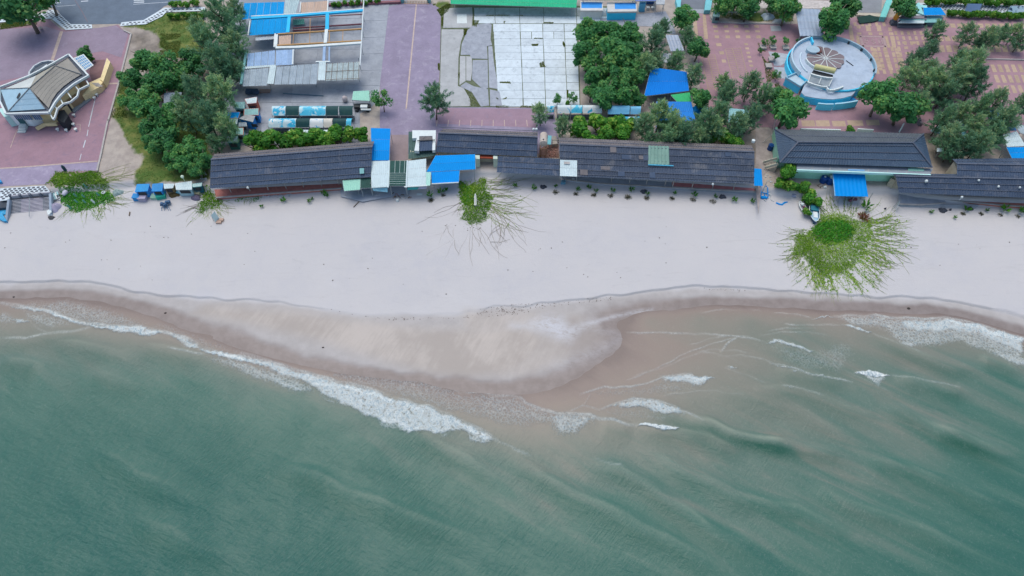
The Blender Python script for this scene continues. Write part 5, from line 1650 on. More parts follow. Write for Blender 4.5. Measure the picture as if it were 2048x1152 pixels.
obj('entry_wall', MB().bar(W(13, 385, 100, SZ), W(13, 425, 200, SZ), .3, 1.6), M_SBLU, stage)
obj('ramp_floor', MB().prism([tuple(W(13, x, y, SZ - .02)[:2]) for x, y in ((395, 100), (560, 130), (640, 150), (560, 200), (430, 200))], LZ, SZ - .02), mat('#9cc3de', 1, .8, .08, 1), stage)

# ================================================================ market shed
MZ = LZ + 3.4
m0 = W(3, 1000, 450, LZ)
shed = thing('market_shed', 'half stripped market shed of blue and grey sheets with cyan and orange frames', 'market shed', (m0.x, m0.y, LZ))


def sheets(t, quad, m, n=4, z=MZ, dz=.35, nm='roof_sheet', per=.45, amp=.04, parent=None):
    q = [W(t, x, y, z + (dz if k < 2 else 0)) for k, (x, y) in enumerate(quad)]
    for k in range(n):
        f0, f1 = k / n, (k + 1) / n - .004
        lift = Vector((0, 0, .012 * (k % 2)))
        obj(nm, MB().corrugated(q[0].lerp(q[1], f0) + lift, q[0].lerp(q[1], f1) + lift, q[3].lerp(q[2], f1) + lift, q[3].lerp(q[2], f0) + lift, per, amp), m, parent or shed)


M_CORG = mat('#a3b4c4', 1, .5, .14, .6, '#7f93a6', .5, obj_var=.1)
M_CORB = mat('#9fbfe8', 1, .5, .12, .8, '#7ba2dd', .5, obj_var=.1)
M_MBLU = mat('#0aa2ee', 1, .5, .08, .4, '#2584c6', .35, spec=.1, obj_var=.06)
M_MCYA = mat('#1fb8f0', 1.2, .5, .08, .8, '#5cc4ea', .3)
M_PEACH = mat('#cbb4a6', 1, .6, .1, .8, '#b09c92', .4)
M_ORAN = mat('#c29a6a', 1, .7, .15, 1.5, '#a88a6c', .5)
sheets(3, [(432, 30), (826, 18), (814, 150), (407, 190)], M_MBLU, 6)
sheets(3, [(502, 196), (860, 172), (848, 322), (480, 346)], M_MBLU, 6)
sheets(3, [(832, 0), (972, 0), (935, 132), (815, 140)], mat('#b3ccd6', 1, .5, .08, .6), 2)
sheets(3, [(985, 25), (1248, 8), (1243, 105), (972, 125)], M_PEACH, 4)
sheets(3, [(770, 350), (890, 342), (885, 435), (765, 448)], M_PEACH, 2)
sheets(3, [(467, 522), (735, 490), (728, 632), (455, 648)], M_CORB, 4)
sheets(3, [(742, 490), (920, 482), (908, 630), (735, 638)], M_CORB, 3)
sheets(3, [(432, 682), (670, 662), (655, 835), (414, 842)], M_CORG, 4)
sheets(3, [(746, 652), (1155, 620), (1138, 820), (722, 824)], M_CORG, 6)
sheets(3, [(1235, 622), (1560, 602), (1552, 775), (1215, 790)], mat('#a9bcc4', 1, .5, .2, 1.0, '#8a97a0', .6), 5)
sheets(3, [(680, 642), (746, 640), (718, 818), (652, 816)], M_SHEETW, 1, MZ + .15, .35)
sheets(3, [(1160, 600), (1228, 598), (1220, 782), (1146, 782)], M_SHEETW, 1, MZ + .15, .35)
sheets(3, [(440, 650), (740, 630), (738, 645), (436, 672)], M_SHEETW, 1, MZ + .2, .1, 'ridge_sheet')
sheets(3, [(540, 362), (760, 342), (755, 378), (540, 396)], mat('#b9c7d6', 1, .6, .1, 1), 1, MZ - .6, .1)
sheets(3, [(905, 190), (1015, 185), (1020, 235), (905, 245)], mat('#4f9a94', 1, .6, .1, 1), 1, LZ + .6, .1)
for pts, m, w, h in (([(500, 180), (820, 160), (1590, 100)], M_MCYA, .95, .4), ([(500, 165), (980, 140), (1590, 92)], M_WHITE, .3, .5), ([(872, 160), (856, 320)], M_MCYA, .75, .35),
                     ([(1243, 130), (1240, 290)], M_MCYA, .8, .35), ([(1235, 290), (1222, 422)], M_WHITE, .75, .35), ([(1600, -30), (1572, 460), (1560, 640)], M_WHITE, .22, .3),
                     ([(740, 335), (1580, 283)], M_ORAN, .3, .3), ([(750, 445), (1575, 398)], M_ORAN, .35, .3), ([(745, 330), (735, 460)], M_WHITE, .8, .3), ([(740, 468), (960, 462), (1575, 420)], M_WHITE, .75, .4),
                     ([(1215, 460), (1208, 600)], M_CORB, .6, .3), ([(1262, 460), (1260, 600)], M_CORB, .3, .3), ([(1130, 605), (1270, 603)], M_WHITE, .4, .3), ([(910, 485), (905, 632)], M_WHITE, .3, .3),
                     ([(450, 510), (400, 820)], M_TEAL, .5, .3), ([(985, 20), (975, 125)], M_WHITE, .2, .3), ([(1250, 0), (1243, 110)], M_WHITE, .25, .3), ([(490, 205), (470, 345)], M_WHITE, .25, .3),
                     ([(1075, 180), (1070, 430)], M_ORAN, .12, .12), ([(1395, 290), (1390, 410)], M_ORAN, .12, .12), ([(915, 320), (905, 440)], M_ORAN, .12, .12), ([(1265, 300), (1258, 410)], M_ORAN, .14, .14),
                     ([(905, 175), (1220, 160)], mat('#8a5a5e', 1, .8, .2, 1), .14, .2), ([(1270, 155), (1585, 140)], mat('#8a5a5e', 1, .8, .2, 1), .14, .2)):
    b = MB()
    w_ = [W(3, x, y, MZ + .3) for x, y in pts]
    for p, q in zip(w_, w_[1:]):
        b.bar(p, q, w, h)
    obj('beam', b, m, shed)
grid = MB()
for k in range(7):
    grid.bar(W(3, 1240 + k * 52, 618 - k * 3, MZ + .42), W(3, 1222 + k * 54, 790 - k * 2, MZ + .12), .07)
for y in (615, 690, 770):
    grid.bar(W(3, 1225, y + 8, MZ + .3), W(3, 1558, y - 8, MZ + .3), .07)
obj('purlin', grid, mat('#8d7f78', 1, .7, .2, 2), shed)
obj('low_beam', MB().bar(W(3, 905, 275, LZ + .6), W(3, 1580, 235, LZ + .6), .25, .3), mat('#92606a', 1, .8, .2, 1), shed)
obj('low_beam', MB().bar(W(3, 905, 300, LZ + .4), W(3, 1210, 280, LZ + .4), .25, .3), mat('#92606a', 1, .8, .2, 1), shed)
for x, y in ((1605, 215), (1600, 370), (1592, 535), (1572, 690), (1555, 795), (700, 880), (860, 410), (1215, 430), (470, 390), (425, 880), (1140, 850), (1250, 250)):
    p = W(3, x, y, LZ)
    obj('post', MB().tube([p, (p.x, p.y, MZ + .2)], .08, 6), M_STEEL, shed)
o = obj('fallen_pole', MB().tube([W(3, 810, 910, LZ + .15), W(3, 930, 918, LZ + .15), W(3, 1205, 935, LZ + .12)], .11, 5), mat('#5d7f92', 1, .7, .1, 1))
tag(o, 'long bluish pole lying on the concrete below the market shed', 'pole')
o = obj('stored_goods', MB().box(W(3, 510, 905, LZ), 2.6, 1.2, .7).box(W(3, 550, 905, LZ + .7), 1.2, .9, .3).box(W(3, 470, 905, LZ + .7), .8, .7, .2), mat('#37506f', 1, .6, .3, 1.5, '#8a9fb3', .4))
tag(o, 'dark blue heap of stored goods beside the lower left corner of the market shed', 'goods')
o = obj('stored_board', MB().box(W(3, 635, 895, LZ), 2.4, 1.0, .35), mat('#a08f8a', 1, .8, .1, 1))
tag(o, 'flat brownish board stack below the market shed, right of the blue heap', 'board')

# ---------------------------------------------------------------- barrel roofed stalls
def print_mat(a, b_, c_, scale=1.2):
    """printed tarpaulin: blotches of two colours on a pale ground"""
    N = Nodes('printed_tarpaulin')
    pos = N.n('ShaderNodeNewGeometry').outputs['Position']
    n = N.noise(N.mapped(pos, (1, 1, .4)), scale, 3, .5, .6)
    o = N.mix(N.ramp(n, .46, .54), col(a), col(b_))
    n2 = N.noise(pos, scale * 2.2, 3, .5, .8)
    o = N.mix(N.ramp(n2, .58, .64), o, col(c_))
    return N.done(o, .5, .3)


M_PR1 = print_mat('#cdeaf6', '#3fc0ee', '#eef8fc', .5)
M_PR2 = print_mat('#54ccf2', '#c4ecf8', '#22b4e6', .6)
M_PR3 = print_mat('#d9eaf2', '#e6eef4', '#39b3e6', .45)
M_STG = mat('#1c4a4e', 1, .6, .1, .6, '#3b5e4c', .4)


def stall(t, x0, x1, xb0, xb1, ytop, ybot, m, label, group, z=LZ + 2.5):
    """market stall: barrel canopy on four posts with a counter underneath"""
    A, B = W(t, x0, ytop, z), W(t, x1, ytop, z)
    D, C = W(t, xb0, ybot, z - .5), W(t, xb1, ybot, z - .5)
    th = thing('market_stall', label, 'market stall', ((A.x + C.x) / 2, (A.y + C.y) / 2, LZ), group)
    b = MB()
    n = 8
    for k in range(n):
        q = []
        for f in (k / n, (k + 1) / n):
            h = Vector((0, 0, .75 * math.sin(math.pi * min(1, f * 1.02)) * (1 - .3 * f)))
            q.append((A.lerp(D, f) + h, B.lerp(C, f) + h))
        b.slab([q[0][0], q[0][1], q[1][1], q[1][0]], .04)
    obj('canopy', b, m, th)
    for p in (A, B, C, D):
        obj('post', MB().tube([(p.x, p.y, LZ), (p.x, p.y, z - .1)], .05, 5), M_STEEL, th)
    obj('counter', MB().prism([(p.x, p.y) for p in (A.lerp(D, .55), B.lerp(C, .55), B.lerp(C, .9), A.lerp(D, .9))], LZ, LZ + .9), mat('#5b646e', 1, .8, .2, 1), th)
    return th


row1 = [(140, 385, 128, 362, M_PR1, 'white and blue printed barrel stall at the left end of the upper stall row'), (390, 620, 368, 608, M_STG, 'dark green barrel stall second from left in the upper stall row'),
        (628, 1098, 618, 1080, M_PR2, 'wide cyan printed barrel stall in the middle of the upper stall row'), (1100, 1318, 1086, 1306, M_STG, 'dark green barrel stall right of the wide cyan printed one'),
        (1328, 1578, 1326, 1562, M_STG, 'dark green barrel stall at the right end of the upper stall row')]
for x0, x1, a, q, m, l in row1:
    stall(21, x0, x1, a, q, 150, 320, m, l, 'barrel roofed market stalls')
row2 = [(100, 575, 62, 548, M_PR1, 'long white and cyan printed barrel stall at the left end of the lower stall row'), (578, 812, 552, 792, M_STG, 'dark green barrel stall after the long printed one in the lower row'),
        (820, 1052, 798, 1042, M_PR3, 'white and cyan printed barrel stall in the middle of the lower stall row'), (1056, 1215, 1048, 1200, mat('#dcd9d2', 1, .6, .06, .8, '#bdb39d', .5), 'plain cream barrel stall in the lower stall row'),
        (1225, 1458, 1208, 1440, M_STG, 'dark green barrel stall right of the plain cream one'), (1465, 1558, 1445, 1535, M_PR2, 'narrow cyan barrel stall at the right end of the lower stall row')]
for x0, x1, a, q, m, l in row2:
    stall(21, x0, x1, a, q, 372, 530, m, l, 'barrel roofed market stalls')
for x0, x1, l in ((440, 740, 'left'), (745, 1130, 'middle'), (1140, 1300, 'right')):
    stall(21, x0, x1, x0 - 10, x1 - 10, 575, 720, M_SHEETW, f'white barrel stall half hidden behind the round bushes, {l} one of three', 'white stalls behind the bushes')
rb_ = [('white and cyan printed stall at the left end of the row behind the right bushes', 150, 420, M_PR3), ('cyan and white printed stall second in the row behind the right bushes', 430, 660, M_PR2), ('white printed stall with blue figures third in the row behind the right bushes', 670, 1060, M_PR3)]
for l, x0, x1, m in rb_:
    stall(26, x0, x1, x0, x1, 105, 270, m, l, 'stalls behind the right bushes')
M_LBL = mat('#7cc8f6', 1.1, .5, .06, .6, '#a9d4ee', .3)
stall(26, 1185, 1625, 1180, 1628, 110, 290, M_LBL, 'plain light blue stall behind the right bushes', 'stalls behind the right bushes')
stall(26, 1640, 1860, 1642, 1850, 130, 290, M_LBL, 'plain light blue stall half under the casuarinas', 'stalls behind the right bushes')
stall(26, 1330, 1850, 1330, 1850, 345, 480, M_PR1, 'white and cyan stall in front of the plain light blue ones, half hidden by leaves', 'stalls behind the right bushes')
stall(26, -60, 90, -60, 80, 130, 250, M_PR2, 'small cyan printed stall beside the slim casuarina', 'stalls behind the right bushes')

# mint canopy by the small palm-like tree
mc = sheet_roof('canopy_roof', 'mint sheet canopy beside the leaning tree at the lane edge', [(1495, 890, 5.2), (1650, 882, 5.2), (1655, 985, 4.9), (1482, 975, 4.9)], M_MINT, 3, z_post=LZ, cat='canopy')
o = thing('cargo_trike', 'dark market cart with white panels parked by the mint canopy', 'cart', W(3, 1585, 1060, LZ))
obj('body', MB().box(W(3, 1585, 1050, LZ + .5), 3.6, 1.1, .7), mat('#4b4f52', 1, .7, .3, 1.5), o)
obj('panel', MB().box(W(3, 1600, 1045, LZ + 1.2), 1.5, .9, .35).box(W(3, 1620, 1075, LZ + 1.1), 2.2, .3, .3), M_WHITE, o)
for dx in (-1.2, 1.2):
    p = W(3, 1585, 1070, LZ + .35)
    obj('wheel', MB().tube([(p.x + dx, p.y - .5, p.z), (p.x + dx, p.y + .5, p.z)], .35, 10), M_DARK, o)
tag(obj('stone_jar', MB().ball(W(3, 1412, 965, LZ + .8), .62, .62, .8, 10, 7).disc(W(3, 1412, 965, LZ), .35, .35, LZ, LZ + .2, 10), mat('#c9c0c4', 1, .8, .1, 1)), 'pale round jar left of the mint canopy', 'jar')

# kiosks
def kiosk(t, quad, h, mroof, mwall, label, tilt=.25, trim=None, name='kiosk', z0=LZ, group=None):
    q = [W(t, x, y, z0 + h + (tilt if k < 2 else 0)) for k, (x, y) in enumerate(quad)]
    c = sum(q, Vector()) / 4
    th = thing(name, label, 'kiosk', (c.x, c.y, z0), group)
    roof_rows(th, q[0], q[1], q[2], q[3], [0, 1], mroof, .4, .02, 0, False, 'roof')
    ins = [p.lerp(c, .08) for p in q]
    obj('wall', MB().prism([(p.x, p.y) for p in ins], z0, z0 + h - .05), mwall, th)
    b = MB()
    for k in range(4):
        b.bar(q[k] - Vector((0, 0, .06)), q[(k + 1) % 4] - Vector((0, 0, .06)), .1, .12)
    obj('trim', b, trim or M_WHITE, th)
    f = q[3].lerp(q[2], .5)
    hw = (ins[2] - ins[3]).length
    obj('shutter', MB().box((f.x, min(ins[2].y, ins[3].y) - .04, z0 + .9), hw * .7, .1, .8), M_DARK, th)
    return th


M_KT, M_KB, M_PKR = mat('#8fc0c4', 1, .6, .1, .8, '#74a3ab', .4), mat('#2a80cc', 1.4, .6, .1, .8), mat('#d9a0a0', 1, .7, .08, 1)
kiosk(22, [(425, 172), (660, 132), (650, 245), (470, 265)], 2.4, M_SHEETW, mat('#c9715f', 1, .7, .1, 1), 'white roofed kiosk with pink rim and red front at the top of the kiosk cluster', .3, M_PKR)
kiosk(22, [(230, 235), (425, 230), (420, 355), (228, 350)], 2.3, M_KT, M_KT, 'pale teal roofed kiosk left of the pink rimmed one', .2, M_KT)
kiosk(22, [(415, 362), (690, 350), (690, 480), (410, 480)], 2.3, M_KT, M_KB, 'teal roofed kiosk with blue walls and red rim', .25, mat('#c9695c', 1, .7, .1, 1))
kiosk(22, [(95, 425), (335, 422), (300, 535), (90, 540)], 2.3, M_MBLU, M_KT, 'bright blue roofed kiosk with pink rim under the casuarina', .25, M_PKR)
kiosk(22, [(85, 545), (290, 540), (275, 650), (80, 655)], 2.0, mat('#b9d3d9', 1, .6, .15, 1), mat('#5f9aa6', 1, .7, .1, 1), 'pale grey teal kiosk with white panel below the bright blue one', .2)
kiosk(22, [(320, 545), (440, 475), (620, 500), (580, 610)], 2.4, mat('#a9adb2', 1, .7, .15, 1, '#8a8580', .5), M_KB, 'rusty grey roofed kiosk with deep blue walls', .2, M_STEEL)
kiosk(22, [(315, 628), (455, 622), (465, 690), (315, 700)], 1.9, mat('#97a9b9', 1, .6, .1, 1), mat('#8496a6', 1, .7, .1, 1), 'small grey kiosk in front of the blue walled one', .2, M_STEEL)
kiosk(22, [(170, 735), (400, 725), (400, 860), (160, 850)], 2.2, M_KT, M_KT, 'teal kiosk with salmon ridge near the bushes', .3, mat('#d2917f', 1, .7, .1, 1))
kiosk(22, [(95, 885), (290, 878), (285, 1000), (90, 1005)], 2.2, M_SHEETW, mat('#2f6f6a', 1, .7, .1, 1), 'white flat roofed kiosk with dark green walls at the bottom of the kiosk cluster', .1, M_TEAL)

# beach side kiosk row on the left
kiosk(18, [(235, 180), (475, 175), (440, 310), (195, 330)], 1.9, mat('#2d9be0', 1, .5, .08, .6, '#5ab4ea', .3), M_KB, 'bright blue flat roofed beach hut at the left end of the hut row', .15, M_KB, 'beach_hut', 1.6)
kiosk(18, [(540, 175), (740, 160), (720, 310), (520, 315)], 1.9, mat('#2d90d8', 1, .5, .08, .6, '#5ab4ea', .3), M_KB, 'bright blue flat roofed beach hut second in the hut row', .15, M_KB, 'beach_hut', 1.6)
kiosk(18, [(755, 175), (960, 170), (930, 250), (765, 262)], 2.0, M_SHEETW, mat('#8a7a5a', 1, .8, .2, 1.2), 'white roofed beach hut third in the hut row with wooden racks', .1, M_WHITE, 'beach_hut', 1.6)
kiosk(18, [(980, 165), (1300, 120), (1300, 280), (1000, 285)], 2.0, M_SHEETW, mat('#a9cfe0', 1, .7, .1, 1), 'wide white tarpaulin beach hut fourth in the hut row', .2, M_WHITE, 'beach_hut', 1.6)
kiosk(18, [(1315, 175), (1500, 150), (1490, 215), (1320, 235)], 1.9, mat('#c3e2e6', 1, .6, .1, 1), mat('#2e6d84', 1, .7, .1, 1), 'pale small beach hut with dark teal side next to the long left roof', .1, M_TEAL, 'beach_hut', 1.6)


def lump(t, X, Y, rx, ry, h, m, label, cat, name, px=1.0, seed=0, z=None):
    """tarpaulin or heap: a dome with uneven folds"""
    p = PGT(t, X, Y)
    if z is not None:
        p = W(t, X, Y, z)
    r = random.Random(seed)
    b = MB()
    n, rings = 14, 5
    ph = [r.uniform(0, 6.28) for _ in range(4)]
    b.v.append((p.x, p.y, p.z + h))
    for j in range(1, rings + 1):
        f = j / rings
        for k in range(n):
            a = 2 * math.pi * k / n
            w = 1 + .16 * math.sin(3 * a + ph[0]) + .1 * math.sin(5 * a + ph[1])
            zz = h * (1 - f ** 2.2) * (1 + .3 * math.sin(4 * a + ph[2] + j)) - (.06 if j == rings else 0)
            b.v.append((p.x + rx * f * w * math.cos(a), p.y + ry * f * w * math.sin(a), p.z + zz))
    for k in range(n):
        b.f.append((0, 1 + k, 1 + (k + 1) % n))
        for j in range(rings - 1):
            i0, i1 = 1 + j * n, 1 + (j + 1) * n
            b.f.append((i0 + k, i1 + k, i1 + (k + 1) % n, i0 + (k + 1) % n))
    return tag(obj(name, b, m, None, True), label, cat)


def crate(t, X, Y, sx_, sy_, h, m, label, cat='crate', name='crate', rz=0.0, lid=None):
    p = PGT(t, X, Y)
    th = thing(name, label, cat, p)
    obj('body', MB().box((p.x, p.y, p.z - .05), sx_, sy_, h, rz), m, th)
    obj('lid', MB().box((p.x, p.y, p.z + h - .05), sx_ + .12, sy_ + .12, .1, rz), lid or m, th)
    return th


crate(18, 255, 470, 1.3, 1.1, 1.0, mat('#2f8fd6', 1, .6, .1, 1), 'blue box in front of the leftmost bright blue beach hut')
crate(18, 370, 480, 1.5, 1.2, 1.0, mat('#b3b1cf', 1, .6, .15, 1.5, '#c98a9a', .4), 'pale lilac box in front of the leftmost beach huts')
crate(18, 720, 430, 1.7, 1.3, .8, mat('#2fae9c', 1, .6, .08, 1), 'flat turquoise box in front of the second blue beach hut', rz=.3)
crate(18, 590, 445, 1.2, 1.0, .6, mat('#9fd0c0', 1, .6, .2, 2, '#d8c8c0', .5), 'pale green box beside the flat turquoise box')
crate(18, 470, 400, .9, 1.0, .8, mat('#c3bcc9', 1, .6, .25, 2, '#5a6a86', .5), 'cluttered white chest between the two blue beach huts')
crate(18, 1050, 350, 1.3, .8, .5, mat('#6cb0cf', 1, .6, .2, 2), 'light blue chest before the white tarpaulin hut')
crate(18, 1240, 350, 1.3, .8, .5, mat('#6f9fc9', 1, .6, .2, 2, '#c9d3e6', .5), 'blue and white chest at the right end of the white tarpaulin hut')
lump(18, 960, 390, 1.1, .7, .6, mat('#5a4f34', 1, .9, .3, 1.5, '#7d7146', .6), 'brown heap of sticks before the third beach hut', 'heap', 'stick_heap', seed=3)
lump(18, 1400, 290, 1.2, .9, 1.0, mat('#335a6c', 1, .7, .25, 1.5, '#9fb8c4', .4), 'dark teal covered pile beside the small pale hut', 'pile', 'covered_pile', seed=4)
lump(18, 1390, 450, .95, .8, .6, mat('#6f6a86', 1, .8, .25, 2, '#3a4350', .5), 'purple grey bundle on the sand before the small pale hut', 'bundle', 'bundle', seed=5)
tag(obj('flat_board', MB().box(PGT(18, 1400, 370), 1.5, .8, .5), mat('#c3bf9f', 1, .8, .1, 1)), 'cream board leaning over the purple grey bundle', 'board')
# parasol bundle alone on the sand
pb_ = thing('beach_cart', 'dark blue bundle of folded chairs standing alone on the sand before the beach huts', 'chair stack', PGT(18, 800, 690))
for k, (dx, dy, s) in enumerate(((-.5, .4, .9), (.35, .9, 1.0), (0, .2, .8))):
    p = PGT(18, 800, 640) + Vector((dx, dy, .45))
    obj('folded_chair', MB().box(p, 1.0 * s, .7, .25, .4 * k).box(p + Vector((0, 0, .3)), .9 * s, .5, .2, .5 * k - .3), mat('#3d5f86', 1, .7, .25, 2, '#8fb0cf', .3), pb_)
for dx in (-.9, -.3, .5, .9):
    p = PGT(18, 800, 700)
    obj('leg', MB().bar((p.x + dx, p.y, p.z - .05), (p.x + dx * .8, p.y + .5, p.z + .7), .07), mat('#5a86b0', 1, .6, .1, 1), pb_)

# ================================================================ things along the top edge
sheet_roof('canopy_roof', 'long emerald green sheet roof cut by the top edge behind the white lot', [(490, -120, 6.0), (1740, -110, 6.0), (1718, 76, 5.3), (494, 38, 5.3)], mat('#17b98a', 1, .5, .08, .5, '#3fcaa2', .4), 5,
           z_post=LZ, rows=(0, .2, .4, .6, .8, 1), cat='canopy')


def shop(t, quad, quad_in, label, h, mroof, mfront, extra=None):
    """flat topped shop: white parapet round a sunken blue roof"""
    q = [W(t, x, y, LZ + h) for x, y in quad]
    c = sum(q, Vector()) / 4
    th = thing('shop', label, 'shop', (c.x, c.y, LZ))
    obj('wall', MB().prism([(p.x, p.y) for p in [a.lerp(c, .03) for a in q]], LZ, LZ + h - .1), mfront, th)
    qi = [W(t, x, y, LZ + h) for x, y in quad_in]
    b = MB()
    for k in range(4):
        b.slab([q[k], q[(k + 1) % 4], qi[(k + 1) % 4], qi[k]], .4)
    obj('parapet', b, mat('#d3d6da', 1, .7, .08, 1, '#b0a898', .4), th)
    zr = LZ + h - .08
    obj('roof', MB().slab([(p.x, p.y, zr) for p in qi], .05), mroof, th)
    return th


sh1 = shop(23, [(212, 18), (675, 25), (672, 215), (212, 215)], [(232, 40), (655, 45), (655, 165), (232, 165)], 'blue roofed shop with an open dark front, left of two along the top edge', 2.4, M_KB, M_WHITE)
p0, p1 = W(23, 225, 340, LZ), W(23, 640, 340, LZ)
obj('open_front', MB().box(((p0.x + p1.x) / 2, p0.y + .15, LZ), p1.x - p0.x, .5, 1.9), mat('#20303c', 1, .7, .3, 1), sh1)
obj('counter', MB().box(W(23, 375, 345, LZ), 1.1, .5, 1.0).box(W(23, 540, 345, LZ), 2.2, .4, .9), M_STEEL, sh1)
sh2 = shop(23, [(758, 50), (1365, 42), (1370, 232), (768, 240)], [(912, 60), (1345, 55), (1350, 182), (920, 186)], 'blue roofed shop with a closed cyan front, right of two along the top edge', 2.4, M_KB, mat('#2fb3ea', 1.6, .6, .06, .8))
cb = thing('shop', 'small cyan booth with a white box on top right of the blue roofed shops', 'booth', W(23, 1465, 250, LZ))
p = W(23, 1465, 245, LZ)
obj('body', MB().box((p.x, p.y + .6, LZ), 1.4, 1.2, 2.2), mat('#6ec0e6', 1, .6, .06, 1), cb)
obj('top_box', MB().box((p.x, p.y + 1.1, LZ + 2.2), 1.5, 1.2, .5), mat('#9fd6ea', 1, .6, .1, 1), cb)
ol = thing('snack_stand', 'open snack stand with small white tables beside the cyan booth', 'stand', W(23, 1620, 220, LZ))
p = W(23, 1640, 150, LZ)
obj('roof', MB().box((p.x, p.y + .6, LZ + 2.0), 2.6, 1.6, .12), mat('#6c6f8e', 1, .7, .2, 1), ol)
obj('back_wall', MB().box((p.x, p.y + 1.4, LZ), 2.4, .15, 2.0), mat('#3a62a6', 1, .7, .1, 1), ol)
for dx in (-.7, .5):
    obj('table', MB().box((p.x + dx, p.y - .9, LZ + .6), .8, .6, .08).box((p.x + dx, p.y - .9, LZ), .15, .15, .6), M_WHITE, ol)
for dx in (-1.2, 1.2):
    obj('post', MB().bar((p.x + dx, p.y - .1, LZ), (p.x + dx, p.y - .1, LZ + 2), .1), M_STEEL, ol)
sheet_roof('canopy_roof', 'lilac blue sheet roof cut by the top edge above the snack stand', [(1330, -80, 6.2), (1760, -80, 6.2), (1760, 20, 5.6), (1330, 25, 5.6)], mat('#7b93d6', 1, .5, .1, .6), 23, z_post=LZ, cat='canopy')
sheet_roof('canopy_roof', 'pale grey framed sheet roof cut by the top edge above the plaza tree', [(1762, -60, 5.8), (1950, -60, 5.8), (1935, 90, 5.2), (1765, 90, 5.2)], mat('#b9c3cf', 1, .5, .15, .8), 23, z_post=LZ, cat='canopy')
sheet_roof('canopy_roof', 'pale yellow sheet roof behind the two blue roofed shops', [(240, -70, 6.2), (1330, -70, 6.2), (1330, 10, 5.8), (240, 5, 5.8)], mat('#c9cf9f', 1, .5, .12, .6), 23, z_post=LZ, cat='canopy')
# entrance with two cyan pylons
sheet('entrance_lane', 19, [(190, -60), (480, -60), (465, 110), (160, 110)], LZ + .03, mat('#7c8492', 1, .85, .1, .5))
sheet('entrance_sill', 19, [(200, 105), (500, 110), (520, 160), (300, 150)], LZ + .05, M_CONC)
for l, pts in (('left', [(120, 0), (190, -10), (178, 115), (150, 112)]), ('right', [(478, -10), (560, -30), (530, 130), (458, 132)])):
    pt = [W(19, x, y, LZ + .8) for x, y in pts]
    o = obj('entrance_pylon', MB().prism([(q_.x, q_.y) for q_ in pt], LZ, LZ + .9).prism([(q_.x * .96 + pt[0].x * .04, q_.y) for q_ in pt], LZ + .9, LZ + 1.1), mat('#7fd0e0', 1, .6, .06, .8))
    tag(o, f'cyan wall of the grey entrance lane at the top edge, {l} side', 'wall')
# left lane gate at the top
for l, x in (('left', 1478), ('right', 1795)):
    p = P(560 + x / 6.02, 4, LZ)
    tag(obj('gate_post', MB().box(p, .9, .9, 1.2).box(p + Vector((0, 0, 1.2)), 1.1, 1.1, .15), M_TEAL), f'teal gate post at the top end of the purple lane, {l} of two', 'post')
b = MB()
for k in range(16):
    p = P(809 + k * 3.1, 7, LZ)
    b.box(p, .12, .12, .7)
b.bar(P(808, 7, LZ + .7), P(858, 8, LZ + .7), .12)
tag(obj('lane_gate', b, mat('#c9a98c', 1, .7, .1, 1)), 'low tan barred gate across the top end of the purple lane', 'gate')
b = MB().bar(W(3, 1250, 48, LZ + .3), W(3, 1960, 20, LZ + .3), .8, .6)
tag(obj('planter_wall', b, mat('#8f6570', 1, .8, .15, 1)), 'low red brick planter wall under the hedge at the top of the market', 'planter')

# cart, cyan pale booth and tarps by the right entrance
cb2 = thing('guard_booth', 'pale teal guard booth with sloping roof beside the right entrance wall', 'booth', W(19, 605, 190, LZ))
q = [W(19, x, y, LZ + 2.0) for x, y in ((575, 85), (645, 88), (640, 195), (565, 190))]
obj('roof', MB().corrugated(q[0] + Vector((0, 0, .3)), q[1] + Vector((0, 0, .3)), q[2], q[3], .4, .02), mat('#9fc9c9', 1, .6, .1, 1), cb2)
c_ = sum(q, Vector()) / 4
obj('body', MB().prism([tuple(a.lerp(c_, .12)[:2]) for a in q], LZ, LZ + 1.95), mat('#7fa3a8', 1, .7, .1, 1), cb2)
obj('window', MB().box((c_.x, min(a.y for a in q) + .15, LZ + .9), .9, .2, .7), M_DARK, cb2)
lump(19, 1200, 200, 1.7, 1.5, .8, mat('#a9bccf', 1, .6, .12, 1.2, '#7f92a8', .4), 'pale blue tarpaulin over a heap beside the upper right trees', 'tarpaulin', 'tarpaulin', seed=8, z=LZ)
lump(19, 1330, 250, 1.7, .8, .5, mat('#bac6d3', 1, .6, .12, 1.2, '#6d7f94', .5), 'grey crumpled tarpaulin right of the pale blue one', 'tarpaulin', 'tarpaulin', seed=9, z=LZ)
lump(19, 1030, 140, .8, .5, .4, M_WHITE, 'small white sack under the upper right trees', 'sack', 'sack', seed=10, z=LZ)
b = MB()
kp = [W(19, x, y, LZ + .12) for x, y in ((530, 180), (545, 220), (600, 250), (680, 262), (900, 272), (1300, 278), (1400, 276))]
for p, q in zip(kp, kp[1:]):
    b.bar(p, q, .3, .3)
tag(obj('kerb_wall', b, M_KERB), 'curved grey kerb round the planting bed at the top of the brick plaza', 'kerb wall')
fb = thing('pipe_rail', 'grey pipe railing behind the guard booth', 'railing', W(19, 780, 170, LZ))
for y0, y1 in ((128, 150), (140, 165)):
    obj('rail', MB().bar(W(19, 660, y0, LZ + .8), W(19, 900, y1 - 8, LZ + .8), .12), M_STEEL, fb)
for k in range(5):
    p = W(19, 665 + k * 58, 165 + k * 3, LZ)
    obj('post', MB().bar(p, p + Vector((0, 0, .85)), .12), M_STEEL, fb)

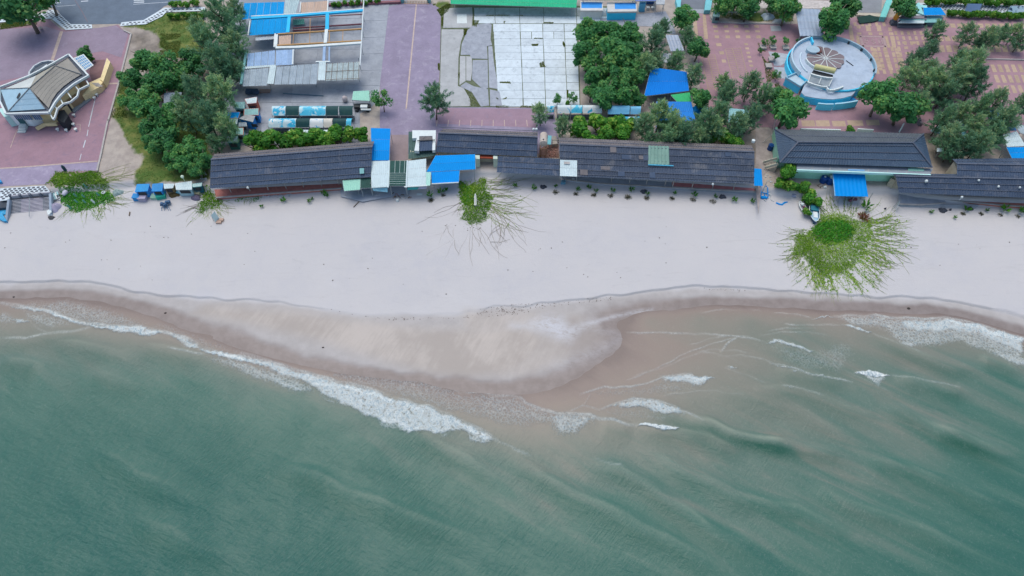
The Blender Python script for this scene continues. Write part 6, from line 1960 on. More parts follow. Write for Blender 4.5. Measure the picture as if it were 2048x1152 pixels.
# ribbed grey roofs among the trees
sheet_roof('canopy_roof', 'silver ribbed roof with dark purlins beside the round stage', [(1525, 95, 6.6), (1812, 108, 6.6), (1858, 420, 5.9), (1582, 420, 5.9)], mat('#9fb2cc', 1, .35, .12, .6, '#7f93b0', .4, spec=.5), 19, z_post=LZ, rows=(0, .25, .5, .75, 1), per=.9, cat='canopy')
sheet_roof('canopy_roof', 'silver ribbed roof half under trees left of the brick plaza', [(640, 340, 6.4), (760, 340, 6.4), (820, 492, 5.8), (690, 500, 5.8)], mat('#a3b3cc', 1, .35, .12, .6, '#7f93b0', .4, spec=.5), 7, z_post=LZ, rows=(0, .35, .7, 1), per=.7, cat='canopy')
sheet_roof('canopy_roof', 'pale grey ribbed roof below the silver one under the trees', [(600, 520, 6.0), (690, 520, 6.0), (690, 610, 5.6), (600, 610, 5.6)], mat('#b4bfcc', 1, .4, .12, .6), 7, z_post=LZ, rows=(0, .5, 1), per=.7, cat='canopy')
sheet_roof('canopy_roof', 'big bright blue roof between the trees left of the brick plaza', [(500, 655, 6.5), (845, 700, 6.5), (868, 885, 5.6), (430, 938, 5.6)], mat('#0a80e6', 1, .5, .06, .4, spec=.08), 7, z_post=LZ, rows=(0, .5, 1), cat='canopy')
sheet_roof('canopy_roof', 'bright green roof strip below the big blue roof under the trees', [(690, 925, 5.6), (880, 900, 5.6), (890, 990, 5.2), (750, 992, 5.2)], mat('#2fbf7a', 1, .5, .06, .6), 7, z_post=LZ, cat='canopy')
sheet_roof('canopy_roof', 'second bright blue roof below the green strip, mostly under casuarinas', [(550, 990, 5.9), (890, 992, 5.9), (930, 1180, 5.2), (560, 1180, 5.2)], mat('#2f8cec', 1, .5, .06, .4, spec=.08), 7, z_post=LZ, rows=(0, .5, 1), cat='canopy')
sheet_roof('canopy_roof', 'pale cyan tent roof under the casuarinas right of the blue roofs', [(1240, -20, 6.0), (1420, 0, 6.0), (1455, 120, 5.2), (1230, 120, 5.2)], mat('#9fd9e6', 1, .5, .1, .6), 8, z_post=LZ, rows=(0, .5, 1), cat='canopy')
sheet_roof('canopy_roof', 'weathered grey roof inside the left grove', [(1600, 905, 6.0), (1770, 900, 6.0), (1760, 1030, 5.4), (1595, 1040, 5.4)], mat('#8f9fb5', 1, .6, .12, .6), 1, z_post=LZ, rows=(0, .5, 1), cat='canopy')
tag(obj('red_tarpaulin', MB().slab([W(1, 1530, 900, 5.2), W(1, 1560, 880, 5.3), W(1, 1640, 872, 5.3), W(1, 1600, 915, 5.0), (W(1, 1545, 940, 5.0))], .05).tube([W(1, 1580, 905, LZ), W(1, 1580, 905, 5.0)], .06, 5), mat('#b0504a', 1, .7, .1, 1)),
    'red tarpaulin awning in the left grove beside the grey roof', 'tarpaulin')

# top right: stage hut, pylons, statue and billboards
py = obj('cyan_pylon', MB().prism([tuple(W(20, x, y, LZ + 1.2)[:2]) for x, y in ((515, 0), (585, 0), (510, 195), (445, 190))], LZ, LZ + 1.3), mat('#7fd6d6', 1, .6, .06, .8))
tag(py, 'slanting turquoise slab wall left of the orange statue at the top right', 'wall')
py2 = obj('cyan_pylon', MB().slab([W(20, 810, 60, 5.4), W(20, 880, 25, 5.8), W(20, 935, 150, 5.0), W(20, 930, 165, 4.8), W(20, 810, 110, 5.2)], .2).prism([tuple(W(20, x, y, LZ)[:2]) for x, y in ((830, 140), (920, 150), (920, 175), (830, 170))], LZ, 4.8), mat('#9fdfe6', 1, .6, .06, .8))
tag(py2, 'pale cyan sloping roof behind the tree right of the orange statue', 'roof')
hut = thing('stage_hut', 'low hut with white and grey roof strips right of the orange statue', 'hut', W(20, 790, 230, LZ))
for y0, y1, m, z in ((150, 170, M_WHITE, 4.6), (172, 205, mat('#8d8794', 1, .8, .1, 1), 4.5), (208, 222, M_TEAL, 4.3), (224, 258, M_SHEETW, 4.2)):
    a = [W(20, x, y, z) for x, y in ((690, y0), (940, y0 + 2), (938, y1), (640, y1 - 2))]
    obj('roof_strip', MB().slab(a, .12), m, hut)
obj('wall', MB().prism([tuple(W(20, x, y, LZ)[:2]) for x, y in ((620, 275), (920, 275), (930, 310), (640, 312))], LZ, LZ + .5), mat('#7a8494', 1, .85, .1, .7), hut)
obj('wall', MB().prism([tuple(W(20, x, y, LZ)[:2]) for x, y in ((650, 240), (930, 240), (930, 280), (640, 280))], LZ, 4.1), mat('#6f7a8c', 1, .85, .1, .7), hut)
sheet_roof('canopy_roof', 'bright blue flat roof at the top right beside the turquoise hut', [(928, 85, 5.2), (1120, 85, 5.2), (1178, 168, 4.7), (935, 170, 4.7)], M_BLUE2, 20, z_post=LZ, cat='canopy')
o = thing('teal_lean_to', 'pale teal lean-to below the bright blue flat roof at the top right', 'lean-to', W(20, 1030, 260, LZ))
obj('roof', MB().slab([W(20, x, y, 3.9) for x, y in ((938, 172), (1140, 172), (1120, 250), (938, 250))], .1), M_TEAL, o)
obj('wall', MB().prism([tuple(W(20, x, y, LZ)[:2]) for x, y in ((950, 225), (1120, 225), (1110, 285), (950, 285))], LZ, 3.78), mat('#6a8f98', 1, .8, .1, 1), o)
stt = thing('statue', 'orange statue on a dark plinth beside the turquoise slab at the top right', 'statue', W(20, 585, 275, LZ))
p = W(20, 585, 270, LZ)
obj('plinth', MB().box(p, 1.4, 1.2, .9).box(p + Vector((0, 0, .9)), .9, .8, .5), mat('#5f6673', 1, .8, .2, 1), stt)
obj('figure', MB().tube([p + Vector((0, 0, 1.4)), p + Vector((0, 0, 2.0)), p + Vector((0, 0, 2.7)), p + Vector((.05, 0, 3.2)), p + Vector((.05, 0, 3.5)), p + Vector((.05, 0, 3.9))], [.5, .6, .5, .25, .3, .12], 10).tube(
    [p + Vector((-.4, 0, 2.6)), p + Vector((-.75, -.2, 2.0))], [.2, .12], 6).tube([p + Vector((.4, 0, 2.6)), p + Vector((.75, -.1, 3.1))], [.2, .12], 6), mat('#d39a3f', 1, .6, .15, 1.5), stt)
sw_ = thing('draped_tarpaulin', 'dark green netting over the kerb left of the turquoise slab at the top right', 'netting', W(20, 300, 215, LZ))
obj('net', MB().slab([W(20, x, y, LZ + z) for x, y, z in ((190, 190, .9), (330, 165, 1.0), (480, 205, .5), (370, 240, .4), (220, 260, .3))], .15), mat('#2f4f4a', 1, .9, .2, 1), sw_)
obj('board', MB().bar(W(20, 190, 155, LZ + .6), W(20, 460, 175, LZ + .6), 1.0, .15), mat('#c3bdb0', 1, .8, .12, 1), sw_)
sheet('entrance_lane', 20, [(180, -80), (470, -80), (460, 140), (180, 140)], LZ + .03, mat('#8d929c', 1, .85, .1, .5))
for l, quad, m in (('blue grey', [(1425, 40), (1582, 42), (1540, 152), (1375, 145)], mat('#6f8cb5', 1, .4, .08, .5)), ('white and navy', [(1900, 65), (2100, 70), (2060, 170), (1848, 160)], print_mat('#c9dff0', '#b9d9ec', '#1f4468', .5))):
    q = [W(20, x, y, LZ + (2.6 if k < 2 else 1.1)) for k, (x, y) in enumerate(quad)]
    bb = thing('billboard', f'tilted {l} billboard in the hedge at the top right edge', 'billboard', ((q[2].x + q[3].x) / 2, (q[2].y + q[3].y) / 2, LZ))
    obj('panel', MB().slab(q, .12), m, bb)
    for k in (0, 1):
        obj('leg', MB().bar((q[k].x, q[k].y + .1, LZ), (q[k].x, q[k].y + .1, q[k].z - .15), .14), M_STEEL, bb)
        obj('leg', MB().bar((q[3 - k].x, q[3 - k].y, LZ), (q[3 - k].x, q[3 - k].y, q[3 - k].z - .1), .14), M_STEEL, bb)

# right: tents under casuarinas
for quad, m, l in (([(755, 425), (830, 420), (890, 560), (850, 605), (760, 545)], mat('#8fd0ee', 1, .5, .06, 1), 'left wing of the pale blue parasol tent under the right casuarinas'),
                   ([(985, 470), (1065, 490), (1070, 590), (880, 625), (880, 590)], mat('#86c6ee', 1, .5, .06, 1), 'right wing of the pale blue parasol tent under the right casuarinas'),
                   ([(640, 170), (770, 190), (810, 280), (790, 370), (740, 370), (745, 270)], mat('#b0e0f2', 1, .5, .08, 1), 'white and cyan curved tent above the pale blue parasol tent'),
                   ([(250, 785), (390, 780), (395, 860), (245, 865)], M_SHEETW, 'small white awning at the right end of the hip roofed hall')):
    w_ = [W(24, x, y, LZ + 2.3) for x, y in quad]
    c_ = sum(w_, Vector()) / len(w_)
    th = thing('tent', l, 'tent', (c_.x, c_.y, LZ))
    b = MB()
    for p, q in zip(w_, w_[1:] + w_[:1]):
        b.face([p, q, c_ + Vector((0, 0, .5))])
    obj('canopy', b, m, th)
    obj('pole', MB().tube([(c_.x, c_.y, LZ), (c_.x, c_.y, LZ + 2.75)], .06, 6), M_STEEL, th)
o = tag(obj('white_boat_cover', MB().box(W(24, 960, 700, LZ + .5), 1.8, .7, .35).box(W(24, 960, 700, LZ), 1.4, .5, .5), M_WHITE), 'white bench below the pale blue parasol tent', 'bench')
sheet_roof('canopy_roof', 'white sheet roof at the right edge above a bright blue one', [(1620, 515, 6.0), (1900, 435, 6.2), (2080, 745, 5.6), (1700, 765, 5.4)], M_SHEETW, 24, z_post=LZ, rows=(0, .33, .66, 1), cat='canopy')
sheet_roof('canopy_roof', 'bright blue sheet roof at the right edge below the white one', [(1688, 772, 5.5), (2300, 760, 5.5), (2300, 1000, 4.9), (1800, 1000, 4.9)], M_BLUE2, 24, z_post=LZ, rows=(0, .5, 1), cat='canopy')
sheet_roof('canopy_roof', 'dark blue sheet roof at the right edge behind the white one', [(1590, 275, 5.4), (1840, 262, 5.4), (1892, 425, 5.0), (1650, 425, 5.0)], mat('#1f5fa0', 1, .5, .1, .5), 24, z_post=LZ, cat='canopy')
sheet_roof('canopy_roof', 'pale grey sheet roof at the right edge beside the dark blue one', [(1845, 290, 5.4), (2200, 330, 5.4), (2200, 560, 5.0), (1960, 470, 5.0)], mat('#a8bccb', 1, .5, .1, .5), 24, z_post=LZ, cat='canopy')

# ================================================================ tank tower
tw = thing('tank_tower', 'cream water tank lying on a rusty frame tower between two dark roofs', 'water tank', W(15, 410, 900, LZ))
TT = LZ + 3.6
M_RUST = mat('#8a6a55', 1, .8, .25, 2, '#b09a88', .4)
ta, tb = W(15, 425, 220, TT + .9), W(15, 415, 500, TT + .9)
obj('tank', MB().tube([ta + (ta - tb) * .06, ta, tb, tb + (tb - ta) * .06], [.25, .78, .78, .25], 14), mat('#c9bfb9', 1, .5, .1, 1, '#b3a294', .4), tw)
obj('hatch', MB().disc((W(15, 412, 365, TT + 1.7)), .16, .16, TT + 1.6, TT + 1.75, 8), M_DARK, tw)
obj('pipe', MB().bar(W(15, 305, 375, TT + 1.2), W(15, 410, 340, TT + 1.75), .1), M_WHITE, tw)
tbp = [W(15, x, y, TT) for x, y in ((320, 260), (505, 250), (500, 660), (320, 665))]
for p in tbp:
    obj('leg', MB().bar((p.x, p.y, LZ), p, .16), M_RUST, tw)
for k in range(4):
    obj('beam', MB().bar(tbp[k], tbp[(k + 1) % 4], .14), M_RUST, tw)
    p, q = tbp[k], tbp[(k + 1) % 4]
    obj('beam', MB().bar((p.x, p.y, LZ + 1.8), (q.x, q.y, LZ + 1.8), .12), M_RUST, tw)
    obj('brace', MB().bar((p.x, p.y, LZ + .2), (q.x, q.y, LZ + 1.8), .08), M_RUST, tw)
tag(obj('cyan_board', MB().slab([W(15, 555, 240, 4.6), W(15, 665, 250, 4.6), W(15, 640, 520, 3.9), W(15, 525, 515, 3.9)], .08).bar(W(15, 545, 300, LZ), W(15, 555, 260, 4.5), .1).bar(W(15, 600, 600, LZ), W(15, 600, 515, 3.85), .08), mat('#7fd0e0', 1, .6, .08, 1)),
    'cyan sheet on props right of the tank tower', 'sheet')
tag(obj('concrete_hut', MB().prism([tuple(W(15, x, y, LZ + 1.0)[:2]) for x, y in ((675, 265), (815, 260), (850, 500), (690, 510))], LZ, LZ + 1.0).box(W(15, 740, 385, LZ + 1.0), 1.9, .15, .1), mat('#a9a4a0', 1, .85, .15, 1.5, '#8a8580', .5)),
    'small grey concrete block right of the cyan sheet', 'block')
sheet('rubble_yard', 15, [(300, 650), (520, 520), (880, 520), (890, 930), (250, 935)], LZ + .03, mat('#7d6460', 1, .95, .3, 1.5, '#a08c86', .6))
rk = random.Random(4)
b = MB()
for k in range(60):
    p = W(15, rk.uniform(540, 790), rk.uniform(560, 900), LZ + .03)
    b.box(p, rk.uniform(.1, .35), rk.uniform(.1, .25), rk.uniform(.05, .2), rk.uniform(0, 3))
o = obj('rubble', b, mat('#97706a', 1, .9, .25, 2, '#b9aaa2', .6))
o['kind'] = 'stuff'

for X, Y, w, d_, m, l in ((1398, 226, 2.6, 1.6, M_BLUE2, 'small blue tarpaulin under the casuarinas right of the second blue roof'), (1330, 256, 2.4, 1.4, mat('#7f93bd', 1, .6, .12, 1), 'blue grey tarpaulin in the thicket behind the longest roof'),
                          (1470, 262, 2.2, 1.3, mat('#c9dfe8', 1, .6, .1, 1), 'pale tarpaulin in the thicket near the right end of the longest roof'), (1880, 262, 1.8, 1.2, mat('#a9d6e8', 1, .6, .1, 1), 'pale cyan tarpaulin at the left edge of the far right thicket'),
                          (1990, 232, 2.4, 1.6, mat('#2f86c9', 1, .6, .1, 1), 'blue tarpaulin among the casuarinas near the right edge')):
    lump(0, X, Y, w, d_, 1.5, m, l, 'tarpaulin', 'tarpaulin', seed=int(X), z=LZ)

# ================================================================ vegetation
def leaf_mat(a, b_, c_):
    """leaf colours: each leaf its own tint, every plant a little different; thin leaves let some light through"""
    N = Nodes('leaves')
    t = N.attr('tint')
    o = N.mix(N.ramp(t, 0, .6, smooth=False), col(a), col(b_))
    o = N.mix(N.ramp(t, .62, 1.0, smooth=False), o, col(c_))
    rnd = N.n('ShaderNodeObjectInfo').outputs['Random']
    o = N.mix(1.0, o, N.mix(rnd, (.8, .84, .85), (1.15, 1.12, 1.0)), 'MULTIPLY')
    m = N.done(o, .55, .25)
    tr = N.n('ShaderNodeBsdfTranslucent')
    N.l(o, tr.inputs['Color'])
    ms = N.n('ShaderNodeMixShader')
    ms.inputs[0].default_value = .4
    N.l(N.b.outputs[0], ms.inputs[1])
    N.l(tr.outputs[0], ms.inputs[2])
    N.l(ms.outputs[0], N.t.nodes['Material Output'].inputs['Surface'])
    return m


ML_BROAD = leaf_mat('#3a7e54', '#5aa462', '#92be6e')
ML_SHRUB = leaf_mat('#2f7430', '#5aa53a', '#a5c657')
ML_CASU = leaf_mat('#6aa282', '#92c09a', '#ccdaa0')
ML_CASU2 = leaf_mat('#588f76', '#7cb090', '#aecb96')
ML_VINE = leaf_mat('#5a9428', '#82b438', '#bcdc5c')
ML_LIME = leaf_mat('#82b040', '#a2cc50', '#cce680')
ML_VINED = leaf_mat('#2c8426', '#4ca230', '#86c446')
ML_DRY = leaf_mat('#5f5a44', '#857a5c', '#a89b78')
ML_RED = leaf_mat('#7a4a3c', '#9a6550', '#b58a70')
M_BARK = mat('#7d746c', .9, .9, .2, 2, '#a39a90', .5)
M_BARK2 = mat('#6a5f56', .9, .9, .2, 2)
M_RUN = mat('#8d9a66', 1, .9, .25, 3)
M_RUNB = mat('#9a9590', 1, .9, .2, 3)


def quads_mesh(name, C, U, V, m, tint):
    """many small leaf faces: centres C, half axes U, V (n x 3)"""
    n = len(C)
    v = np.empty((n, 4, 3), np.float32)
    v[:, 0], v[:, 1], v[:, 2], v[:, 3] = C - U, C + V * .9 - U * .1, C + U, C - V * .9 - U * .1
    me = bpy.data.meshes.new(name)
    me.vertices.add(4 * n)
    me.vertices.foreach_set('co', v.ravel())
    me.loops.add(4 * n)
    me.loops.foreach_set('vertex_index', np.arange(4 * n, dtype=np.int32))
    me.polygons.add(n)
    me.polygons.foreach_set('loop_start', np.arange(0, 4 * n, 4, dtype=np.int32))
    me.update(calc_edges=True)
    a = me.attributes.new('tint', 'FLOAT', 'FACE')
    a.data.foreach_set('value', np.asarray(tint, np.float32))
    me.materials.append(m)
    return me


def unit(a):
    return a / np.maximum(np.linalg.norm(a, axis=1, keepdims=True), 1e-6)


def broad_crown(seed, m, n=3400, leaf=.092, lobes=19, flat=.75, spread=.74):
    """rounded lobed crown of radius about 1 round the origin"""
    g = np.random.default_rng(seed)
    lc = unit(g.normal(size=(lobes, 3))) * g.uniform(.25, spread, (lobes, 1)) * (1, 1, flat)
    lr = g.uniform(.16, .46, lobes)
    k = g.integers(0, lobes, n)
    d = unit(g.normal(size=(n, 3)) + (0, 0, .45))
    C = lc[k] + d * lr[k, None] * (g.uniform(.25, 1.08, (n, 1)) ** .5) * (1, 1, .9)
    nrm = unit(d + g.normal(size=(n, 3)) * .55 + (0, 0, .5))
    a = unit(np.cross(nrm, g.normal(size=(n, 3))))
    b_ = np.cross(nrm, a)
    s = leaf * g.uniform(.6, 1.25, (n, 1))
    return quads_mesh('crown', C, a * s, b_ * s * .62, m, np.clip(g.uniform(0, 1, n) * .7 + g.uniform(-.05, .38, lobes)[k], 0, 1))


def casu_crown(seed, m, tips=75, per=60, tall=1.25, ragged=.35):
    """feathery casuarina crown: sprays of thin needles leaving many upswept twigs"""
    g = np.random.default_rng(seed)
    z = g.uniform(-1, 1, tips)
    rad = np.sqrt(np.clip(1 - np.abs((z + .25) / 1.25) ** 1.8, .03, 1)) * g.uniform(.35, 1.0, tips)
    an = g.uniform(0, 6.283, tips)
    T = np.stack([rad * np.cos(an) * .85, rad * np.sin(an) * .85, z * tall * .8], 1) + g.normal(size=(tips, 3)) * .08
    out = unit(T * (1, 1, .35) + (0, 0, .55) + g.normal(size=(tips, 3)) * ragged)
    n = tips * per
    k = np.repeat(np.arange(tips), per)
    t = g.uniform(-.30, .30, (n, 1))
    C = T[k] + out[k] * t + g.normal(size=(n, 3)) * .055
    d = unit(out[k] + g.normal(size=(n, 3)) * .5)
    w = unit(np.cross(d, g.normal(size=(n, 3))))
    L = g.uniform(.06, .13, (n, 1))
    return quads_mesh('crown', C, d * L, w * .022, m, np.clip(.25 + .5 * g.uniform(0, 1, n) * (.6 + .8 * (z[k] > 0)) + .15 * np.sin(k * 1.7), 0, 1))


def trunk_mesh(seed, h, r, limbs, m, lean=.1):
    g = random.Random(seed)
    b = MB()
    pts, x, y = [], 0, 0
    for i in range(5):
        pts.append((x, y, h * i / 4 - (.1 if i == 0 else 0)))
        x += g.uniform(-lean, lean)
        y += g.uniform(-lean, lean)
    b.tube(pts, [r * (1 - .13 * i) for i in range(5)], 6)
    for k in range(limbs):
        a = 2 * math.pi * k / limbs + g.uniform(-.4, .4)
        s = pts[2 + k % 3]
        e = (s[0] + .55 * math.cos(a), s[1] + .55 * math.sin(a), s[2] + g.uniform(.35, .7))
        mid = tuple((p + q) / 2 + g.uniform(-.05, .05) for p, q in zip(s, e))
        b.tube([s, mid, e], [r * .55, r * .4, r * .15], 5)
    me = b.mesh('trunk', (0, 0, 0), True)
    me.materials.append(m)
    return me


BROAD = [(broad_crown(10 + i, ML_BROAD), trunk_mesh(i, 1.25, .07, 5, M_BARK)) for i in range(5)]
SHRUB = [(broad_crown(30 + i, ML_SHRUB, 1500, .125, 8, .65, .55), trunk_mesh(40 + i, .5, .06, 4, M_BARK2)) for i in range(4)]
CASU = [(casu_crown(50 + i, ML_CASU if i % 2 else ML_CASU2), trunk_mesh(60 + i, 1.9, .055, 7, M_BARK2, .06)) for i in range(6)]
YOUNG = [(broad_crown(70 + i, ML_BROAD, 900, .1, 9, .8, .85), trunk_mesh(80 + i, 1.3, .05, 4, M_BARK2, .12)) for i in range(3)]
KINDS = {'b': (BROAD, 1.15, 'broadleaf_tree', 'tree'), 's': (SHRUB, .8, 'shrub', 'bush'), 'c': (CASU, 1.65, 'casuarina_tree', 'tree'), 'y': (YOUNG, 1.25, 'young_tree', 'tree')}
_tn = [0]


def tree(kind, px, py, rpx, label, group=None, t=0, zc=None, squash=1.0):
    """plant whose crown is centred on the reading px, py with a radius of rpx photo pixels"""
    X, Y = to_px(t, px, py)
    lib, ch, name, cat = KINDS[kind]
    rpx *= {'c': .86, 'b': 1.18, 's': 1.32}.get(kind, 1)
    rad = rpx / 8.2
    for _ in range(3):
        p = P(X, Y, LZ + ch * rad)
        rad = rpx / scale_at(p)
    z = LZ if p.y > edge_y(LE, np.array([p.x]))[0] + 1 else GZ(p.x, p.y)
    p = P(X, Y, z + ch * rad)
    _tn[0] += 1
    g = random.Random(_tn[0] * 13)
    cm, tm = lib[_tn[0] % len(lib)]
    th = thing(name, label, cat, (p.x, p.y, z), group)
    th.scale = (rad * g.uniform(.95, 1.08), rad * g.uniform(.95, 1.08), rad * squash)
    th.rotation_euler = (g.uniform(-.07, .07), g.uniform(-.07, .07), g.uniform(0, 6.28))
    a = bpy.data.objects.new('crown', cm)
    b_ = bpy.data.objects.new('trunk', tm)
    for o in (a, b_):
        COL.objects.link(o)
        o.parent = th
    a.location = (0, 0, ch)
    return th


def cluster(kind, pts, fmt, group, t=0, key=None):
    pts = sorted(pts, key=key or (lambda q: q[0]))
    for k, (x, y, r) in enumerate(pts):
        tree(kind, x, y, r, fmt.format(ORD[k]), group, t)


# left grove
cluster('b', [(290, 122, 30), (332, 132, 32), (375, 128, 30), (266, 160, 27), (308, 168, 32), (350, 160, 30), (258, 198, 22), (292, 212, 32), (330, 235, 32), (300, 252, 26), (330, 275, 30), (346, 305, 24),
              (310, 285, 22), (388, 298, 26), (368, 325, 22), (405, 318, 22), (395, 340, 18), (345, 325, 18)],
        'dark broadleaf tree in the left grove, {} counted down from the road end', 'broadleaf trees of the left grove', key=lambda q: q[1])
cluster('c', [(445, 40, 46), (415, 85, 40), (465, 88, 36), (440, 130, 44), (395, 185, 42), (440, 190, 42), (415, 235, 40), (375, 230, 36), (450, 255, 34), (400, 60, 30), (470, 140, 26), (470, 20, 26), (355, 205, 22), (430, 285, 22)],
        'feathery casuarina at the right side of the left grove, {} counted down from the road', 'casuarinas of the left grove', key=lambda q: q[1])
tree('b', 35, 5, 52, 'large tree over the patterned pavement in the top left corner')
tree('b', 88, -8, 34, 'tree at the road edge beside the large top left corner tree')
tag(obj('street_sign', MB().tube([W(1, 395, 270, LZ), W(1, 395, 270, LZ + 3.2)], .28, 8).box(W(1, 380, 185, LZ + 3.2), 1.0, .2, .8), mat('#b9b3ad', 1, .8, .1, 1)), 'pale stone post with a sky blue top under the top left corner tree', 'post')
tree('b', 168, 106, 17, 'round dark bush behind the glass canopy of the villa')
tree('s', 182, 118, 7, 'small dark bush right of the round one behind the villa')
# hedges along the road
for k, (t, x0, y0, x1, y1, n, r, lab) in enumerate(((1, 1620, 150, 2000, 140, 6, 8, 'clipped hedge bush below the curved patterned pavement, {} from left'), (1, 1640, 45, 1950, 25, 6, 8, 'dark clipped hedge bush between road and curved pavement, {} from left'),
                                                   (3, 1265, 40, 1760, 5, 8, 7, 'hedge bush in the red planter at the top of the market, {} from left'), (20, 1200, 140, 2048, 175, 20, 8.5, 'hedge bush along the plaza edge at the top right, {} from left'),
                                                   (20, 960, 5, 2048, 25, 20, 9.5, 'dark hedge bush beyond the patterned pavement at the top right, {} from left'))):
    for i in range(n):
        f = (i + .5) / n
        x, y = to_px(t, x0 + (x1 - x0) * f, y0 + (y1 - y0) * f)
        tree('s', x, y + random.uniform(-1, 1), r, lab.format(ORD[i]), lab.split(',')[0].replace('bush', 'bushes'))
# middle
tree('y', 764, 200, 25, 'slender leaning tree with a bare trunk at the lane edge')
tree('c', 868, 198, 38, 'bushy casuarina standing alone at the lower end of the purple lane')
tree('c', 1081, 226, 23, 'slim casuarina at the right end of the parking bays')
tree('y', 1115, 197, 13, 'small leafy tree on the lower right corner of the white lot')
tree('y', 1148, 196, 13, 'sparse small tree right of the small leafy one on the white lot')
tree('s', 1136, 205, 6, 'tiny shrub between the two small trees on the white lot')
cluster('s', [(505, 283, 25), (532, 282, 26), (560, 280, 27), (590, 278, 26), (620, 277, 26), (650, 280, 26), (675, 272, 24), (700, 268, 20), (726, 268, 19), (515, 298, 14), (545, 296, 16)],
        'bright round bush in the row behind the long left roof, {} from left', 'bushes behind the long left roof')
cluster('s', [(1160, 250, 27), (1195, 246, 25), (1228, 244, 26), (1175, 275, 22), (1212, 272, 24), (1245, 272, 26), (1258, 252, 20)],
        'bright big leaved bush in the clump behind the right half roofs, {} from left', 'big leaved bushes')
tree('c', 1126, 250, 22, 'dark casuarina at the left end of the big leaved bushes')
cluster('b', [(1182, 68, 32), (1218, 75, 36), (1258, 66, 30), (1176, 108, 32), (1222, 112, 38), (1262, 110, 30), (1192, 150, 28), (1236, 160, 30), (1208, 188, 30), (1250, 190, 28), (1270, 150, 24), (1182, 185, 18), (1275, 200, 16)],
        'dense broadleaf tree right of the white lot, {} counted from the lot edge', 'broadleaf trees right of the white lot')
cluster('c', [(1308, 85, 34), (1325, 55, 22), (1292, 130, 28), (1312, 125, 24)], 'casuarina right of the dense broadleaf clump, {} from left', 'casuarinas right of the dense clump')
tree('b', 1366, 35, 26, 'leafy tree left of the entrance wall at the top')
tree('c', 1375, 72, 22, 'dark fluffy casuarina below the leafy entrance tree')
tree('b', 1396, 95, 24, 'spreading broadleaf tree at the left edge of the brick plaza')
tree('c', 1352, 122, 24, 'round casuarina above the big blue roof')
tree('c', 1388, 150, 26, 'round casuarina right of the big blue roof')
tree('b', 1403, 198, 24, 'broadleaf tree below the round casuarina at the bay markings')
cluster('c', [(1320, 228, 34), (1345, 250, 34), (1290, 248, 30), (1372, 268, 32), (1405, 245, 36), (1428, 255, 30), (1335, 278, 26), (1400, 278, 26), (1455, 190, 30), (1448, 165, 20), (1300, 280, 22), (1478, 250, 30), (1500, 235, 30), (1440, 225, 30)],
        'casuarina in the thicket behind the longest dark roof, {} from left', 'casuarinas behind the longest dark roof')
tree('c', 1500, 168, 32, 'dark tall casuarina left of the round stage')
tree('c', 1525, 195, 32, 'second dark casuarina left of the round stage')
cluster('s', [(1360, 275, 18), (1395, 285, 16), (1448, 275, 22), (1470, 282, 20), (1425, 280, 16)], 'dark bush against the back of the longest roof, {} from left', 'bushes at the back of the longest roof')
tree('b', 1575, 215, 40, 'large round broadleaf tree left of the blue trough of the stage')
tree('b', 1560, 190, 24, 'smaller broadleaf crown behind the large round one beside the stage')
# top right planting
cluster('b', [(1440, 8, 24), (1470, 0, 22), (1497, 12, 26), (1510, -5, 24), (1575, 18, 28), (1545, 0, 20)], 'tree in the bed at the top of the brick plaza, {} from left', 'trees at the top of the brick plaza')
tree('b', 1668, 42, 36, 'tall tree beside the silver roof, above the stage')
tree('b', 1690, 12, 32, 'tree at the top edge behind the tall tree beside the silver roof')
tree('b', 1808, 12, 26, 'dark tree on the turquoise hut at the top right')
cluster('y', [(1531, 85, 9), (1548, 82, 11), (1574, 80, 11), (1598, 84, 9), (1550, 112, 11), (1555, 150, 11), (1520, 100, 7)], 'small potted tree left of the round stage, {} from left', 'potted trees left of the stage')
for k, (x, y) in enumerate(((1585, 472), (1682, 470), (1805, 475), (1640, 655), (1670, 590))):
    p = W(7, x, y, LZ)
    tag(obj('planter_box', MB().box(p, 1.3, 1.3, .5).box(p + Vector((0, 0, .5)), 1.45, 1.45, .08), M_KERB), ('pale planter box at the left end of the upper potted row', 'pale planter box in the middle of the upper potted row', 'pale planter box nearest the stage in the upper potted row',
        'pale planter box lowest, on the grass strip left of the stage', 'pale planter box beside the pale slab left of the stage')[k], 'planter')
sheet('stone_patch', 7, [(1640, 500), (1850, 530), (1880, 570), (1760, 640), (1700, 640)], LZ + .04, mat('#b5bccb', 1, .85, .15, .8))
sheet('stone_patch', 7, [(1690, 650), (1830, 660), (1830, 770), (1740, 760)], LZ + .04, mat('#b0b9c9', 1, .85, .15, .8))
sheet('stone_patch', 7, [(1660, 250), (1760, 250), (1770, 300), (1670, 305)], LZ + .04, mat('#a8b0b8', 1, .85, .15, .8))
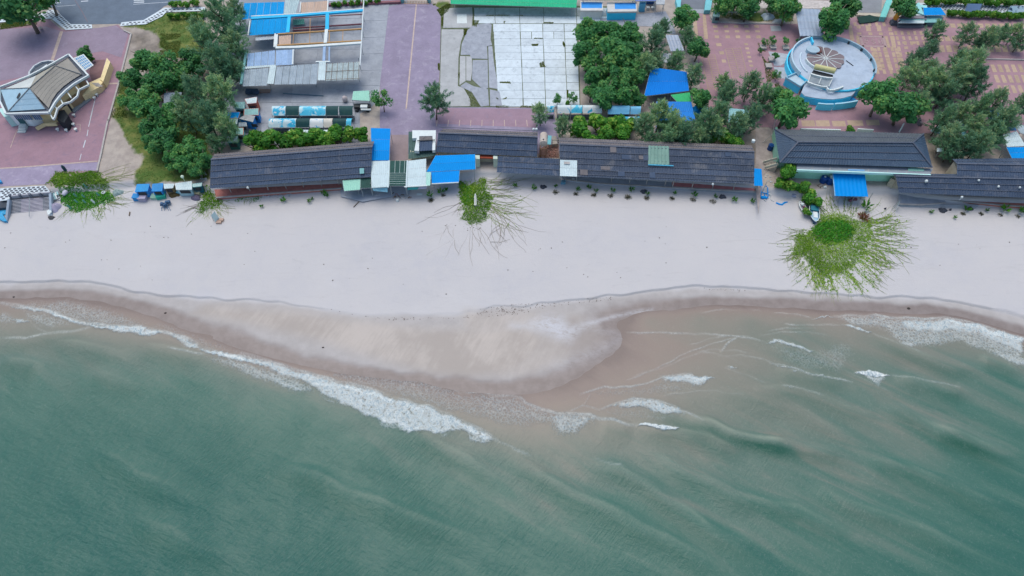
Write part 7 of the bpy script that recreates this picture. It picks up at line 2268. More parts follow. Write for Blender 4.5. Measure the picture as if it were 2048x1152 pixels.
# right trees
cluster('c', [(1872, 62, 24), (1935, 66, 24), (1960, 80, 18), (1975, 76, 24), (2003, 70, 22), (2028, 66, 20), (2044, 78, 22)], 'windswept casuarina in the row along the far right kerb, {} from left', 'casuarinas of the far right row')
cluster('c', [(1830, 118, 26), (1822, 150, 30), (1850, 145, 28), (1870, 165, 34), (1905, 155, 38), (1940, 135, 40), (1955, 165, 34), (1915, 120, 26), (1890, 185, 30), (1858, 100, 22)],
        'casuarina in the big clump right of the stage, {} from left', 'casuarinas right of the stage')
tree('b', 1765, 188, 42, 'bright broadleaf tree overhanging the right of the stage trough')
tree('b', 1812, 208, 40, 'darker tree right of the bright one by the stage')
tree('c', 1840, 205, 28, 'casuarina right of the darker tree by the stage')
cluster('c', [(1885, 238, 32), (1925, 225, 28), (1960, 215, 30), (1990, 205, 32), (2010, 240, 34), (2045, 210, 26), (1895, 272, 32), (1930, 290, 30), (1960, 285, 34), (1985, 270, 32), (2000, 250, 26), (1948, 250, 28), (1905, 298, 26)],
        'casuarina in the thicket behind the far right roofs, {} from left', 'casuarinas behind the far right roofs')
tree('y', 1930, 183, 14, 'small palm like tree inside the clump right of the stage')
tree('s', 1702, 257, 11, 'low reddish shrub on the back wall of the hip roofed hall')
# shrubs by the boats
for x, y, r, l in ((1572, 348, 24, 'large leafy shrub at the left corner of the mint hall'), (1577, 372, 20, 'leafy shrub below the large one at the mint hall'), (1606, 375, 16, 'leafy shrub between the zebra board and the hall'),
                   (1622, 390, 18, 'dark shrub above the blue boat'), (1637, 408, 14, 'shrub right of the cyan boat cabin'), (1612, 424, 11, 'shrub over the left side of the blue boat'), (1616, 402, 10, 'small shrub left of the blue boat'),
                   (1560, 365, 14, 'left edge of the shrub group below the outside stair')):
    tree('s', x, y, r, l, 'shrubs between the mint hall and the boats')
# verge grass
gb = RNG
def tufts(name, polys, n, m, h, seed):
    g = np.random.default_rng(seed)
    C, U, V, T = [], [], [], []
    for poly in polys:
        a = np.array([q[:2] for q in poly])
        lo, hi = a.min(0), a.max(0)
        pts = g.uniform(lo, hi, (n, 2))
        pts = pts[inside(pts[:, 0], pts[:, 1], a)]
        nn = vnoise(pts[:, 0], pts[:, 1], .8, seed)
        pts = pts[nn > -.35]
        z = np.where(pts[:, 1] > edge_y(LE, pts[:, 0]) + .8, LZ, height(pts[:, 0], pts[:, 1]))
        c = np.stack([pts[:, 0], pts[:, 1], z + h * g.uniform(.2, .9, len(pts))], 1)
        d = unit(g.normal(size=(len(pts), 3)) * (1, 1, .5) + (0, 0, .6))
        s = g.uniform(.5, 1.3, (len(pts), 1)) * h
        C.append(c); U.append(d * s); V.append(unit(np.cross(d, g.normal(size=(len(pts), 3)))) * s * .35); T.append(g.uniform(0, 1, len(pts)))
    me = quads_mesh(name, np.concatenate(C), np.concatenate(U), np.concatenate(V), m, np.concatenate(T))
    o = bpy.data.objects.new(name, me)
    COL.objects.link(o)
    o['kind'] = 'stuff'
    return o


tufts('grass', [p for p, e, d in GRASS], 5200, leaf_mat('#4f6a34', '#6f8a40', '#a3a25e'), .16, 5)
tufts('weeds', [poly_from(5, q, LZ) for q in ([(710, 200), (775, 200), (745, 265), (712, 255)], [(620, 285), (655, 285), (645, 340), (622, 350)], [(560, 560), (590, 560), (585, 770), (565, 740)], [(705, 790), (740, 790), (755, 835), (712, 825)],
                                              [(625, 860), (700, 900), (780, 1040), (680, 1040), (665, 940)], [(1010, 210), (1090, 210), (1080, 235), (1015, 232)], [(1360, 620), (1395, 600), (1420, 655), (1365, 658)], [(1280, 435), (1350, 430), (1340, 450), (1290, 450)],
                                              [(1590, 400), (1612, 440), (1600, 465), (1585, 430)], [(930, 1030), (1310, 1035), (1290, 1050), (940, 1050)], [(1625, 880), (1640, 880), (1640, 960), (1628, 950)], [(370, 620), (385, 620), (385, 690), (372, 680)],
                                              [(750, 142), (1200, 150), (1200, 158), (760, 156)], [(1400, 220), (1500, 222), (1490, 230), (1400, 228)], [(1300, 372), (1590, 374), (1590, 382), (1300, 380)], [(970, 800), (1070, 800), (1080, 818), (975, 812)],
                                              [(940, 955), (1040, 950), (1035, 970), (945, 972)], [(405, 170), (420, 170), (416, 280), (406, 275)])], 900, leaf_mat('#5a6f2f', '#7d8f38', '#a3a548'), .14, 6)


# ---------------------------------------------------------------- creeping beach vines
def vine(name, label, mats, runners, seed, group='creeping vine patches on the sand', loc=None):
    """mats: (tile, outline, leaves per square metre, height, leaf size, material); runners: (tile, start line, heading degrees from/to, length m from/to, count, material, leafiness)"""
    g = np.random.default_rng(seed)
    t0, out0 = mats[0][0], mats[0][1]
    c = sum((PGT(t0, x, y) for x, y in out0), Vector()) / len(out0)
    th = thing(name, label, 'vine patch', (c.x, c.y, GZ(c.x, c.y)), group)
    org = np.array(th.location)
    for t, out, dens, h, leaf, m in mats:
        a = np.array([PGT(t, x, y)[:2] for x, y in out])
        lo, hi = a.min(0) - .4, a.max(0) + .4
        n = int(dens * (hi - lo).prod())
        p = g.uniform(lo, hi, (n, 2))
        d = dist_poly(p[:, 0], p[:, 1], a, True)[0] * np.where(inside(p[:, 0], p[:, 1], a), 1, -1)
        keep = (d + vnoise(p[:, 0], p[:, 1], 1.6, seed) * .5 + vnoise(p[:, 0], p[:, 1], 4.5, seed + 5) * .35 + g.normal(size=n) * .3 > 0) & (vnoise(p[:, 0], p[:, 1], 2.2, seed + 1) > -1.1)
        p, d = p[keep], d[keep]
        z = height(p[:, 0], p[:, 1]) + h * g.uniform(.05, 1, len(p)) * smooth(d, -.3, 1.5)
        nrm = unit(g.normal(size=(len(p), 3)) * .6 + (0, 0, 1))
        u = unit(np.cross(nrm, g.normal(size=(len(p), 3))))
        asp = .7
        if m is not ML_VINED:                                            # outer mats: blades lying outwards from the middle, tips up
            rad = np.stack([p[:, 0] - c.x, p[:, 1] - c.y, np.zeros(len(p))], 1)
            u = unit(unit(rad) + g.normal(size=(len(p), 3)) * .45 + (0, 0, .35))
            nrm = unit(np.cross(u, g.normal(size=(len(p), 3))))
            nrm = nrm * np.sign(nrm[:, 2:3] + 1e-6)
            asp = .3
        s = leaf * g.uniform(.55, 1.3, (len(p), 1)) * (1.45 if asp < .5 else 1)
        tint = np.clip(g.uniform(0, .75, len(p)) + .25 * vnoise(p[:, 0], p[:, 1], .5, seed + 2) + .1, 0, 1)
        me = quads_mesh('leaf_mat', np.stack([p[:, 0], p[:, 1], z + .03], 1) - org, u * s, np.cross(nrm, u) * s * asp, m, tint)
        o = bpy.data.objects.new('leaf_mat', me)
        COL.objects.link(o)
        o.parent = th
        o['kind'] = 'stuff'
    for t, line, h0, h1, l0, l1, count, m, leafy in runners:
        b = MB()
        C = []
        ln = [PGT(t, x, y) for x, y in line]
        for k in range(count):
            f = g.uniform(0, len(ln) - 1.001)
            p = ln[int(f)].lerp(ln[int(f) + 1], f % 1) + Vector((g.normal() * .4, g.normal() * .4, 0))
            fr = f / (len(ln) - 1)
            hd = R(h0 + (h1 - h0) * fr + g.normal() * 11)
            L = g.uniform(l0, l1)
            pts, n = [], max(5, int(L / .8))
            turn = g.normal() * .05
            for i in range(n + 1):
                pts.append((p.x, p.y, GZ(p.x, p.y) + .03))
                hd += turn + g.normal() * .13
                p = p + Vector((math.cos(hd), math.sin(hd), 0)) * L / n
                if leafy and i < n * .8:
                    for _ in range(g.poisson(leafy)):
                        C.append((pts[-1][0] + g.normal() * .16, pts[-1][1] + g.normal() * .16, pts[-1][2] + .05))
            b.tube(pts, [.04 * (1 - .6 * i / n) for i in range(n + 1)], 3, False)
            if g.uniform() < .4 and n > 6:
                q = Vector(pts[n // 2])
                h2 = hd + g.choice((-.5, .5))
                b.tube([q, (q.x + math.cos(h2) * L * .2, q.y + math.sin(h2) * L * .2, q.z), (q.x + math.cos(h2 + .2) * L * .38, q.y + math.sin(h2 + .2) * L * .38, q.z)], [.035, .03, .015], 3, False)
        obj('runner', b, m, th)['kind'] = 'stuff'
        if C:
            C = np.array(C)
            nrm = unit(g.normal(size=C.shape) * .5 + (0, 0, 1))
            u = unit(np.cross(nrm, g.normal(size=C.shape)))
            s = .11 * g.uniform(.6, 1.3, (len(C), 1))
            o = bpy.data.objects.new('runner_leaf', quads_mesh('runner_leaf', C - org, u * s, np.cross(nrm, u) * s * .7, ML_VINE, g.uniform(0.2, 1, len(C))))
            COL.objects.link(o)
            o.parent = th
            o['kind'] = 'stuff'
    return th


ell = lambda cx, cy, rx, ry, n=22: [(cx + rx * math.cos(2 * math.pi * k / n), cy + ry * math.sin(2 * math.pi * k / n)) for k in range(n)]
vine('beach_vine', 'largest creeping vine patch, dark centre and pale green ring, on the right beach', [
    (11, ell(835, 420, 215, 135), 75, .55, .17, ML_VINED),
    (11, [(440, 520), (520, 420), (640, 400), (700, 250), (800, 230), (940, 230), (1060, 300), (1220, 290), (1230, 480), (1180, 600), (1110, 720), (980, 830), (860, 870), (720, 860), (620, 780), (560, 690), (440, 640)], 75, .25, .14, ML_LIME),
    (11, [(570, 690), (640, 720), (860, 730), (1080, 660), (1110, 700), (980, 820), (860, 880), (720, 860), (620, 790)], 60, .25, .14, ML_VINE),
    (11, [(440, 520), (520, 420), (600, 420), (640, 560), (720, 700), (640, 760), (560, 690), (440, 640)], 45, .25, .14, ML_VINE)],
    [(11, [(1150, 280), (1230, 380), (1240, 500), (1180, 620)], 20, -40, 5, 9, 56, M_RUN, 3.6), (11, [(1180, 600), (1100, 730), (980, 830)], -35, -70, 4, 7, 46, M_RUN, 4.5),
     (11, [(980, 830), (860, 880), (720, 860), (600, 780)], -70, -110, 3, 6, 50, M_RUN, 5.5), (11, [(600, 780), (500, 690), (430, 620)], -115, -160, 2, 4.5, 30, M_RUN, 2.0),
     (11, [(430, 620), (450, 500), (560, 400)], 215, 165, 2, 4.5, 18, M_RUN, 1.0), (11, [(700, 260), (800, 220), (940, 220), (1060, 280)], 125, 55, 3, 6, 26, M_RUN, 3.5),
     (11, [(560, 500), (700, 560), (900, 600), (1050, 560)], -120, -50, 2, 5, 40, M_RUN, 4.0)], 3)
vine('beach_vine', 'tall narrow vine patch with a white canoe in it, below the blue sheet roofs', [
    (12, [(740, 130), (830, 150), (960, 90), (1000, 110), (1010, 190), (1060, 290), (1045, 420), (1030, 500), (940, 565), (840, 575), (745, 520), (760, 400), (735, 280), (725, 200)], 95, .45, .15, ML_VINE),
    (12, [(735, 130), (860, 160), (900, 230), (860, 380), (770, 380), (735, 250)], 40, .6, .17, ML_VINED)],
    [(12, [(1000, 130), (1060, 250), (1070, 400), (1030, 490)], 12, -52, 4, 10, 40, M_RUN, .9), (12, [(1060, 330), (1060, 430)], -30, -50, 8, 13, 14, M_RUNB, .1),
     (12, [(960, 540), (860, 580), (770, 530)], -60, -115, 4, 12, 12, M_RUNB, .0), (12, [(760, 400), (745, 330)], -125, -150, 6, 12, 8, M_RUNB, .0), (12, [(1000, 110), (1040, 200)], 10, -10, 4, 8, 6, M_RUNB, .2)], 4)
vine('beach_vine', 'vine patch right of the beach stairs with pale stakes standing in it', [
    (17, [(810, 310), (950, 130), (1300, 125), (1650, 115), (1820, 240), (1850, 430), (1500, 440), (1200, 430), (980, 370)], 120, .5, .15, ML_VINE),
    (17, [(1060, 480), (1250, 430), (1500, 440), (1840, 470), (1960, 510), (1930, 600), (1720, 690), (1560, 730), (1300, 790), (1140, 740), (1060, 610)], 100, .4, .15, ML_VINED),
    (17, [(1560, 700), (1720, 690), (1760, 820), (1700, 960), (1620, 930), (1570, 850)], 16, .2, .15, ML_VINE)],
    [(17, [(1700, 130), (1840, 250), (1850, 400)], 35, -20, 3, 7, 22, M_RUN, .4), (17, [(1940, 540), (1800, 660), (1600, 730)], -10, -70, 2, 5, 26, M_RUN, .7), (17, [(1500, 760), (1300, 790), (1150, 760)], -70, -115, 2, 4.5, 22, M_RUN, .5)], 5)
vine('beach_vine', 'small vine patch at the left corner of the long left roof', [
    (18, [(1480, 420), (1560, 300), (1690, 300), (1760, 450), (1900, 470), (1920, 560), (1740, 640), (1620, 700), (1480, 750), (1400, 720), (1480, 600)], 100, .4, .14, ML_VINE)],
    [(18, [(1400, 700), (1600, 740), (1900, 640)], -130, -50, 1.5, 4, 26, M_RUN, .4), (18, [(1900, 500), (1800, 640)], 0, -60, 2, 4, 10, M_RUN, .3), (18, [(1400, 640), (1450, 560)], 190, 215, 2, 4.5, 10, M_RUNB, .1)], 6)
vine('beach_vine', 'thin strip of vines at the foot of the long left red terrace', [
    (4, [(330, 835), (470, 830), (580, 830), (580, 870), (500, 860), (340, 865)], 30, .3, .15, ML_VINED)], [(4, [(400, 860), (570, 870)], -100, -60, .5, 1.5, 6, M_RUN, .4)], 7)

# ---------------------------------------------------------------- seedlings and small plants along the terrace foot
def seedling(p, h, seed, label, group, m=None, name='seedling'):
    g = np.random.default_rng(seed)
    th = thing(name, label, 'plant', p, group)
    n = 26
    a = g.uniform(0, 6.28, n)
    d = np.stack([np.cos(a) * .7, np.sin(a) * .7, g.uniform(.1, 1.0, n)], 1)
    C = d * h * g.uniform(.3, .6, (n, 1)) + (0, 0, .25 * h)
    w = unit(np.cross(d, g.normal(size=(n, 3))))
    o = bpy.data.objects.new('leaf_tuft', quads_mesh('leaf_tuft', C, d * h * .3, w * h * .11, m or ML_SHRUB, g.uniform(0, .8, n)))
    s = bpy.data.objects.new('stem', MB().tube([(0, 0, -.1), (0, 0, .3 * h), (.03, 0, .6 * h)], [.05, .04, .02], 5).mesh('stem'))
    s.data.materials.append(M_BARK2)
    for q in (o, s):
        COL.objects.link(q)
        q.parent = th


PL = [(4, 598, 935, .8), (4, 805, 880, 1.2), (4, 1055, 885, 1.0), (4, 1080, 860, .7), (4, 1215, 830, 1.3), (4, 1185, 805, 1.0), (12, 420, 280, 1.5), (12, 535, 245, 1.4), (12, 580, 225, 1.2), (12, 1308, 180, 1.1),
      (12, 1510, 200, 1.2), (12, 1735, 180, .8), (6, 1710, 775, 1.1), (6, 1812, 755, 1.1), (6, 1880, 785, 1.0), (8, 122, 785, 1.1), (8, 302, 780, 1.2), (8, 452, 815, 1.1), (8, 716, 808, .9), (8, 900, 830, 1.4), (8, 1105, 840, 1.0),
      (8, 1285, 875, 1.3), (8, 1465, 885, 1.1), (10, 1190, 940, .9), (10, 1410, 990, .8), (10, 1510, 920, 1.5), (10, 1700, 925, .9), (10, 1860, 930, 1.9), (10, 2020, 940, 1.8)]
PL = sorted(PL, key=lambda q: to_px(*q[:3])[0])
for k, (t, x, y, h) in enumerate(PL):
    pos_ = 'left of the vines with the canoe' if k < 9 else ('before the longest dark roof' if k < 23 else 'before the far right terrace')
    kk = k if k < 9 else (k - 9 if k < 23 else k - 23)
    seedling(PGT(t, x, y), h, 200 + k, f'young leafy plant in the sand {pos_}, {ORD[kk]} from left', 'young plants along the terraces')
DC = [(12, 430, 320, .7), (12, 1735, 235, .75), (6, 1690, 808, .6), (6, 1860, 820, .65), (8, 105, 825, .75), (8, 270, 838, .85), (8, 448, 848, .65), (8, 690, 852, .65), (8, 895, 865, .75), (8, 1082, 880, .8), (10, 1490, 950, .55), (10, 1655, 950, .55),
      (10, 1830, 962, .6), (10, 1990, 975, .6), (12, 560, 265, .6)]
for k, (t, x, y, h) in enumerate(sorted(DC, key=lambda q: to_px(*q[:3])[0])):
    p = PGT(t, x, y)
    g = np.random.default_rng(300 + k)
    n = 150
    d = unit(g.normal(size=(n, 3)) * (1, 1, .4) + (0, 0, .35))
    C = d * h * g.uniform(.1, .95, (n, 1)) * (1, 1, .5)
    o = bpy.data.objects.new('dry_clump', quads_mesh('dry_clump', C, d * h * .22, unit(np.cross(d, g.normal(size=(n, 3)))) * .05, leaf_mat('#4f5446', '#6a6c58', '#8a8870') if k == 0 else o.data.materials[0], g.uniform(0, 1, n)))
    COL.objects.link(o)
    o.location = p
    tag(o, f'round grey green grass clump on the sand before the terraces, {ORD[k]} from left', 'grass clump', 'grass clumps before the terraces')
o = thing('dead_palm', 'reddish brown dead palm heap on the sand right of the blue awning', 'dead palm', PGT(11, 1140, 280))
g = np.random.default_rng(9)
n = 240
d = unit(g.normal(size=(n, 3)) * (1, 1, .6) + (0, 0, .5))
q = bpy.data.objects.new('dry_frond', quads_mesh('dry_frond', d * g.uniform(.2, 1.3, (n, 1)) * (1, 1.1, .6), d * .32, unit(np.cross(d, g.normal(size=(n, 3)))) * .07, ML_RED, g.uniform(0, 1, n)))
COL.objects.link(q)
q.parent = o
seedling(PGT(11, 1150, 190), 2.0, 77, 'dark leafy plant behind the dead palm heap', None)

# ================================================================ boats, boards and beach clutter
def hull(name, label, p, L, Wd, H, rz, mhull, mdeck, cat='boat'):
    th = thing(name, label, cat, p)
    b = MB()
    st = [(-.5, .72), (-.3, .95), (0, 1.0), (.25, .85), (.42, .45), (.5, .04)]
    ca, sa = math.cos(rz), math.sin(rz)
    tr = lambda x, y, z: (p.x + x * ca - y * sa, p.y + x * sa + y * ca, p.z + z)
    rings = []
    for f, w in st:
        x, hw = f * L, w * Wd / 2
        up = .25 * max(0, f) * H * 2
        i = len(b.v)
        b.v += [tr(x, -hw, H + up), tr(x, -hw * .75, .25 * H + up * .5), tr(x, 0, -.05 + up * .6), tr(x, hw * .75, .25 * H + up * .5), tr(x, hw, H + up)]
        rings.append(i)
    for i, j in zip(rings, rings[1:]):
        for k in range(4):
            b.f.append((i + k, j + k, j + k + 1, i + k + 1))
    b.f.append(tuple(rings[0] + k for k in range(5)))
    obj('hull', b, mhull, th)
    d = MB()
    pts = [tr(f * L, -w * Wd / 2 * .82, H * .8 + .5 * max(0, f) * H * .9) for f, w in st] + [tr(f * L, w * Wd / 2 * .82, H * .8 + .5 * max(0, f) * H * .9) for f, w in st[::-1]]
    n = len(pts)
    for k in range(len(st) - 1):
        d.face([pts[k], pts[k + 1], pts[n - 2 - k], pts[n - 1 - k]])
    obj('deck', d, mdeck, th)
    r = MB()
    for s in (-1, 1):
        for (f0, w0), (f1, w1) in zip(st, st[1:]):
            r.bar(tr(f0 * L, s * w0 * Wd / 2, H + .5 * max(0, f0) * H), tr(f1 * L, s * w1 * Wd / 2, H + .5 * max(0, f1) * H), .1)
    obj('gunwale', r, M_WHITE, th)
    return th, tr


p = PGT(16, 445, 960)
bo, tr = hull('motor_boat', 'blue and white motor boat nosed into the big vine patch', p, 5.0, 1.9, .8, R(-100), mat('#1d4a78', 1, .4, .1, 1), mat('#9cc8e6', 1, .5, .1, 1, '#d3e6f2', .6))
obj('cabin', MB().box(tr(-.9, 0, .6), 1.2, 1.5, .5, R(-100)), mat('#2f7f96', 1, .4, .1, 1), bo)
obj('deck_pad', MB().box(tr(.6, .1, .72), 1.5, .8, .12, R(-100)), M_WHITE, bo)
p = PGT(16, 425, 770)
tag(obj('boat_canopy', MB().slab([(p.x - .9, p.y - .4, p.z + 1.2), (p.x + .9, p.y - .1, p.z + 1.2), (p.x + .8, p.y + .6, p.z + 1.3), (p.x - .6, p.y + .5, p.z + 1.3)], .08).bar((p.x - .8, p.y, p.z), (p.x - .8, p.y, p.z + 1.2), .06).bar((p.x + .7, p.y, p.z), (p.x + .7, p.y, p.z + 1.2), .06),
        mat('#2fa0d0', 1, .5, .1, 1)), 'bright cyan canopy frame behind the blue motor boat', 'canopy')


def jetski(name, label, p, rz, seat):
    th, tr = hull(name, label, p, 3.1, 1.15, .55, rz, mat('#dfe3ea', 1, .35, .06, 1), mat('#c9ccd6', 1, .5, .08, 1), 'jet ski')
    obj('seat', MB().tube([tr(-1.2, 0, .62), tr(-.5, 0, .85), tr(.15, 0, .8)], [.22, .27, .2], 8), seat, th)
    obj('cowl', MB().tube([tr(.1, 0, .85), tr(.5, 0, 1.0), tr(1.0, 0, .7)], [.18, .3, .12], 8), M_WHITE, th)
    obj('handlebar', MB().bar(tr(.2, -.4, 1.12), tr(.2, .4, 1.12), .07), M_DARK, th)
    return th


jetski('jet_ski', 'white and maroon jet ski left of the blue motor boat', PGT(16, 235, 850), R(105), mat('#6d3a4f', 1, .5, .1, 1))
jetski('jet_ski', 'white jet ski with dark seat below the mint wall of the hall', W(16, 455, 235, 1.5), R(-5), M_DARK)
p = PGT(16, 85, 540)
tag(obj('zebra_board', MB().box(p, .8, 2.2, .35, R(-20)), mat('#8f9cc0', 1, .5, .3, 3, '#e6eaf2', .8)), 'lilac and white board leaning on the shrub left of the boats', 'board')
p = PGT(8, 1735, 790)
zb = thing('striped_board', 'black and white striped board on the sand left of the shrubs', 'board', p)
obj('board', MB().disc(p, .55, .95, p.z, p.z + .15, 16, R(40)), M_WHITE, zb)
for k in (-.3, .1, .5):
    obj('stripe', MB().box((p.x + k * .3, p.y + k * .9 - .1, p.z + .15), .85, .16, .02, R(40)), M_DARK, zb)
p = PGT(16, 490, 675)
tag(obj('paddle_board', MB().disc(p + Vector((0, 0, .3)), 1.25, .26, p.z + .3, p.z + .42, 16, R(8)), mat('#b9d8ea', 1, .4, .06, 1)), 'pale blue board lying on the shrubs above the cyan boat canopy', 'board')
p = PGT(16, 190, 570)
tag(obj('red_chair', MB().box(p, .8, .8, .4).box(p + Vector((0, .35, .4)), .8, .15, .6), mat('#a33c3c', 1, .6, .15, 1)), 'red plastic chair right of the lilac board beside the shrubs', 'chair')
for k, (x, y, l) in enumerate(((625, 320, 'left blue water drum under the mint hall'), (745, 345, 'right blue water drum with a white canister on top under the mint hall'))):
    p = PGT(16, x, y)
    th = thing('water_drum', l, 'drum', p)
    obj('barrel', MB().tube([p + Vector((0, 0, -.1)), p + Vector((0, 0, .1)), p + Vector((0, 0, 1.25)), p + Vector((0, 0, 1.4))], [.62, .68, .68, .5], 16), mat('#17509f', 1, .4, .08, 1), th)
    obj('lid', MB().disc(p, .2, .2, p.z + 1.38, p.z + 1.5, 10), M_WHITE, th)
    if k:
        tag(obj('canister', MB().box(p + Vector((.05, .1, 1.5)), .7, .5, .5), M_WHITE), 'white canister standing on the right blue water drum', 'canister')
p = PGT(16, 640, 420)
st_ = thing('scrap_pile', 'small heap of dark sticks with a white box before the blue drums', 'scrap heap', p)
rk = random.Random(11)
for k in range(6):
    q = p + Vector((rk.uniform(-1.1, .9), rk.uniform(-.2, .4), .1))
    obj('stick', MB().bar(q, q + Vector((rk.uniform(-.6, .6), rk.uniform(-.4, .4), rk.uniform(.05, .4))), .09), M_WOOD, st_)
obj('box', MB().box(p + Vector((.2, -.2, 0)), .55, .45, .35), M_WHITE, st_)
p = PGT(11, 1000, 110)
tag(obj('goods_heap', MB().box(p, .5, .4, .45).box(p + Vector((.8, .3, 0)), 1.2, .4, .4), mat('#8a5a6a', 1, .7, .3, 2, '#3f4f6f', .6)), 'heap of reddish goods under the front edge of the blue awning', 'goods')
p = PGT(11, 1125, 80)
tag(obj('white_barrel', MB().disc(p, .45, .45, p.z - .05, p.z + .9, 12), mat('#d3dad8', 1, .6, .06, 1)), 'white barrel at the front right corner of the blue awning', 'barrel')
# sign boards
for t, x, y, wd, ht, rz, l in ((18, 1790, 890, 1.1, 2.2, R(62), 'leaning white sign board in the small vine patch left of the long roof'), (10, 862, 905, 1.2, 2.3, R(55), 'tilted white sign board on legs on the sand right of the blue awning')):
    p = PGT(t, x, y)
    th = thing('sign_board', l, 'sign', p)
    e = Vector((math.cos(rz), math.sin(rz), 0)) * wd / 2
    bk = Vector((math.sin(rz), -math.cos(rz), 0)) * .35
    obj('board', MB().slab([p - e + bk + Vector((0, 0, .25)), p + e + bk + Vector((0, 0, .25)), p + e + Vector((0, 0, ht)), p - e + Vector((0, 0, ht))], .07), mat('#cbe6ee', 1, .6, .05, 1), th)
    for s in (-.8, .8):
        obj('leg', MB().bar(p + e * s - bk, p + e * s + Vector((0, 0, ht)), .08), M_STEEL, th)
p = PGT(18, 1840, 930)
tag(obj('sand_box', MB().box(p, 1.0, .7, .4).box(p + Vector((.35, .5, 0)), .9, .6, .45), mat('#c3a99c', 1, .7, .2, 2, '#b0704a', .5)), 'small peach coloured crates at the foot of the leaning sign board', 'crate')
p = PGT(12, 895, 330)
hull('canoe', 'slim white canoe lying in the vine patch below the blue roofs', p + Vector((0, 0, .35)), 3.0, .36, .25, R(92), mat('#dfe3e2', 1, .4, .06, 1), mat('#b9bdb9', 1, .5, .06, 1))
# stakes in the left vine patch
for k, (x, y, w) in enumerate(((1305, 530, .3), (1445, 545, .3), (1320, 630, .3), (1460, 635, .3), (1605, 630, .34), (1690, 510, .3), (1195, 720, .3), (1500, 400, .3))):
    q = PGT(17, x + 25, y + 30)
    th_m = M_WHITE if k == 4 else mat('#6aa89a', 1, .6, .1, 1)
    l = ('pale teal stake in the left vine patch, upper left of the four', 'pale teal stake in the left vine patch, upper right of the four', 'pale teal stake in the left vine patch, lower left of the four', 'pale teal stake in the left vine patch, lower right of the four',
         'white stake in the left vine patch right of the four teal ones', 'pale teal stake at the right side of the left vine patch', 'teal stake at the lower left edge of the left vine patch', 'long teal stake leaning at the top of the left vine patch')[k]
    tag(obj('stake', MB().bar(q, q + Vector((-.35, .1, 1.1 + (.7 if k == 7 else 0))), w, .12), th_m), l, 'stake', 'stakes in the left vine patch')
q = PGT(17, 1130, 500)
tag(obj('white_pod', MB().ball(q + Vector((0, 0, .45)), .5, .75, .45, 12, 7), mat('#c9c9e0', 1, .5, .05, 1)), 'smooth lilac white oval pod at the left of the left vine patch', 'pod')
q = PGT(17, 1780, 490)
tag(obj('white_ring', ring_wall(q.x, q.y, .32, 0, 360, 12, q.z + .3, q.z + .45, .14), M_WHITE), 'white ring lying in the right end of the left vine patch', 'ring')
q = W(17, 1120, 95, LZ)
tag(obj('capped_bin', MB().tube([q, q + Vector((-.1, .1, 1.1))], [.32, .3], 8).ball(q + Vector((-.12, .1, 1.2)), .22), mat('#2f4f5c', 1, .6, .2, 1)), 'dark post with a pale cap at the plaza edge above the left vine patch', 'post')
lump(17, 2010, 470, 1.2, .9, .7, mat('#9db4b6', 1, .6, .3, 2, '#e0ecec', .7), 'grey white net heap at the right end of the left vine patch', 'net heap', 'net_heap', seed=21)
lump(17, 960, 730, .95, 1.2, .9, mat('#b9b5d4', 1, .6, .1, 1), 'lilac tarpaulin mound right of the beach stairs', 'tarpaulin', 'tarpaulin', seed=22)
lump(17, 880, 905, .7, .5, .5, mat('#54545a', 1, .8, .3, 2, '#c9c6c0', .4), 'dark heap at the foot of the beach stairs', 'heap', 'heap', seed=23)
for k, (x, y) in enumerate(((965, 500), (945, 570))):
    q = PGT(17, x, y)
    rkk = thing('folded_loungers', ('upper', 'lower')[k] + ' stack of folded white slatted loungers right of the beach stairs', 'lounger', q)
    for j in range(3):
        obj('lounger', MB().box(q + Vector((j * .32 - .3, j * .1 - .1, .3 + j * .06)), .24, 1.5, .1, R(35)), M_WHITE if (j + k) % 2 else mat('#9fd0dc', 1, .6, .1, 1), rkk)
q = PGT(17, 850, 830)
tag(obj('white_rack', MB().box(q + Vector((0, 0, .3)), .5, 1.3, .12, R(30)).box(q + Vector((.25, .2, .45)), .4, 1.0, .1, R(35)).box(q, .3, .3, .3), M_WHITE), 'white rack at the lower right corner of the beach stairs', 'rack')
# blue frame and tubs near the right end of the longest roof
bf = thing('collapsed_poles', 'bright blue frame of poles collapsed on the sand by the narrow blue awning', 'frame', PGT(8, 1570, 830))
for p_, q_ in (((1540, 740), (1545, 850)), ((1545, 850), (1610, 845)), ((1605, 750), (1610, 850)), ((1540, 755), (1600, 735)), ((1545, 800), (1605, 810)), ((1570, 820), (1600, 860))):
    obj('bar', MB().bar(PGT(8, *p_) + Vector((0, 0, .3)), PGT(8, *q_) + Vector((0, 0, .15)), .14), M_BLUE2, bf)
obj('tub', MB().box(PGT(8, 1570, 845), 1.1, .5, .35), M_BLUE2, bf)
pl_ = [PGT(8, x, y) + Vector((0, 0, .06)) for x, y in ((1690, 892), (1715, 905), (1745, 912), (1770, 892), (1798, 885))]
tag(obj('blue_rope', MB().tube(pl_, [.16, .2, .18, .2, .12], 6), M_BLUE2), 'crumpled bright blue strip on the sand left of the shrubs', 'strip')
o = thing('plank_rack', 'wooden slatted rack beside the narrow blue awning', 'rack', PGT(8, 1580, 690))
for k in range(6):
    a, q = W(8, 1562, 640 + k * 18, 2.4), W(8, 1592, 637 + k * 18, 2.4)
    obj('slat', MB().bar(a, q, .14, .08), M_KERB, o)
tag(obj('navy_bin', MB().disc(W(8, 1635, 660, 1.9), .6, .45, 1.5, 2.5, 12), mat('#20446f', 1, .5, .15, 1)), 'navy tub beside the wooden slatted rack', 'tub')
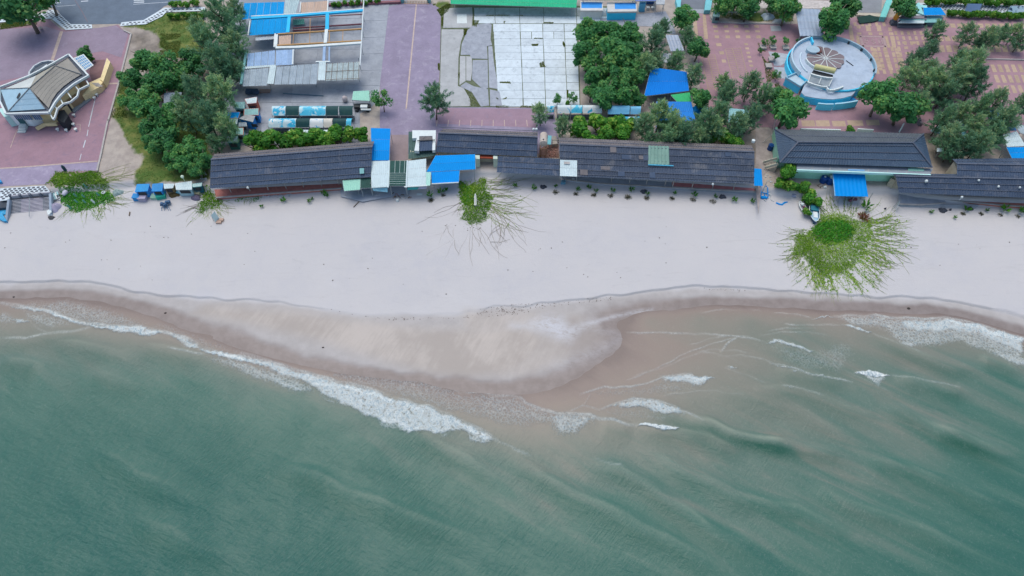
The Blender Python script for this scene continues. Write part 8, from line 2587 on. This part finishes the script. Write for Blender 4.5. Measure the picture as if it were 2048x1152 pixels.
tag(obj('blue_tank', MB().disc(W(8, 1628, 378, LZ), .55, .55, LZ, LZ + 1.3, 14).disc(W(8, 1628, 378, LZ), .2, .2, LZ + 1.3, LZ + 1.4, 10), mat('#1b4f96', 1, .4, .1, 1)), 'deep blue round tank against the left wall of the mint hall', 'tank')
tag(obj('white_bucket', MB().disc(W(8, 1452, 348, LZ + 3), .35, .35, LZ + 4.2, LZ + 4.7, 10), M_WHITE), 'white bucket on the back of the longest roof near its right end', 'bucket')
tag(obj('bamboo_pole', MB().tube([W(8, 1560, 315, LZ + .1), W(8, 1655, 230, LZ + 1.5), W(8, 1690, 65, LZ + 5.5)], [.1, .08, .06], 6), M_KERB), 'long bent pale pole leaning between the longest roof and the mint hall', 'pole')
tag(obj('leaning_plank', MB().bar(W(10, 905, 205, LZ + .3), W(10, 952, 120, LZ + 2.2), .25, .1), M_WHITE), 'white plank leaning behind the back of the hip roofed hall', 'plank')
for x0, x1, l in ((0, 365, 'left'), (520, 665, 'right')):
    tag(obj('back_wall', MB().bar(W(10, x0, 186, LZ + .5), W(10, x1, 195, LZ + .5), .25, 1.0), M_WHITE), f'low white wall behind the hip roofed hall, {l} piece', 'wall')
q = W(10, 1085, 125, LZ)
tag(obj('covered_scooter', MB().box(q, .7, 1.6, .6).box(q + Vector((0, .4, .6)), .4, .6, .4).box(q + Vector((0, -.5, .6)), .5, .6, .25), mat('#8a8794', 1, .6, .3, 2, '#b97f88', .5)), 'grey pink scooter parked under the trees behind the hall', 'scooter')
# dark bags along the terraces
for t, x, y, r_, l in ((12, 1605, 180, .75, 'dark grey sack on the sand before the lean-to roof'), (8, 420, 785, .75, 'dark grey sack before the grey terrace of the longest roof'), (8, 1175, 835, .8, 'dark sack with a pale strap before the red terrace of the longest roof'),
                       (10, 1305, 920, .9, 'blue grey folded tarpaulin before the far right steps'), (10, 1370, 915, .3, 'small dark bag right of the folded tarpaulin'), (10, 1550, 905, .7, 'flat dark bag at the edge of the far right steps'), (10, 778, 905, .22, 'small black float on the sand right of the dead palm')):
    lump(t, x, y, r_, r_ * .7, .35 + r_ * .2, mat('#3f4552', 1, .8, .25, 2, '#6a7286', .4), l, 'bag', 'bag', seed=int(x))
tag(obj('blue_bin', MB().box(PGT(6, 1565, 705), 1.0, .6, .7), mat('#5f93b0', 1, .6, .25, 2)), 'pale blue bin under the left post of the white sheet awning', 'bin')
tag(obj('white_crate', MB().box(PGT(6, 1662, 680), .5, .4, .6), M_WHITE), 'white crate under the right post of the white sheet awning', 'crate')
tag(obj('white_slab', MB().box(PGT(12, 312, 255), 1.2, .45, .15), M_WHITE), 'white slab lying on the sand below the white sheet roof', 'slab')
tag(obj('driftwood', MB().bar(PGT(4, 1475, 935) + Vector((0, 0, .1)), PGT(4, 1528, 882) + Vector((0, 0, .1)), .12), M_WOOD), 'thin driftwood stick on the sand below the mint awning', 'stick')
tag(obj('driftwood', MB().bar(PGT(18, 85, 800) + Vector((0, 0, .08)), PGT(18, 100, 725) + Vector((0, 0, .1)), .16), M_WOOD), 'short dark driftwood piece on the sand left of the beach huts', 'stick')
p = W(2, 1750, 640, LZ + 2.4)
tag(obj('lamp_globe', MB().tube([(p.x, p.y, LZ), p], .05, 6).ball(p, .34), mat('#d6ecdc', 1, .4, .04, 1)), 'round white globe lamp behind the beach huts', 'lamp')
for t, x, y, l in ((4, 458, 745, 'white globe lamp at the eave of the long left roof'), (8, 1083, 712, 'white globe lamp at the eave of the longest dark roof')):
    p = W(t, x, y, EZ + .1)
    tag(obj('lamp_globe', MB().tube([(p.x, p.y - .0, EZ - .3), p], .04, 5).ball(p, .24), M_WHITE), l, 'lamp')
# loose litter and debris: too small to count
def scatter(name, areas, m, smin, smax, seed, h=.06):
    g = np.random.default_rng(seed)
    b = MB()
    for t, pts, n in areas:
        a = np.array([W(t, x, y, 1.2)[:2] for x, y in pts])
        lo, hi = a.min(0), a.max(0)
        k = 0
        while k < n:
            q = g.uniform(lo, hi)
            if inside(q[:1], q[1:], a)[0]:
                s = g.uniform(smin, smax)
                b.box((q[0], q[1], GZ(*q) - .02), s, s * g.uniform(.4, 1), h + s * .3, g.uniform(0, 3))
                k += 1
    o = obj(name, b, m)
    o['kind'] = 'stuff'


scatter('litter', [(4, [(590, 810), (880, 795), (890, 830), (700, 855), (600, 845)], 60), (25, [(420, 760), (740, 740), (760, 830), (560, 880), (420, 800)], 30), (8, [(1560, 640), (1640, 700), (1660, 890), (1580, 880)], 26), (18, [(1480, 60), (1640, 40), (1650, 230), (1560, 240)], 26),
                  (17, [(900, 460), (1040, 500), (1030, 780), (930, 760)], 26)], mat('#c3ccd6', 1, .7, .3, 3, '#7a8290', .6), .1, .4, 12)
scatter('debris', [(31, [(500, 180), (720, 228), (1000, 240), (1400, 240), (1600, 190), (1897, 170), (1897, 210), (1500, 245), (900, 262)], 130), (32, [(0, 190), (140, 170), (440, 150), (600, 140), (960, 100), (960, 130), (600, 165), (200, 225), (0, 225)], 170), (33, [(0, 30), (300, 48), (300, 62), (0, 45)], 30)],
        mat('#6d6663', 1, .9, .3, 3), .04, .16, 13, .03)
scatter('sand_specks', [(0, [(0, 450), (2048, 450), (2048, 600), (1400, 560), (900, 600), (0, 550)], 70), (12, [(560, 560), (1000, 570), (1000, 640), (600, 640)], 60)], mat('#77726d', 1, .9, .3, 3), .05, .22, 14, .03)
for t, x, y, s, l in ((33, 1318, 180, .35, 'small dark driftwood lump on the wet sand before the right surf'), (30, 968, 252, .28, 'small dark stone on the wet sand left of the spit'), (31, 495, 457, .22, 'tiny dark stone at the wet edge of the spit'), (30, 80, 158, .22, 'tiny dark stone on the wet sand at the left edge')):
    p = PGT(t, x, y)
    tag(obj('beach_stone', MB().ball(p, s, s * .7, s * .5, 8, 5), mat('#4a4442', 1, .8, .2, 3)), l, 'stone')
# scrap under the blue sheet roofs and beams
sc_ = thing('scrap_pile', 'pile of broken planks on the sand below the green translucent roof', 'scrap heap', W(25, 600, 790, 1.6))
rk = random.Random(21)
for k in range(12):
    q = W(25, rk.uniform(450, 740), rk.uniform(750, 830), 1.7)
    obj('plank', MB().bar(q, q + Vector((rk.uniform(-.9, .9), rk.uniform(-.4, .4), rk.uniform(.0, .4))), rk.uniform(.08, .2), .07), M_WOOD if k % 3 else mat('#8f5f4f', 1, .8, .2, 2), sc_)
tag(obj('white_tub', MB().disc(W(25, 553, 865, 1.5), .3, .3, 1.4, 1.85, 10), M_WHITE), 'small white tub on the sand below the plank pile', 'tub')

# beach stairs at the left edge
bs = thing('beach_stairs', 'wide grey and pink stairs down to the sand at the left edge', 'stairs', W(17, 500, 900, 1.0))
T0, T1, B0_, B1_ = W(17, 190, 590, LZ - .1), W(17, 860, 540, LZ - .1), W(17, 165, 925, .95), W(17, 875, 850, .95)
N_ST = 14
M_TD, M_TP = mat('#667083', 1, .85, .12, 1), mat('#a9a3b8', 1, .85, .1, 1)
for k in range(N_ST):
    f0, f1 = k / N_ST, (k + 1) / N_ST
    z1 = T0.z + (B0_.z - T0.z) * (k + .5) / N_ST
    for u0, u1, m in ((0, .26, M_TD), (.26, .8, M_TP), (.8, 1, M_TD)):
        q = [T0.lerp(B0_, f0).lerp(T1.lerp(B1_, f0), u) for u in (u0, u1)] + [T0.lerp(B0_, f1).lerp(T1.lerp(B1_, f1), u) for u in (u1, u0)]
        obj('tread', MB().prism([(v.x, v.y) for v in q], .3, z1), m, bs)
        n0, n1 = q[3], q[2]
        obj('nosing', MB().bar((n0.x, n0.y + .05, z1 + .012), (n1.x, n1.y + .05, z1 + .012), .1, .03), mat('#c6c9d6', 1, .7, .1, 1), bs)
for (x0, y0), (x1, y1) in (((165, 595), (120, 985)), ((868, 480), (882, 880))):
    obj('side_wall', MB().bar(W(17, x0, y0, LZ + .2), W(17, x1, y1, 1.2), .45, .7), mat('#9fb0c6', 1, .8, .08, 1), bs)
obj('hand_rail', MB().bar(W(17, 505, 560, LZ + .7), W(17, 498, 880, 1.7), .1), M_STEEL, bs)
obj('landing_wall', MB().bar(W(17, 190, 545, LZ + .3), W(17, 870, 480, LZ + .3), .3, .7), mat('#b3b7c6', 1, .8, .15, 1), bs)
for x, y in ((205, 560), (375, 555), (545, 545), (715, 535)):
    obj('pillar', MB().box(W(17, x, y, LZ), .4, .4, .9), mat('#6c7486', 1, .8, .1, 1), bs)
tag(obj('dark_shed', MB().prism([tuple(W(17, x, y, 2.2)[:2]) for x, y in ((-60, 625), (140, 600), (140, 720), (-60, 740))], .6, 2.2), mat('#4a5361', 1, .8, .2, 1)), 'dark low shed left of the beach stairs at the photo edge', 'shed')
tag(obj('blue_stall_cover', MB().prism([tuple(W(17, x, y, 1.8)[:2]) for x, y in ((-60, 860), (40, 830), (120, 960), (60, 960), (-60, 900))], .6, 1.9).prism([tuple(W(17, x, y, 1.9)[:2]) for x, y in ((-40, 760), (100, 745), (100, 820), (-40, 840))], .6, 1.6), mat('#2fa3dc', 1, .5, .2, 2, '#bfe0f2', .5)),
    'bright cyan stall cover left of the beach stairs at the photo edge', 'cover')
tag(obj('cyan_mat', MB().prism([tuple(W(17, x, y, LZ)[:2]) for x, y in ((-60, 262), (20, 262), (55, 318), (-60, 330))], LZ, LZ + .5), mat('#22a3e6', 1, .5, .1, 1)), 'bright cyan box on the plaza at the left edge above the beach stairs', 'box')
